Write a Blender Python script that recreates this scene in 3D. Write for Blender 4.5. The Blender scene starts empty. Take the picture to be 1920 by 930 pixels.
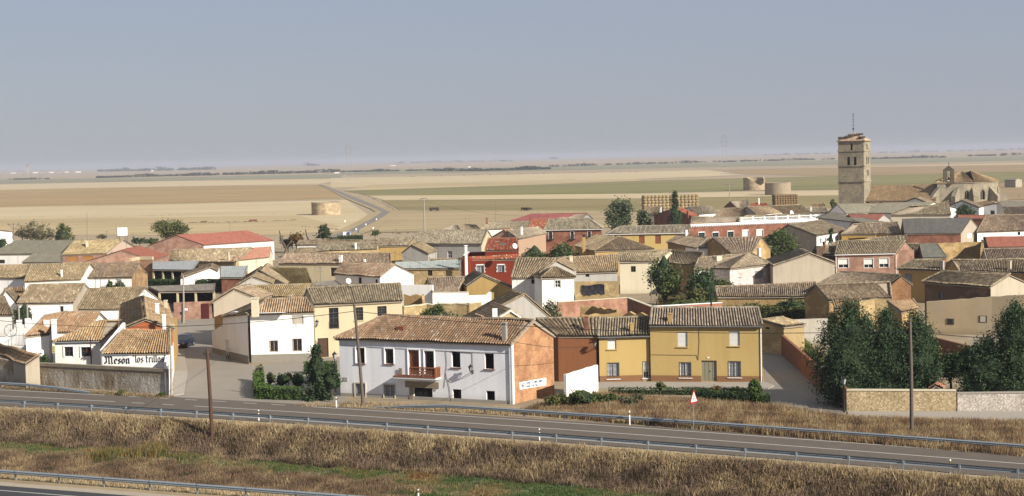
import bpy, math, random
import numpy as np

# ------------------------------------------------------------------ camera, world, sun
H = 23.0                      # camera height above the village ground (m)
F = 2900.0                    # focal length in photograph pixels
PITCH = math.atan(169.0 / F)
ROLL = math.radians(1.27)
sc = bpy.context.scene
cr, sr, cp, sp = math.cos(ROLL), math.sin(ROLL), math.cos(PITCH), math.sin(PITCH)
_r0 = np.array([1.0, 0, 0]); _u0 = np.array([0, sp, cp]); FWD = np.array([0, cp, -sp])
RIGHT = cr * _r0 - sr * _u0
UP = sr * _r0 + cr * _u0
CAM = np.array([0, 0, H])
cam = bpy.data.cameras.new('camera')
cam.sensor_width = 36.0
cam.lens = 36.0 * F / 1920.0
cam.clip_start = 0.5
cam.clip_end = 60000
camo = bpy.data.objects.new('camera', cam)
sc.collection.objects.link(camo)
from mathutils import Matrix
camo.matrix_world = Matrix(((RIGHT[0], UP[0], -FWD[0], 0), (RIGHT[1], UP[1], -FWD[1], 0), (RIGHT[2], UP[2], -FWD[2], H), (0, 0, 0, 1)))
sc.camera = camo

SUN_AZ = math.radians(50)     # towards the right and behind the camera
SUN_EL = math.radians(28)
w = bpy.data.worlds.new('World'); sc.world = w; w.use_nodes = True
nt = w.node_tree; nt.nodes.clear()
sky = nt.nodes.new('ShaderNodeTexSky'); sky.sky_type = 'NISHITA'; sky.sun_disc = False
sky.sun_elevation = SUN_EL
sky.sun_rotation = math.pi - SUN_AZ
sky.air_density = 1.0; sky.dust_density = 0.4; sky.ozone_density = 1.5; sky.altitude = 0
EXPO = 0.72
# dusty haze sky: the Nishita sky veiled by an even blue grey haze that deepens towards the zenith
ge = nt.nodes.new('ShaderNodeTexCoord'); sx = nt.nodes.new('ShaderNodeSeparateXYZ'); rp = nt.nodes.new('ShaderNodeValToRGB'); mx = nt.nodes.new('ShaderNodeMixRGB')
K_ = 1 / (2 ** EXPO * .085)
for e, (p, c) in zip([rp.color_ramp.elements[0], rp.color_ramp.elements[1], rp.color_ramp.elements.new(.17), rp.color_ramp.elements.new(.5)], ((0, (.325, .350, .430)), (1, (.03, .05, .12)), (.17, (.318, .358, .470)), (.5, (.075, .115, .215)))):
    e.position = p; e.color = (*c, 1)
ml = nt.nodes.new('ShaderNodeMixRGB'); ml.blend_type = 'MULTIPLY'; ml.inputs[0].default_value = 1; ml.inputs[2].default_value = (K_, K_, K_, 1)
nt.links.new(ge.outputs['Generated'], sx.inputs[0]); nt.links.new(sx.outputs[2], rp.inputs[0]); nt.links.new(rp.outputs[0], ml.inputs[1])
mx.inputs[0].default_value = .88; nt.links.new(sky.outputs[0], mx.inputs[1]); nt.links.new(ml.outputs[0], mx.inputs[2])
bg = nt.nodes.new('ShaderNodeBackground'); bg.inputs[1].default_value = 0.085
wo_ = nt.nodes.new('ShaderNodeOutputWorld'); nt.links.new(mx.outputs[0], bg.inputs[0]); nt.links.new(bg.outputs[0], wo_.inputs[0])

sl = bpy.data.lights.new('sun', 'SUN'); sl.energy = 5.0; sl.angle = math.radians(0.5); sl.color = (1.0, 0.92, 0.80)
so = bpy.data.objects.new('sun', sl); sc.collection.objects.link(so)
SUN = np.array([math.sin(SUN_AZ) * math.cos(SUN_EL), -math.cos(SUN_AZ) * math.cos(SUN_EL), math.sin(SUN_EL)])
from mathutils import Vector
so.rotation_euler = Vector(SUN).to_track_quat('Z', 'Y').to_euler()
so.location = (60, -50, 60)
sc.view_settings.view_transform = 'Standard'; sc.view_settings.look = 'None'
sc.view_settings.gamma = 1; sc.view_settings.exposure = EXPO
sc.cycles.use_denoising = True
sc.cycles.max_bounces = 5; sc.cycles.diffuse_bounces = 3; sc.cycles.glossy_bounces = 2
sc.cycles.transparent_max_bounces = 4; sc.cycles.volume_bounces = 0
sc.cycles.sample_clamp_indirect = 4

# ------------------------------------------------------------------ helpers
rng = np.random.default_rng(7)
def P(x, y, z=0.0):
    """point of the place at height z seen at photograph pixel x, y"""
    d = (x - 960) * RIGHT - (y - 465) * UP + F * FWD
    return CAM + d * ((z - H) / d[2])
def PD(x, y, Y):
    d = (x - 960) * RIGHT - (y - 465) * UP + F * FWD
    return CAM + d * (Y / d[1])
def PP(x, y, a, b):
    """intersection of the pixel's ray with the vertical plane through a and b"""
    d = (x - 960) * RIGHT - (y - 465) * UP + F * FWD
    u = (b - a)[:2]; n = np.array([-u[1], u[0], 0]); n = n / np.linalg.norm(n)
    t = np.dot(n, a - CAM) / np.dot(n, d)
    return CAM + d * t
def ppm(p):
    return F / np.dot(p - CAM, FWD)
def unit(v):
    return v / (np.linalg.norm(v) + 1e-12)
def nrm2(v):
    v = np.array([v[0], v[1], 0.0]); return unit(v)

class MB:
    def __init__(s): s.v = []; s.f = []; s.uv = []; s.hasuv = False
    def face(s, pts, uv=None):
        i = len(s.v); s.v.extend([tuple(p) for p in pts]); s.f.append(tuple(range(i, i + len(pts))))
        if uv is None: s.uv.append([(0, 0)] * len(pts))
        else: s.uv.append(uv); s.hasuv = True
    def box(s, c, sx, sy, sz, ux=(1, 0, 0), uy=None):
        """box: base centre c, sizes, local x axis ux"""
        ux = nrm2(ux); uy = np.array([-ux[1], ux[0], 0.0]); uz = np.array([0, 0, 1.0]); c = np.array(c, float)
        k = [c + ux * a * sx / 2 + uy * b * sy / 2 + uz * z * sz for z in (0, 1) for a, b in ((-1, -1), (1, -1), (1, 1), (-1, 1))]
        i = len(s.v); s.v.extend([tuple(p) for p in k])
        for q, d in (((0, 3, 2, 1), (sx, sy)), ((4, 5, 6, 7), (sx, sy)), ((0, 1, 5, 4), (sx, sz)), ((1, 2, 6, 5), (sy, sz)), ((2, 3, 7, 6), (sx, sz)), ((3, 0, 4, 7), (sy, sz))):
            s.f.append(tuple(i + a for a in q)); s.uv.append([(0, 0), (d[0], 0), (d[0], d[1]), (0, d[1])])
        s.hasuv = True
    def bar(s, a, b, w, t=None):
        """square bar from a to b"""
        a = np.array(a, float); b = np.array(b, float); t = t or w
        d = unit(b - a); up = np.array([0, 0, 1.0]) if abs(d[2]) < .9 else np.array([1.0, 0, 0])
        x = unit(np.cross(d, up)); y = np.cross(x, d)
        k = [p + x * e * w / 2 + y * g * t / 2 for p in (a, b) for e, g in ((-1, -1), (1, -1), (1, 1), (-1, 1))]
        i = len(s.v); s.v.extend([tuple(p) for p in k])
        for q in ((0, 3, 2, 1), (4, 5, 6, 7), (0, 1, 5, 4), (1, 2, 6, 5), (2, 3, 7, 6), (3, 0, 4, 7)):
            s.f.append(tuple(i + a_ for a_ in q)); s.uv.append([(0, 0)] * 4)
    def tube(s, pts, r0, r1=None, n=7):
        r1 = r0 if r1 is None else r1; pts = [np.array(p, float) for p in pts]; rings = []
        for k, p in enumerate(pts):
            d = unit((pts[min(k + 1, len(pts) - 1)] - pts[max(k - 1, 0)]))
            up = np.array([0, 0, 1.0]) if abs(d[2]) < .9 else np.array([1.0, 0, 0])
            x = unit(np.cross(d, up)); y = np.cross(x, d); r = r0 + (r1 - r0) * k / max(1, len(pts) - 1)
            i = len(s.v)
            for j in range(n):
                a = 2 * math.pi * j / n; s.v.append(tuple(p + x * r * math.cos(a) + y * r * math.sin(a)))
            rings.append(i)
        for a, b in zip(rings, rings[1:]):
            for j in range(n):
                s.f.append((a + j, a + (j + 1) % n, b + (j + 1) % n, b + j)); s.uv.append([(0, 0)] * 4)
        s.f.append(tuple(rings[0] + j for j in range(n))[::-1]); s.uv.append([(0, 0)] * n)
        s.f.append(tuple(rings[-1] + j for j in range(n))); s.uv.append([(0, 0)] * n)
    def prism(s, poly, z0, z1):
        """vertical prism over a ground polygon, z0/z1 numbers or per-vertex lists"""
        n = len(poly); z0 = [z0] * n if np.isscalar(z0) else z0; z1 = [z1] * n if np.isscalar(z1) else z1
        ar = sum(poly[i][0] * poly[(i + 1) % n][1] - poly[(i + 1) % n][0] * poly[i][1] for i in range(n))
        if ar < 0: poly = poly[::-1]; z0 = z0[::-1]; z1 = z1[::-1]
        s.face([(poly[i][0], poly[i][1], z1[i]) for i in range(n)], [(poly[i][0], poly[i][1]) for i in range(n)])
        s.face([(poly[i][0], poly[i][1], z0[i]) for i in range(n)][::-1])
        for i in range(n):
            j = (i + 1) % n; d = math.hypot(poly[j][0] - poly[i][0], poly[j][1] - poly[i][1])
            s.face([(poly[i][0], poly[i][1], z0[i]), (poly[j][0], poly[j][1], z0[j]), (poly[j][0], poly[j][1], z1[j]), (poly[i][0], poly[i][1], z1[i])],
                   [(0, z0[i]), (d, z0[j]), (d, z1[j]), (0, z1[i])])
    def build(s, name, mat, parent=None, org=None, smooth=False):
        if org is None:
            if parent is not None: org = ORG.get(parent.name, np.zeros(3))
            else: a_ = np.array(s.v); org = np.array([*a_[:, :2].mean(0), a_[:, 2].min()])
        me = bpy.data.meshes.new(name)
        me.from_pydata([(p[0] - org[0], p[1] - org[1], p[2] - org[2]) for p in s.v], [], s.f)
        if s.hasuv:
            l = me.uv_layers.new(name='UVMap'); l.data.foreach_set('uv', np.array([c for f in s.uv for c in f], 'f').ravel())
        if smooth: me.polygons.foreach_set('use_smooth', [True] * len(me.polygons))
        return link(name, me, mat, parent, org)

ORG = {}
def link(name, me, mat, parent, org):
    if mat is not None: me.materials.append(mat)
    o = bpy.data.objects.new(name, me); sc.collection.objects.link(o)
    if parent is not None: o.parent = parent; ORG[o.name] = ORG.get(parent.name, np.zeros(3))
    else: o.location = tuple(org); ORG[o.name] = np.array(org, float)
    return o
def tag(o, label=None, cat=None, group=None, kind=None):
    if label: o['label'] = label
    if cat: o['category'] = cat
    if group: o['group'] = group
    if kind: o['kind'] = kind
    return o
def thing(name, label, cat, org, group=None):
    o = bpy.data.objects.new(name, None); o.empty_display_size = .5; sc.collection.objects.link(o)
    o.location = tuple(org); ORG[o.name] = np.array(org, float)
    return tag(o, label, cat, group)

def mesh_np(name, V, Fc, mat, parent=None, col=None, org=None, kind=None):
    """V (n,3), Fc (m,k) uniform faces, col (m,3) per face"""
    if org is None: org = ORG.get(parent.name, np.zeros(3)) if parent is not None else np.zeros(3)
    V = np.asarray(V, 'f') - np.asarray(org, 'f'); m, k = Fc.shape
    me = bpy.data.meshes.new(name)
    me.vertices.add(len(V)); me.vertices.foreach_set('co', V.ravel())
    me.loops.add(m * k); me.loops.foreach_set('vertex_index', Fc.astype('i').ravel())
    me.polygons.add(m); me.polygons.foreach_set('loop_start', np.arange(0, m * k, k, dtype='i'))
    try: me.polygons.foreach_set('loop_total', np.full(m, k, 'i'))
    except Exception: pass
    me.update(calc_edges=True)
    if col is not None:
        a = me.attributes.new('Col', 'FLOAT_COLOR', 'FACE')
        a.data.foreach_set('color', np.concatenate([col, np.ones((m, 1))], 1).astype('f').ravel())
    o = link(name, me, mat, parent, org)
    if kind: o['kind'] = kind
    return o

def vn(x, y, s=1.0, seed=0):
    """cheap smooth noise, about -1..1"""
    x = np.asarray(x) / s; y = np.asarray(y) / s; r = np.random.default_rng(100 + seed); o = 0
    for k in range(6):
        a = r.uniform(0, 6.28); f = r.uniform(.6, 2.6); ph = r.uniform(0, 6.28)
        o = o + np.sin((x * math.cos(a) + y * math.sin(a)) * f * 2 + ph) / (1 + f)
    return o / 1.6

# ------------------------------------------------------------------ materials
MATS = {}
def nm(name):
    m = bpy.data.materials.new(name); m.use_nodes = True; n = m.node_tree; b = n.nodes['Principled BSDF']
    b.inputs['Roughness'].default_value = .9; b.inputs['Specular IOR Level'].default_value = .2
    return m, n, b
def N(n, t, **k):
    o = n.nodes.new(t)
    for a, v in k.items(): setattr(o, a, v)
    return o
def noise(n, scale, detail=4, vec=None, stretch=None):
    no = N(n, 'ShaderNodeTexNoise'); no.inputs['Scale'].default_value = scale; no.inputs['Detail'].default_value = detail
    src = vec
    if src is None:
        g = N(n, 'ShaderNodeNewGeometry'); src = g.outputs['Position']
    if stretch:
        mp = N(n, 'ShaderNodeMapping'); mp.inputs['Scale'].default_value = stretch; n.links.new(src, mp.inputs[0]); src = mp.outputs[0]
    n.links.new(src, no.inputs['Vector'])
    return no.outputs[0]
def ramp(n, fac, stops):
    r = N(n, 'ShaderNodeValToRGB'); e = r.color_ramp.elements
    while len(e) < len(stops): e.new(.5)
    for q, (p, c) in zip(e, stops):
        q.position = p; q.color = (*c, 1) if len(c) == 3 else c
    n.links.new(fac, r.inputs[0]); return r.outputs[0]
def mix(n, fac, a, b, mode='MIX'):
    m = N(n, 'ShaderNodeMixRGB', blend_type=mode)
    for i, v in ((0, fac), (1, a), (2, b)):
        if isinstance(v, (int, float)): m.inputs[i].default_value = v
        elif isinstance(v, tuple): m.inputs[i].default_value = (*v, 1)
        else: n.links.new(v, m.inputs[i])
    return m.outputs[0]
def bump(n, b, h, strength=.4, dist=.03):
    u = N(n, 'ShaderNodeBump'); u.inputs['Strength'].default_value = strength; u.inputs['Distance'].default_value = dist
    n.links.new(h, u.inputs['Height']); n.links.new(u.outputs[0], b.inputs['Normal'])
def alb(c, k=.70): return tuple(c) if min(c) > .6 or max(c) < .06 else tuple(a * k for a in c)
def sc3(c, k): return tuple(min(.95, a * k) for a in c)

def plaster(c, wear=.5, name='plaster', stain=None):
    """painted or rendered wall: patches, rain streaks, grain"""
    key = ('pl', c, wear, stain)
    if key in MATS: return MATS[key]
    c = alb(c); stain = alb(stain) if stain else None
    m, n, b = nm(name + '_paint')
    st = stain or sc3(c, .62)
    a = ramp(n, noise(n, .35, 5), ((.35, (0, 0, 0)), (.72, (1, 1, 1))))
    s = ramp(n, noise(n, 1.0, 4, stretch=(1.6, 1.6, .18)), ((.45, (0, 0, 0)), (.75, (1, 1, 1))))
    g = noise(n, 9, 3)
    f1 = N(n, 'ShaderNodeMath', operation='MULTIPLY'); n.links.new(a, f1.inputs[0]); f1.inputs[1].default_value = wear * .55
    f2 = N(n, 'ShaderNodeMath', operation='MULTIPLY'); n.links.new(s, f2.inputs[0]); f2.inputs[1].default_value = wear * .5
    base = mix(n, f1.outputs[0], c, sc3(c, .78)); base = mix(n, f2.outputs[0], base, st)
    base = mix(n, .10 + .15 * wear, base, g, 'SOFT_LIGHT')
    # dirt rising from the ground
    gm = N(n, 'ShaderNodeNewGeometry'); sx = N(n, 'ShaderNodeSeparateXYZ'); n.links.new(gm.outputs['Position'], sx.inputs[0])
    mr = N(n, 'ShaderNodeMapRange'); mr.inputs[1].default_value = .1; mr.inputs[2].default_value = .9; mr.inputs[3].default_value = .3 * wear + .1; mr.inputs[4].default_value = 0
    n.links.new(sx.outputs[2], mr.inputs[0]); base = mix(n, mr.outputs[0], base, (.17, .14, .10))
    n.links.new(base, b.inputs['Base Color']); bump(n, b, noise(n, 5, 6), .35, .02)
    MATS[key] = m; return m
def adobe(c=(.42, .29, .14), c2=(.30, .2, .1), name='adobe'):
    key = ('ad', c, c2)
    if key in MATS: return MATS[key]
    c, c2 = alb(c), alb(c2); m, n, b = nm(name)
    base = mix(n, noise(n, .9, 6), c2, c); p = ramp(n, noise(n, .45, 5, stretch=(1, 1, 1.6)), ((.5, (0, 0, 0)), (.62, (1, 1, 1))))
    base = mix(n, p, base, sc3(c, 1.3)); base = mix(n, .35, base, noise(n, 6, 5), 'OVERLAY')
    n.links.new(base, b.inputs['Base Color']); bump(n, b, noise(n, 2.2, 7), .8, .12)
    MATS[key] = m; return m
def brick(c1, c2, mortar=(.36, .31, .26), name='brickwork', sc_=1.0):
    key = ('br', c1, c2, mortar, sc_)
    if key in MATS: return MATS[key]
    c1, c2, mortar = alb(c1), alb(c2), alb(mortar); m, n, b = nm(name); uv = N(n, 'ShaderNodeUVMap')
    t = N(n, 'ShaderNodeTexBrick'); t.inputs['Scale'].default_value = 1
    t.inputs['Brick Width'].default_value = .26 * sc_; t.inputs['Row Height'].default_value = .075 * sc_; t.inputs['Mortar Size'].default_value = .009 * sc_
    t.inputs['Color1'].default_value = (*c1, 1); t.inputs['Color2'].default_value = (*c2, 1); t.inputs['Mortar'].default_value = (*mortar, 1); t.inputs['Bias'].default_value = 0
    n.links.new(uv.outputs[0], t.inputs['Vector'])
    pa = ramp(n, noise(n, .8, 5), ((.4, (.7, .66, .64)), (.6, (1, 1, 1)), (.75, (1.0, 1.0, .95))))
    base = mix(n, 1.0, t.outputs[0], pa, 'MULTIPLY'); base = mix(n, .35, base, noise(n, 3, 5), 'OVERLAY')
    n.links.new(base, b.inputs['Base Color']); bump(n, b, t.outputs['Fac'], -.5, .02)
    MATS[key] = m; return m
def flat(c, rough=.8, name='painted', var=.25, scale=4, metal=0, spec=.2):
    key = ('fl', c, rough, name, var, metal)
    if key in MATS: return MATS[key]
    c = alb(c); m, n, b = nm(name); base = mix(n, noise(n, scale, 5), sc3(c, 1 - var), sc3(c, 1 + var))
    n.links.new(base, b.inputs['Base Color']); b.inputs['Roughness'].default_value = rough; b.inputs['Metallic'].default_value = metal
    b.inputs['Specular IOR Level'].default_value = spec
    bump(n, b, noise(n, 12, 4), .25, .02)
    MATS[key] = m; return m
def attr_mat(name, rough=.9, var=.3, scale=3.0, trans=0, bmp=.3, dim=1.0):
    m, n, b = nm(name); a = N(n, 'ShaderNodeAttribute', attribute_name='Col')
    base = mix(n, 1.0, a.outputs['Color'], (.70 * dim, .70 * dim, .70 * dim), 'MULTIPLY'); base = mix(n, var, base, noise(n, scale, 5), 'OVERLAY')
    n.links.new(base, b.inputs['Base Color']); b.inputs['Roughness'].default_value = rough
    if bmp: bump(n, b, noise(n, 14, 4), bmp, .03)
    if trans:
        tr = N(n, 'ShaderNodeBsdfTranslucent'); n.links.new(base, tr.inputs[0]); ms = N(n, 'ShaderNodeMixShader'); ms.inputs[0].default_value = trans
        n.links.new(b.outputs[0], ms.inputs[1]); n.links.new(tr.outputs[0], ms.inputs[2]); n.links.new(ms.outputs[0], n.nodes['Material Output'].inputs[0])
    return m
M_TILE = attr_mat('clay_tile', .9, .5, 1.6, dim=.86)
M_PYLON = flat((.46, .47, .5), .6, 'pale_galvanised_lattice', .1)
M_LEAF = attr_mat('leaf', .7, .2, 1.5, trans=.12, bmp=0)
M_GRASS = attr_mat('dry_grass_blade', .85, .2, .6, trans=.3, bmp=0)
M_STRAW = attr_mat('straw', .95, .4, 6)
M_GLASS = flat((.015, .018, .022), .08, 'window_glass', .2, spec=.6)
M_DARK = flat((.012, .011, .012), .9, 'dark_interior', .2)
M_IRON = flat((.02, .02, .022), .5, 'black_iron', .2)
M_WHITE = flat((.72, .72, .72), .5, 'white_lacquer', .08)
M_GALV = flat((.36, .41, .45), .45, 'galvanised_steel', .15, metal=.35, spec=.5)
M_WOODPOLE = flat((.11, .06, .04), .85, 'tarred_wood', .35)
M_GREYPOLE = flat((.16, .13, .11), .9, 'weathered_wood', .35)
M_CONC = flat((.40, .36, .31), .9, 'concrete', .15)
M_STEEL = flat((.22, .22, .22), .5, 'dull_steel', .2, metal=.4)
M_MORTAR = flat((.42, .35, .27), .95, 'lime_mortar', .25)
M_BARK = flat((.13, .10, .075), .95, 'bark', .4)
M_FIBRE = attr_mat('fibre_cement', .9, .35, 1.2)
M_CABLE = flat((.03, .03, .03), .7, 'cable_rubber', .1)
WHITE = plaster((.78, .77, .75), .5); WHITEW = plaster((.74, .72, .68), 1.0)
BLUEW = plaster((.74, .75, .785), .6)
CREAM = plaster((.70, .60, .40), .6); PALEC = plaster((.78, .70, .52), .4)
BEIGE = plaster((.52, .45, .35), .8); GREYP = plaster((.50, .48, .44), .9)
YELLOW = plaster((.63, .455, .18), .5)
OCHRE = adobe((.46, .32, .15), (.33, .22, .10)); OCHRE2 = adobe((.50, .38, .20), (.36, .26, .13)); OCHP = plaster((.56, .38, .15), .7)
BRICK_O = brick((.52, .25, .12), (.60, .33, .17), (.46, .30, .18), 'orange_brickwork')
BRICK_R = brick((.30, .11, .065), (.38, .16, .10), (.34, .2, .15), 'red_brickwork')
BRICK_P = brick((.42, .23, .16), (.48, .28, .2), (.42, .3, .24), 'pink_brickwork')
BRICK_D = brick((.12, .07, .05), (.17, .1, .07), (.14, .1, .08), 'dark_brickwork')
REDP = plaster((.25, .04, .018), .15)
ORANGEP = plaster((.55, .17, .07), .3)
RUST = plaster((.32, .13, .06), .4)
STONE = None
def stone_mat():
    m, n, b = nm('ashlar_stone'); uv = N(n, 'ShaderNodeUVMap')
    t = N(n, 'ShaderNodeTexBrick'); t.inputs['Scale'].default_value = 1; t.inputs['Brick Width'].default_value = .9; t.inputs['Row Height'].default_value = .42; t.inputs['Mortar Size'].default_value = .03
    t.inputs['Color1'].default_value = (0.345, 0.292, 0.195, 1); t.inputs['Color2'].default_value = (0.270, 0.232, 0.165, 1); t.inputs['Mortar'].default_value = (0.195, 0.165, 0.120, 1)
    n.links.new(uv.outputs[0], t.inputs['Vector'])
    base = mix(n, ramp(n, noise(n, .35, 6), ((.4, (0, 0, 0)), (.65, (1, 1, 1)))), t.outputs[0], (.19, .17, .13)); base = mix(n, .4, base, noise(n, 1.5, 6), 'OVERLAY')
    n.links.new(base, b.inputs['Base Color']); bump(n, b, noise(n, 2, 7), .6, .1); return m
STONE = stone_mat()
def pebble_mat(c, m_):
    c, m_ = alb(c), alb(m_)
    m, n, b = nm('pebble_wall'); v = N(n, 'ShaderNodeTexVoronoi'); v.inputs['Scale'].default_value = 8.5
    g = N(n, 'ShaderNodeNewGeometry'); n.links.new(g.outputs['Position'], v.inputs['Vector'])
    bw = N(n, 'ShaderNodeRGBToBW'); n.links.new(v.outputs['Color'], bw.inputs[0]); col = mix(n, .8, c, bw.outputs[0], 'SOFT_LIGHT')
    f = ramp(n, v.outputs['Distance'], ((.42, (0, 0, 0)), (.8, (.75, .75, .75))))
    base = mix(n, f, col, m_); base = mix(n, .4, base, noise(n, .7, 5), 'OVERLAY'); n.links.new(base, b.inputs['Base Color'])
    bump(n, b, v.outputs['Distance'], -1.0, .12); return m
PEB1 = pebble_mat((.56, .44, .27), (.36, .27, .15)); PEB2 = pebble_mat((.55, .50, .44), (.40, .36, .31)); PEBW = pebble_mat((.62, .50, .47), (.70, .66, .62))
def stained_mat():
    m, n, b = nm('stained_render'); p = ramp(n, noise(n, .5, 6, stretch=(1, 1, .5)), ((.36, (.24, .185, .125)), (.47, (.36, .32, .26)), (.60, (.50, .47, .42))))
    s = ramp(n, noise(n, 2.0, 5, stretch=(1.2, 1.2, .35)), ((.36, (.72, .68, .62)), (.6, (1, 1, 1)))); g = N(n, 'ShaderNodeNewGeometry'); sx = N(n, 'ShaderNodeSeparateXYZ'); n.links.new(g.outputs['Position'], sx.inputs[0])
    nz = noise(n, 1.2, 4); ad = N(n, 'ShaderNodeMath', operation='ADD'); n.links.new(sx.outputs[2], ad.inputs[0]); n.links.new(nz, ad.inputs[1]); mr = N(n, 'ShaderNodeMapRange'); mr.inputs[1].default_value = 1.9; mr.inputs[2].default_value = 2.6; n.links.new(ad.outputs[0], mr.inputs[0])
    base = mix(n, 1.0, p, s, 'MULTIPLY'); base = mix(n, mr.outputs[0], base, (.24, .19, .13)); base = mix(n, .5, base, noise(n, 5, 6), 'OVERLAY'); n.links.new(base, b.inputs['Base Color']); bump(n, b, noise(n, 4, 7), .8, .08); return m
ROUGHW = stained_mat()

# ------------------------------------------------------------------ tiled roofs
PAL = {
 'old': [(.26, .20, .135), (.21, .16, .11), (.33, .26, .17), (.17, .135, .10), (.29, .195, .13), (.42, .35, .25)],
 'warm': [(.34, .215, .13), (.39, .26, .16), (.27, .175, .11), (.46, .35, .23), (.36, .215, .115), (.25, .19, .125)],
 'grey': [(.28, .24, .185), (.22, .19, .15), (.34, .295, .23), (.42, .37, .29), (.18, .15, .12)],
 'dark': [(.25, .195, .145), (.19, .145, .11), (.31, .25, .185), (.15, .115, .09), (.40, .345, .26)],
 'bright': [(.50, .38, .27), (.42, .27, .18), (.58, .48, .36), (.34, .22, .15), (.38, .25, .17)],
 'red': [(.36, .095, .05), (.43, .13, .07), (.29, .075, .045)],
 'yel': [(.35, .28, .14), (.28, .22, .11), (.40, .32, .18), (.24, .18, .1)],
 'fibre': [(.25, .23, .195), (.235, .215, .185), (.26, .24, .205)], 'redmet': [(.33, .125, .095), (.32, .12, .09)], 'purple': [(.27, .09, .09), (.26, .085, .085)],
 'zinc': [(.40, .43, .46), (.38, .41, .44)], 'salmon': [(.50, .25, .17), (.48, .24, .16)], 'slate': [(.17, .165, .16), (.15, .145, .14)]}
SHEET = ('fibre', 'redmet', 'purple', 'zinc', 'salmon', 'slate')
NTRI = [0]
def slope(E0, E1, R0, R1, pal, dense=True, clip=False, per=.275, age=1.0, row=.42):
    """one roof slope as wavy courses of tiles; returns V, F, C"""
    E0, E1, R0, R1 = map(lambda a: np.array(a, float), (E0, E1, R0, R1))
    L = np.linalg.norm(E1 - E0); u = (E1 - E0) / L
    sheet = pal in SHEET
    if sheet: per = .30; row = 3.0
    if not dense: per = .5; row = 1.4
    nc = max(2, int(round(L / per)))
    if sheet: prof = [(0, 0), (.25, .03), (.5, .045), (.75, .03)]
    elif not dense: prof = [(0, 0), (.3, .07), (.6, .0)]
    else: prof = [(0, -.05), (.12, .05), (.33, .11), (.54, .05), (.66, -.05)]
    K = len(prof)
    S = np.concatenate([(np.arange(nc)[:, None] + np.array([p[0] for p in prof])[None, :]).ravel(), [nc]]) / nc
    O = np.concatenate([np.tile([p[1] for p in prof], nc), [prof[0][1]]])
    mid = (R0 + R1) / 2 - (E0 + E1) / 2
    nor = unit(np.cross(u, mid));
    if nor[2] < 0: nor = -nor
    if clip:
        v = unit(np.cross(nor, u))
        if v[2] < 0: v = -v
        s0, t0 = np.dot(R0 - E0, u), np.dot(R0 - E0, v); s1, t1 = np.dot(R1 - E0, u), np.dot(R1 - E0, v)
        xs = [0, max(.01, s0), min(L - .01, max(s1, s0 + .01)), L]
        tops = np.interp(S * L, xs, [0, t0, t1, 0]); Lt = max(t0, t1)
        B = E0 + (S * L)[:, None] * u; T_ = B + tops[:, None] * v
    else:
        B = E0 + S[:, None] * (E1 - E0); T_ = R0 + S[:, None] * (R1 - R0); Lt = np.linalg.norm(mid)
    if dense and not sheet and E0[1] > 290: row = .6
    nr = max(1, int(round(Lt / row)))
    step = (not sheet) and dense and E0[1] < 290
    if step:
        tt = np.repeat(np.arange(nr + 1), 2)[1:-1] / nr; off = np.tile([.035, 0], nr)
    else:
        tt = np.arange(nr + 1) / nr; off = np.zeros(nr + 1)
    V = B[:, None, :] * (1 - tt)[None, :, None] + T_[:, None, :] * tt[None, :, None]
    disp = O[:, None] + off[None, :]
    if dense and not sheet:
        colj = np.repeat(rng.normal(0, .014, nc), K); colj = np.concatenate([colj, [0]])
        disp = disp + colj[:, None] + rng.normal(0, .008, disp.shape)
    V = V + disp[:, :, None] * nor
    if not sheet: V[:, :, 2] += age * (.085 * vn(V[:, :, 0], V[:, :, 1], 4.2, 3) + .035 * vn(V[:, :, 0], V[:, :, 1], 1.6, 4)) - .02
    ns, ntt = V.shape[:2]
    I = np.arange(ns * ntt).reshape(ns, ntt)
    Fq = np.stack([I[:-1, :-1], I[1:, :-1], I[1:, 1:], I[:-1, 1:]], -1).reshape(-1, 4)
    pc = np.array(PAL[pal]); nrow = ntt - 1
    cols = np.arange(ns - 1) // K; rows = (np.arange(nrow) // 2 if step else np.arange(nrow))
    # each tile (cover: first 3-4 strips; channel: the rest) has its own tone
    cover = (np.arange(ns - 1) % K) < (K - 1)
    g = cols * 2 + cover
    nt_ = int(g.max()) + 1; nrr = int(rows.max()) + 1
    px_, py_ = V[:-1:K, 0, 0], V[:-1:K, 0, 1]
    tone = rng.integers(0, len(pc), (nt_, nrr)); tc = pc[tone] * rng.uniform(.88, 1.12, (nt_, nrr, 1)); tc = tc * .6 + tc.mean((0, 1)) * .4
    if not sheet: tc[::2] *= .50; tc[1::2] = tc[1::2] * 1.28 + .03   # gap shade painted into the channels besides moss and dirt; covers lightened
    if not sheet:
        sp_ = rng.random((nt_, nrr)) < .045; sp_[::2] = False; tc[sp_] = np.array([.58, .52, .42]) * rng.uniform(.8, 1.1)
        cxy = np.interp(np.arange(nt_), np.linspace(0, nt_, len(px_)), px_); yy = np.arange(nrr) * row
        pt = vn(cxy[:, None] + 0 * yy[None], yy[None] + py_.mean(), 2.2, 9)[..., None]
        tc = tc * (1 + .16 * np.clip(pt, -1, 1)) * np.array([1, 1 - .03, 1 - .05])
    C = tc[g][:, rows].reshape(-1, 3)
    return V.reshape(-1, 3), Fq, np.clip(C, 0, .9)
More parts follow.
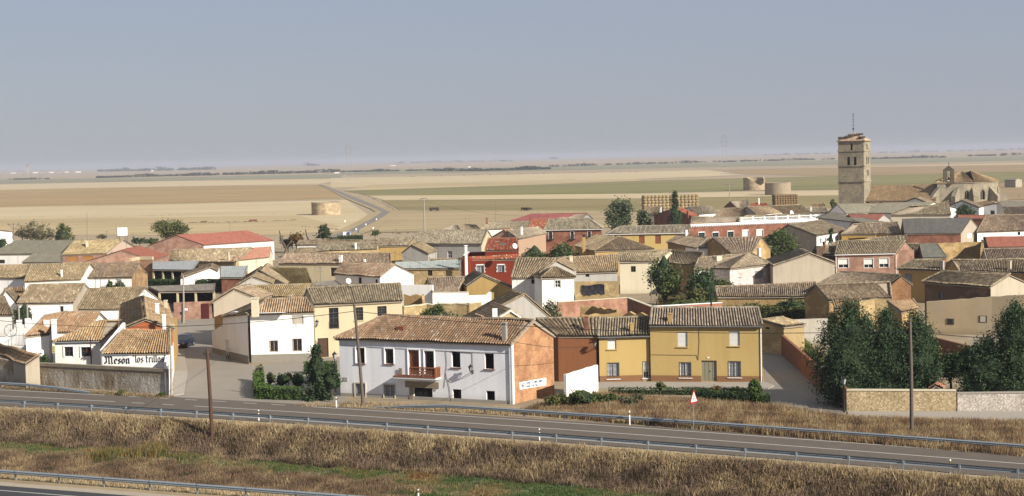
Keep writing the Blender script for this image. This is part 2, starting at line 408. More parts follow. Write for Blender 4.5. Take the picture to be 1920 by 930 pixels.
def caps(A, B, pal, r=.13, seg=.42, cream=.4):
    A = np.array(A, float); B = np.array(B, float); L = np.linalg.norm(B - A)
    if L < .3: return None
    n = max(1, int(L / seg)); d = (B - A) / L; x = unit(np.cross(d, [0, 0, 1.0])); up = np.array([0, 0, 1.0]); pc = np.array(PAL[pal])
    V = []; Fq = []; C = []
    for i in range(n):
        a = A + (B - A) * i / n; b = A + (B - A) * (i + 1.08) / n; j = len(V)
        for p, rr in ((a, r * 1.12), (b, r * .92)):
            for an in (-.1, .25, .5, .75, 1.1): V.append(p + x * rr * math.cos(an * math.pi) + up * (rr * math.sin(an * math.pi) + .02 + .07 * vn(p[0], p[1], 5.0, 3)))
        c = pc[rng.integers(len(pc))] * (1 - cream) + np.array([.45, .38, .29]) * cream
        for k in range(4): Fq.append((j + k, j + k + 1, j + 6 + k, j + 5 + k)); C.append(c * rng.uniform(.85, 1.15))
    return np.array(V), np.array(Fq), np.array(C)
def join(parts):
    V = []; Fq = []; C = []; k = 0
    for p in parts:
        if p is None: continue
        V.append(p[0]); Fq.append(p[1] + k); C.append(p[2]); k += len(p[0])
    return np.concatenate(V), np.concatenate(Fq), np.concatenate(C)

# ------------------------------------------------------------------ walls with openings
def facade(mb, a, b, z0, z1, holes=(), depth=.22, gable=None):
    """vertical wall from a to b (outside is to the right of a->b seen from above), rectangular holes (u0,u1,v0,v1)"""
    a = np.array([a[0], a[1], 0.0]); b = np.array([b[0], b[1], 0.0]); L = np.linalg.norm(b - a)
    if L < .05: return
    u = (b - a) / L; n = np.array([u[1], -u[0], 0.0])
    holes = [(max(.05, h[0]), min(L - .05, h[1]), max(z0 + .01, h[2]), min(z1 - .03, h[3])) for h in holes]
    holes = [h for h in holes if h[1] - h[0] > .05 and h[3] - h[2] > .05]
    us = sorted({0, L, *[h[0] for h in holes], *[h[1] for h in holes]}); zs = sorted({z0, z1, *[h[2] for h in holes], *[h[3] for h in holes]})
    def pt(x, z, d=0): return a + u * x - n * d + np.array([0, 0, z])
    for i in range(len(us) - 1):
        for j in range(len(zs) - 1):
            cx, cz = (us[i] + us[i + 1]) / 2, (zs[j] + zs[j + 1]) / 2
            if any(h[0] < cx < h[1] and h[2] < cz < h[3] for h in holes): continue
            q = ((us[i], zs[j]), (us[i + 1], zs[j]), (us[i + 1], zs[j + 1]), (us[i], zs[j + 1]))
            mb.face([pt(*c) for c in q], [c for c in q])
    for h in holes:
        c = [(h[0], h[2]), (h[1], h[2]), (h[1], h[3]), (h[0], h[3])]
        for k in range(4):
            p, q = c[k], c[(k + 1) % 4]
            mb.face([pt(*p), pt(*p, depth), pt(*q, depth), pt(*q)], [(0, 0), (.2, 0), (.2, 1), (0, 1)])
    if gable is not None:
        g = np.array(gable); gu = np.dot(g - a, u)
        mb.face([pt(0, z1), pt(L, z1), g], [(0, z1), (L, z1), (gu, g[2])])

C_WOOD = flat((.10, .055, .035), .7, 'brown_wood', .3); C_GREEN = flat((.30, .29, .20), .7, 'olive_paint', .15); C_TEAL = flat((.10, .24, .20), .6, 'green_paint', .15)
C_RED = flat((.10, .02, .02), .6, 'dark_red_paint', .2); C_GREY = flat((.25, .25, .25), .6, 'grey_paint', .15); C_RUSTWOOD = flat((.28, .10, .05), .7, 'reddish_wood', .25)
C_BLIND = flat((.66, .66, .64), .6, 'white_blind', .08); C_CREAMB = flat((.66, .6, .5), .7, 'cream_blind', .08); C_CURT = flat((.45, .47, .5), .9, 'net_curtain', .25)
C_STONEY = flat((.34, .28, .2), .9, 'lintel_stone', .3); C_OPALE = flat((.45, .22, .06), .7, 'orange_shutter', .15); C_GALVD = flat((.3, .33, .36), .6, 'zinc_door', .2)
def window(parent, a, u, n, x0, x1, z0, z1, kind, far=False):
    """fills the opening; n points outwards"""
    def pt(x, z, d=0): return a + u * x - n * d + np.array([0, 0, z])
    w_, h_ = x1 - x0, z1 - z0
    def panel(name, mat, par, d, xa=x0, xb=x1, za=z0, zb=z1, t=.03, lab=None):
        m = MB(); m.bar(pt((xa + xb) / 2, za, d), pt((xa + xb) / 2, zb, d), xb - xa, t)
        # bar's own axes may be turned: rebuild explicitly
        m = MB(); q = [pt(xa, za, d), pt(xb, za, d), pt(xb, zb, d), pt(xa, zb, d)]; r = [p - n * t for p in q]
        m.face(q, [(0, 0), (1, 0), (1, 1), (0, 1)]); m.face(r[::-1])
        for k in range(4): m.face([q[k], r[k], r[(k + 1) % 4], q[(k + 1) % 4]])
        o = m.build(name, mat, par)
        if lab: o['label'] = lab
        return o
    def framebars(m, d, fw, xa=x0, xb=x1, za=z0, zb=z1, mull=1, tr=0):
        for xx in (xa + fw / 2, xb - fw / 2): m.bar(pt(xx, za, d), pt(xx, zb, d), fw, .06)
        for zz in (za + fw / 2, zb - fw / 2): m.bar(pt(xa + fw, zz, d), pt(xb - fw, zz, d), .06, fw)
        for i in range(mull): xx = xa + (xb - xa) * (i + 1) / (mull + 1); m.bar(pt(xx, za + fw, d), pt(xx, zb - fw, d), fw, .05)
        for i in range(tr): zz = za + (zb - za) * (i + 1) / (tr + 1); m.bar(pt(xa + fw, zz, d - .005), pt(xb - fw, zz, d - .005), .04, fw * .7)
    if kind in ('void',):
        m = MB(); framebars(m, .2, .05, mull=0); wn = m.build('window', C_WOOD, parent); panel('pane', M_DARK, wn, .6); return wn
    if kind.startswith('door'):
        mat = {'door': C_WOOD, 'doorg': C_GREEN, 'doorw': M_WHITE, 'doorr': C_RED, 'doork': M_DARK, 'doorz': C_GALVD, 'dooro': C_RUSTWOOD, 'doorp': C_RUSTWOOD}[kind]
        d = panel('door', mat, parent, .16, t=.05); m = MB()
        for k in (1, 2, 3): m.bar(pt(x0 + w_ * k / 4, z0 + .05, .15), pt(x0 + w_ * k / 4, z1 - .1, .15), .03, .03)
        m.build('door_batten', mat, d); m = MB(); m.bar(pt(x0 + w_ * .55, z0 + h_ * .45, .13), pt(x0 + w_ * .55, z0 + h_ * .52, .13), .05, .05); m.build('handle', M_IRON, d)
        return d
    fm = {'dark': C_WOOD, 'white': M_WHITE, 'shut': C_BLIND, 'half': M_WHITE, 'grille': M_WHITE, 'french': C_GREYW, 'bshut': C_RUSTWOOD, 'teal': C_TEAL, 'opal': C_OPALE,
          'blind': C_CREAMB, 'grilleb': C_CREAMB, 'grilled': C_WOOD, 'hole': M_DARK, 'halfg': M_WHITE}[kind]
    if far or kind == 'hole':
        m = MB(); framebars(m, .15, .07 if kind != 'hole' else .02, mull=1 if kind != 'hole' else 0); wn = m.build('window', fm, parent)
        panel('pane', {'shut': C_BLIND, 'blind': C_CREAMB, 'teal': C_TEAL, 'bshut': C_RUSTWOOD, 'opal': C_OPALE, 'hole': M_DARK}.get(kind, M_GLASS), wn, .18); return wn
    m = MB(); mull, tr = {'french': (1, 3), 'dark': (1, 1), 'white': (1, 1), 'teal': (1, 2)}.get(kind, (1, 0)); framebars(m, .17, .07, mull=mull, tr=tr)
    wn = m.build('window', fm, parent)
    if kind in ('shut', 'blind', 'bshut', 'opal'):
        # roller blind of slats
        m = MB(); k = max(4, int(h_ / .12))
        for i in range(k): m.bar(pt(x0 + .06, z0 + h_ * (i + .5) / k, .13), pt(x1 - .06, z0 + h_ * (i + .5) / k, .13), .03, h_ / k * .86)
        m.build('roller_blind', fm if kind != 'shut' else C_BLIND, wn); panel('pane', M_GLASS, wn, .2)
    elif kind in ('half', 'halfg'):
        zc = z0 + h_ * .38; m = MB(); k = max(3, int(h_ * .62 / .12))
        for i in range(k): m.bar(pt(x0 + .06, zc + h_ * .62 * (i + .5) / k, .13), pt(x1 - .06, zc + h_ * .62 * (i + .5) / k, .13), .03, h_ * .62 / k * .86)
        m.build('roller_blind', C_BLIND, wn); panel('pane', M_GLASS, wn, .2)
    elif kind in ('grille',): panel('pane', C_CURT, wn, .2)
    else: panel('pane', M_GLASS, wn, .2)
    if kind in ('grille', 'grilleb', 'grilled', 'halfg'):
        m = MB(); k = max(4, int(w_ / .14))
        for i in range(k + 1): m.bar(pt(x0 + w_ * i / k, z0 - .03, -.03), pt(x0 + w_ * i / k, z1 + .03, -.03), .022)
        for zz in (.15, .5, .85): m.bar(pt(x0 - .02, z0 + h_ * zz, -.03), pt(x1 + .02, z0 + h_ * zz, -.03), .02)
        m.build('grille', M_IRON if kind != 'grilleb' else C_WOOD, wn)
    return wn
C_GREYW = flat((.13, .115, .10), .7, 'greyed_wood', .3)
def sill(parent, a, u, n, x0, x1, z0, mat, lip=.12):
    m = MB(); c = a + u * (x0 + x1) / 2 + n * (lip / 2 - .05) + np.array([0, 0, z0 - .08]); m.box(c, x1 - x0 + .24, lip + .1, .07, u); return m.build('sill', mat, parent)
# ------------------------------------------------------------------ house builder
TERM = {}
def auto_ant(T, R, X, K):
    if X[1] > 185 and rng.random() < .3: antenna(R, X + (K - X) * rng.uniform(.2, .8), rng.uniform(1.5, 2.6), .7)
def put_roof(T, slopes, pal, seams, back_pal=None, name='roof'):
    m = MB()
    for E0, E1, R0, R1, dense, clip in slopes:
        q = [np.array(p, float) for p in (E0, E1, R1, R0)]
        if np.linalg.norm(q[2] - q[3]) < .05: q = q[:3]
        nor = unit(np.cross(q[1] - q[0], q[2] - q[0]));
        if nor[2] < 0: nor = -nor
        E0, E1, R0, R1 = [np.array(p, float) - nor * .17 for p in (E0, E1, R0, R1)]; g = 4; dn_ = nor * .10
        if clip and np.linalg.norm(q[-1] - q[2]) < .05 or len(q) == 3: g = 1
        S_ = lambda i, j, d=0: (E0 + (E1 - E0) * i / g) * (1 - j / g) + (R0 + (R1 - R0) * i / g) * j / g - dn_ * d
        for i in range(g):
            for j in range(g): m.face([S_(i, j), S_(i + 1, j), S_(i + 1, j + 1), S_(i, j + 1)]); m.face([S_(i, j, 1), S_(i, j + 1, 1), S_(i + 1, j + 1, 1), S_(i + 1, j, 1)])
            m.face([S_(i, 0), S_(i, 0, 1), S_(i + 1, 0, 1), S_(i + 1, 0)]); m.face([S_(0, i), S_(0, i + 1), S_(0, i + 1, 1), S_(0, i, 1)]); m.face([S_(g, i), S_(g, i, 1), S_(g, i + 1, 1), S_(g, i + 1)])
    r = m.build(name, M_MORTAR, T)
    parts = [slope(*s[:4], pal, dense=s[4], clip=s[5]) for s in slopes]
    if pal not in SHEET: parts += [caps(a, b, pal) for a, b in seams]
    else: parts += [caps(a, b, pal, r=.08, cream=0) for a, b in seams]
    V, Fq, C = join(parts); C = C * (rng.uniform(.84, 1.16) * np.array([1, rng.uniform(.96, 1.02), rng.uniform(.86, .97)])); C = np.clip(C, 0, .85); NTRI[0] += len(Fq) * 2
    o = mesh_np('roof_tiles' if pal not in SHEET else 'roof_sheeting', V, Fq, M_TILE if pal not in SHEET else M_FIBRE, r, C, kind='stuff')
    return r
def put_windows(W, fa, wins, z0=-.3):
    """px windows -> holes and finishing jobs on the facade fa=(a,b)"""
    a, b = np.array([*fa[0][:2], 0.]), np.array([*fa[1][:2], 0.]); u = nrm2(b - a); L = np.linalg.norm(b - a); holes = []; jobs = []
    for wn in wins:
        x0, y0, x1, y1, k = wn[:5]; opt = wn[5] if len(wn) > 5 else {}
        xc, yc = (x0 + x1) / 2, (y0 + y1) / 2
        h0 = np.dot(PP(x0, yc, a, b) - a, u); h1 = np.dot(PP(x1, yc, a, b) - a, u); zt, zb = PP(xc, y0, a, b)[2], PP(xc, y1, a, b)[2]
        h0, h1 = sorted((h0, h1)); zb = max(zb, .05)
        if h1 < .1 or h0 > L - .1: continue
        h0, h1 = max(h0, .08), min(h1, L - .08)
        holes.append((h0, h1, zb, zt)); jobs.append((h0, h1, zb, zt, k, opt))
    return a, u, np.array([u[1], -u[0], 0.]), holes, jobs
def finish_windows(W, a, u, n, jobs, far):
    for h0, h1, zb, zt, k, opt in jobs:
        wn = window(W, a, u, n, h0, h1, zb, zt, k, far and not opt.get('near'))
        if 'sill' in opt: sill(wn, a, u, n, h0, h1, zb, opt['sill'])
        if 'surround' in opt:
            m = MB(); f = opt.get('sw', .18); q = lambda x, z: a + u * x + n * .03 + np.array([0, 0, z])
            for x in (h0 - f / 2, h1 + f / 2): m.bar(q(x, zb - .05), q(x, zt + f), f, .08)
            m.bar(q(h0, zt + f / 2), q(h1, zt + f / 2), .08, f)
            if opt.get('quoin'):
                kk = int((zt - zb) / .32)
                for i in range(kk):
                    for x in (h0 - f - .06, h1 + f + .06):
                        if i % 2 == 0: m.bar(q(x, zb + (i + .1) * .32), q(x, zb + (i + .9) * .32), .2, .08)
            m.build('surround', opt['surround'], wn)
        if opt.get('balcony'):
            m = MB(); q = lambda x, z, d: a + u * x + n * d + np.array([0, 0, z])
            xa, xb = h0 - .35, h1 + .35
            m.face([q(xa, zb, 0), q(xb, zb, 0), q(xb, zb, .55), q(xa, zb, .55)][::1]); m.face([q(xa, zb - .1, 0), q(xb, zb - .1, 0), q(xb, zb - .1, .55), q(xa, zb - .1, .55)][::-1])
            for zz in (zb - .05, zb + .95):
                m.bar(q(xa, zz, .55), q(xb, zz, .55), .06); m.bar(q(xa, zz, 0), q(xa, zz, .55), .06); m.bar(q(xb, zz, 0), q(xb, zz, .55), .06)
            k_ = int((xb - xa) / .14)
            for i in range(k_ + 1): x = xa + (xb - xa) * i / k_; m.bar(q(x, zb, .55), q(x, zb + .95, .55), .025)
            m.build('balcony', M_IRON, wn)
def chimney(T, p, w, h, mat, d=None, ux=(1, 0, 0), pot=False):
    m = MB(); d = d or w; m.box(p - np.array([0, 0, .8]), w, d, h + .8, ux)
    if h > .7: m.box(p + np.array([0, 0, h]), w * 1.25, d * 1.25, .1, ux)
    if pot: m.tube([p + np.array([0, 0, h]), p + np.array([0, 0, h + .5])], w * .28, n=6); m.box(p + np.array([0, 0, h + .5]), w * .8, w * .8, .06, ux)
    return m.build('chimney', mat, T)
def ray_plane(x, y, p0, nor):
    d = (x - 960) * RIGHT - (y - 465) * UP + F * FWD
    return CAM + d * (np.dot(nor, p0 - CAM) / np.dot(nor, d))
def put_chims(R, plane, chims, ux):
    for c in chims:
        x0, x1, yt, yb, mat = c[:5]; p = ray_plane((x0 + x1) / 2, yb, plane[0], plane[1]); s = ppm(p)
        if c[5:] and c[5] == 'pipe':
            m = MB(); m.tube([p - np.array([0, 0, .5]), p + np.array([0, 0, (yb - yt) / s])], (x1 - x0) / s / 2, n=7); m.tube([p + np.array([0, 0, (yb - yt) / s]), p + np.array([0, 0, (yb - yt) / s + .12])], (x1 - x0) / s * .8, n=7); m.build('flue', mat, R)
        else: chimney(R, p, (x1 - x0) / s * .9, (yb - yt) / s, mat, ux=ux, pot=bool(c[5:]))
def antenna(R, p, h=2.2, sz=.8):
    m = MB(); p = np.array(p, float); m.bar(p - np.array([0, 0, .4]), p + np.array([0, 0, h]), .045); a = rng.uniform(0, 3.1); d = np.array([math.cos(a), math.sin(a), 0]); e = np.array([-d[1], d[0], 0])
    t = p + np.array([0, 0, h - .1]); m.bar(t - d * sz * .6, t + d * sz * .6, .03)
    for k in range(5): c = t + d * sz * (.55 - k * .27); m.bar(c - e * sz * (.2 + .05 * k), c + e * sz * (.2 + .05 * k), .022)
    if rng.random() < .4: t2 = t - np.array([0, 0, .5]); m.bar(t2 - e * .45, t2 + e * .45, .03); [m.bar(t2 + e * k - d * .25, t2 + e * k + d * .25, .022) for k in (-.4, -.13, .13, .4)]
    return m.build('antenna', M_STEEL, R)
def hz(v): return np.array([v[0], v[1], 0.0])
def far_flag(A): return A[1] > 330

def solve_hr(A, B, px, h, pitch):
    n = nrm2(np.array([-(B - A)[1], (B - A)[0], 0])); lo, hi = h + .15, min(H - .5, h + 9); t = math.tan(math.radians(pitch))
    for _ in range(40):
        m = (lo + hi) / 2; R = P(*px, m); wd = np.dot(R - A, n)
        if wd <= .05 or (m - h) / wd > t: hi = m
        else: lo = m
    return (lo + hi) / 2

def G(label, eL, eR, rL, rR, h=3.5, wall=None, pal='old', hip='', pitch=24, name='house', cat='house', wins=(), winR=(), winL=(), chims=(), over=.3, side=.12,
      plinth=None, gutter=False, hr=None, ant=0, group=None, lean=False, gableR=None, wallR=None, hb=None, posts=None, cat_=None, extra=None, far=None, sidemat=None, z0=-.3, openf=False):
    """ridge parallel to the front: eave line eL-eR and ridge line rL-rR in photograph pixels, eave height h"""
    A, B = P(*eL, h), P(*eR, h); mid = ((rL[0] + rR[0]) / 2, (rL[1] + rR[1]) / 2)
    if hr is None: hr = solve_hr(A, B, mid, h, pitch)
    R0, R1 = P(*rL, hr), P(*rR, hr)
    u = nrm2(B - A); n = np.array([-u[1], u[0], 0.]); wd = max(1.0, np.dot((R0 + R1) / 2 - A, n))
    zh = np.array([0, 0, h]); far = far_flag(A) if far is None else far
    if lean: hb_ = hr; Ab, Bb = R0.copy(), R1.copy()
    else:
        hb_ = h if hb is None else hb; k = (hr - hb_) / (hr - h)
        Ab = hz(A) + n * wd * (1 + k) + np.array([0, 0, hb_]) if 'L' in hip else hz(R0) + (hz(R0) - hz(A)) * k + np.array([0, 0, hb_])
        Bb = hz(B) + n * wd * (1 + k) + np.array([0, 0, hb_]) if 'R' in hip else hz(R1) + (hz(R1) - hz(B)) * k + np.array([0, 0, hb_])
    cen = (hz(A) + hz(B) + hz(Ab) + hz(Bb)) / 4
    T = thing(name, label, cat, cen, group)
    # walls: inset from the roof edge
    def ins(p, du, dn): return hz(p) + u * du + n * dn
    Lw = np.linalg.norm(B - A); sL = side if 'L' not in hip else over; sR = side if 'R' not in hip else over
    dL = unit(hz(R0 - A)) if 'L' not in hip else n; dR = unit(hz(R1 - B)) if 'R' not in hip else n
    a = hz(A) + u * sL + dL * over; b = hz(B) - u * sR + dR * over; bo = over * .6
    a2 = hz(Ab) + u * sL - dL * (0 if lean else bo); b2 = hz(Bb) - u * sR - dR * (0 if lean else bo)
    zt = h + over * (hr - h) / wd - .32; zt2 = (hr - .32) if lean else hb_ + bo * (hr - h) / wd - .32
    wmat = wall or WHITE
    m = MB(); jobs = []
    if not openf:
        W0 = put_windows(None, (a, b), wins); facade(m, a, b, z0, zt, W0[3])
    ga = None if ('R' in hip or lean) else (hz(R1) - u * sR + np.array([0, 0, hr - .32])); gl = None if ('L' in hip or lean) else (hz(R0) + u * sL + np.array([0, 0, hr - .32]))
    mR = MB() if (wallR is not None) else m
    W1 = put_windows(None, (b, b2), winR); W2 = put_windows(None, (a2, a), winL)
    if lean:
        facade(mR, b, b2, z0, min(zt, zt2), W1[3]); mR.face([(*b[:2], zt), (*b2[:2], zt), (*b2[:2], zt2)], [(0, zt), (5, zt), (5, zt2)])
        facade(m, a2, a, z0, min(zt, zt2), W2[3]); m.face([(*a2[:2], zt), (*a[:2], zt), (*a2[:2], zt2)], [(0, zt), (5, zt), (0, zt2)])
    else:
        zs = min(zt, zt2)
        facade(mR, b, b2, z0, zs, W1[3], gable=None); facade(m, a2, a, z0, zs, W2[3], gable=None)
        for mm, p, q, g in ((mR, b, b2, ga), (m, a2, a, gl)):
            zp, zq = (zt, zt2) if mm is mR and p is b else (zt2, zt)
            L_ = np.linalg.norm(q - p); poly = [(p, zs, 0)]
            poly.append((q, zs, L_))
            if zq > zs + .02: poly.append((q, zq, L_))
            if g is not None: poly.append((g, g[2], np.linalg.norm(hz(g) - p)))
            if zp > zs + .02: poly.append((p, zp, 0))
            if len(poly) > 2: mm.face([(*c[0][:2], c[1]) for c in poly], [(c[2], c[1]) for c in poly])
    facade(m, b2, a2, z0, zt2)
    W = m.build('wall', wmat, T)
    if mR is not m:
        o = mR.build('side_wall', wallR, T)
    if not openf: finish_windows(T, W0[0], W0[1], W0[2], W0[4], far)
    finish_windows(T, *W1[:3], W1[4], far); finish_windows(T, *W2[:3], W2[4], far)
    if openf:  # open front on posts
        mp = MB(); k = openf if isinstance(openf, int) and openf > 1 else 3
        for i in range(k + 1):
            c = a + (b - a) * i / k; mp.box(c + n * .1 - np.array([0, 0, .3]), .3, .3, zt + .28, u)
        mp.build('post', CREAM, T)
    if plinth:
        hp, mt = plinth[:2]; m = MB(); c = (a + b) / 2
        segs = []; L_ = np.linalg.norm(b - a); x = 0
        for j in sorted([j for j in W0[4] if j[2] < .3]) + [None]:
            e = L_ if j is None else j[0]
            if e - x > .05: m.box(a + u * (x + e) / 2 - n * .0 + np.array([0, 0, z0]), e - x, .05, hp - z0, u)
            if j: x = j[1]
        m.build('plinth', mt, T)
    slopes = [(A, B, R0, R1, True, bool(hip))]
    if not lean:
        slopes.append((Bb, Ab, R1, R0, False, bool(hip)))
        if 'R' in hip: slopes.append((B, Bb, R1, R1, R1[0] < 60 and B[0] < 0 or True, True))
        if 'L' in hip: slopes.append((Ab, A, R0, R0, True, True))
    seams = [] if lean else [(R0, R1)]
    if lean: seams = [(A, R0), (B, R1)]
    else: seams += [(A, R0), (B, R1)] + ([(Bb, R1)] if 'R' in hip else []) + ([(Ab, R0)] if 'L' in hip else [])
    R = put_roof(T, slopes, pal, seams)
    pl = ((A + B) / 2, unit(np.cross(B - A, (R0 + R1 - A - B))))
    put_chims(R, pl, chims, u)
    if gutter:
        mg = MB(); mg.tube([A - n * .06 - np.array([0, 0, .12]), B - n * .06 - np.array([0, 0, .12])], .07, n=6); mg.build('gutter', gutter if not isinstance(gutter, bool) else M_STEEL, T)
    if not ant: auto_ant(T, R, R0, R1)
    for _ in range(ant): t = rng.uniform(.15, .85); antenna(R, R0 + (R1 - R0) * t, rng.uniform(1.6, 3.0))
    return dict(T=T, A=A, B=B, R0=R0, R1=R1, a=a, b=b, a2=a2, b2=b2, u=u, n=n, hr=hr, h=h, zt=zt, R=R, W=W, plane=pl)

def Fg(label, eL, eR, apex, back=None, depth=9, h=3.5, wall=None, pal='old', name='house', cat='house', wins=(), winR=(), winL=(), chims=(), over=.12, side=.25, ant=0, group=None, far=None,
       chim_side='R', z0=-.3, wallR=None, verge=None, hR=None):
    """gable end faces the camera: eave corners eL, eR and apex in pixels; ridge runs back to pixel back or depth metres"""
    hR = hR or h; A, B = P(*eL, h), P(*eR, hR); X = PP(*apex, A, B); hr = min(X[2], H - .6); u = nrm2(B - A); n = np.array([-u[1], u[0], 0.])
    if back is not None: K = P(*back, hr); rv = hz(K - X)
    else: rv = n * depth
    if np.linalg.norm(rv) > 30: rv = rv * 30 / np.linalg.norm(rv)
    if np.dot(rv, n) < 2: rv = n * depth
    K = X + rv; A2, B2 = A + rv, B + rv; far = far_flag(A) if far is None else far; d = unit(rv)
    T = thing(name, label, cat, (hz(A) + hz(B) + hz(A2) + hz(B2)) / 4, group)
    wL = np.dot(X - A, u); sl_ = (hr - h) / max(.5, wL); sr_ = (hr - hR) / max(.5, np.dot(B - X, u))
    a = hz(A) + u * side + d * over; b = hz(B) - u * side + d * over; a2 = hz(A2) + u * side - d * over; b2 = hz(B2) - u * side - d * over
    zl, zr = h + side * sl_ - .32, hR + side * sr_ - .32; zs = min(zl, zr); g = hz(X) + d * over + np.array([0, 0, hr - .32])
    m = MB(); W0 = put_windows(None, (a, b), wins); facade(m, a, b, z0, zs, [x for x in W0[3]])
    m.face([(*a[:2], zs), (*b[:2], zs), (*b[:2], zr), tuple(g), (*a[:2], zl)], [(0, zs), (np.dot(b - a, u), zs), (np.dot(b - a, u), zr), (np.dot(g - a, u), g[2]), (0, zl)])
    W1 = put_windows(None, (b, b2), winR); W2 = put_windows(None, (a2, a), winL)
    mR = MB() if wallR is not None else m
    facade(mR, b, b2, z0, zr, W1[3]); facade(m, a2, a, z0, zl, W2[3])
    facade(m, b2, a2, z0, zs); g2 = g + rv - d * 2 * over; m.face([(*b2[:2], zs), (*a2[:2], zs), (*a2[:2], zl), tuple(g2), (*b2[:2], zr)], [(0, 0)] * 5)
    W = m.build('wall', wall or WHITE, T)
    if mR is not m: mR.build('side_wall', wallR, T)
    for w_ in (W0, W1, W2): finish_windows(T, *w_[:3], w_[4], far)
    R = put_roof(T, [(A2, A, K, X, True, False), (B, B2, X, K, True, False)], pal, [(X, K), (A, X), (B, X)])
    if verge is not None:
        m = MB(); q = np.array([0, 0, -.06]) - d * .05; m.bar(A + q, X + q, .12, .2); m.bar(X + q, B + q, .12, .2); m.build('verge', verge, T)
    pr = (X, unit(np.cross(rv, B - X))); pL = (X, unit(np.cross(rv, A - X)))
    put_chims(R, pr if chim_side == 'R' else pL, chims, u)
    if not ant: auto_ant(T, R, X, K)
    for _ in range(ant): t = rng.uniform(.15, .85); antenna(R, X + (K - X) * t, rng.uniform(1.6, 3.0))
    return dict(T=T, A=A, B=B, X=X, K=K, a=a, b=b, a2=a2, b2=b2, u=u, n=n, R=R, W=W)

def Hp(label, eL, eR, apL, apR, h=3.5, **k):   # hipped all round
    return G(label, eL, eR, apL, apR, h, hip='LR', **k)

def garden_wall(label, pts, mat, z=0.0, h=2.2, h2=None, thick=.35, name='garden_wall', cat='wall', cap=None, capmat=None, rough=0, group=None, top=False):
    """free-standing wall over base pixels pts at ground height z; top=True: pts mark the wall top instead"""
    Q = [P(*p, (z + h) if top else z) for p in pts]; Q = [hz(q) for q in Q]; cen = sum(Q) / len(Q)
    T = thing(name, label, cat, cen, group); m = MB(); c = MB(); hs_ = h if h2 is None else None
    cum = np.concatenate([[0], np.cumsum([np.linalg.norm(b - a) for a, b in zip(Q, Q[1:])])])
    for i, (a, b) in enumerate(zip(Q, Q[1:])):
        L = np.linalg.norm(b - a); u = (b - a) / L; n = np.array([-u[1], u[0], 0.]) * thick; k = max(1, int(L / .8)) if rough else 1
        for j in range(k):
            p, q = a + (b - a) * j / k, a + (b - a) * (j + 1) / k
            if j == 0: p = p - u * .02
            def hh(t): return h + ((h2 - h) * t / cum[-1] if h2 is not None else 0) + rough * float(vn(t * 1.3, i * 3.1, 1.2, 5))
            h0, h1 = hh(cum[i] + L * j / k), hh(cum[i] + L * (j + 1) / k)
            m.prism([p, q, q + n, p + n], [-.4] * 4, [h0, h1, h1, h0])
            if cap: e = n * .18; c.prism([p - e, q - e, q + n + e, p + n + e], [h0 + .002, h1 + .002, h1 + .002, h0 + .002], [h0 + cap, h1 + cap, h1 + cap, h0 + cap])
    m.build('masonry', mat, T)
    if cap: c.build('coping', capmat or M_CONC, T)
    return T, Q

# ------------------------------------------------------------------ vegetation
def leaf_quads(Pts, size, droop=None, rg=None, flatn=None, aspect=1.8):
    """diamond leaves at points; returns V,F"""
    n = len(Pts); rg = rg or rng
    d = rg.normal(size=(n, 3)); d[:, 2] = d[:, 2] * .6 + (.3 if droop is None else droop); d /= np.linalg.norm(d, axis=1)[:, None]
    e = np.cross(d, rg.normal(size=(n, 3))); e /= np.linalg.norm(e, axis=1)[:, None] + 1e-9
    s = (size * rg.uniform(.6, 1.3, n))[:, None]
    V = np.stack([Pts - d * s * .5, Pts + e * s / aspect * .5 - d * s * .05, Pts + d * s * .5, Pts - e * s / aspect * .5 + d * s * .05], 1).reshape(-1, 3)
    return V, np.arange(4 * n).reshape(n, 4)
GREENS_ = {'conifer': [(.035, .07, .028), (.05, .09, .035), (.025, .05, .024), (.065, .10, .045)], 'leaf': [(.06, .09, .025), (.08, .11, .03), (.045, .075, .022), (.10, .12, .04)],
          'dark': [(.03, .06, .02), (.045, .075, .022), (.025, .045, .018)], 'poplar': [(.09, .12, .06), (.07, .095, .045), (.12, .14, .075), (.055, .08, .035)],
          'almond': [(.12, .12, .06), (.09, .10, .045), (.15, .14, .08), (.16, .13, .08)], 'brown': [(.16, .09, .03), (.12, .08, .03), (.08, .07, .025), (.2, .12, .04)],
          'hedge': [(.06, .11, .02), (.05, .09, .018), (.08, .13, .03)], 'bushgrey': [(.12, .12, .07), (.16, .15, .09), (.10, .11, .06)], 'olive': [(.09, .10, .03), (.12, .12, .04), (.07, .085, .025)]}
GREENS = {k: [tuple(a * (1.35 if k != 'conifer' else 1.2) for a in c) for c in v] for k, v in GREENS_.items()}
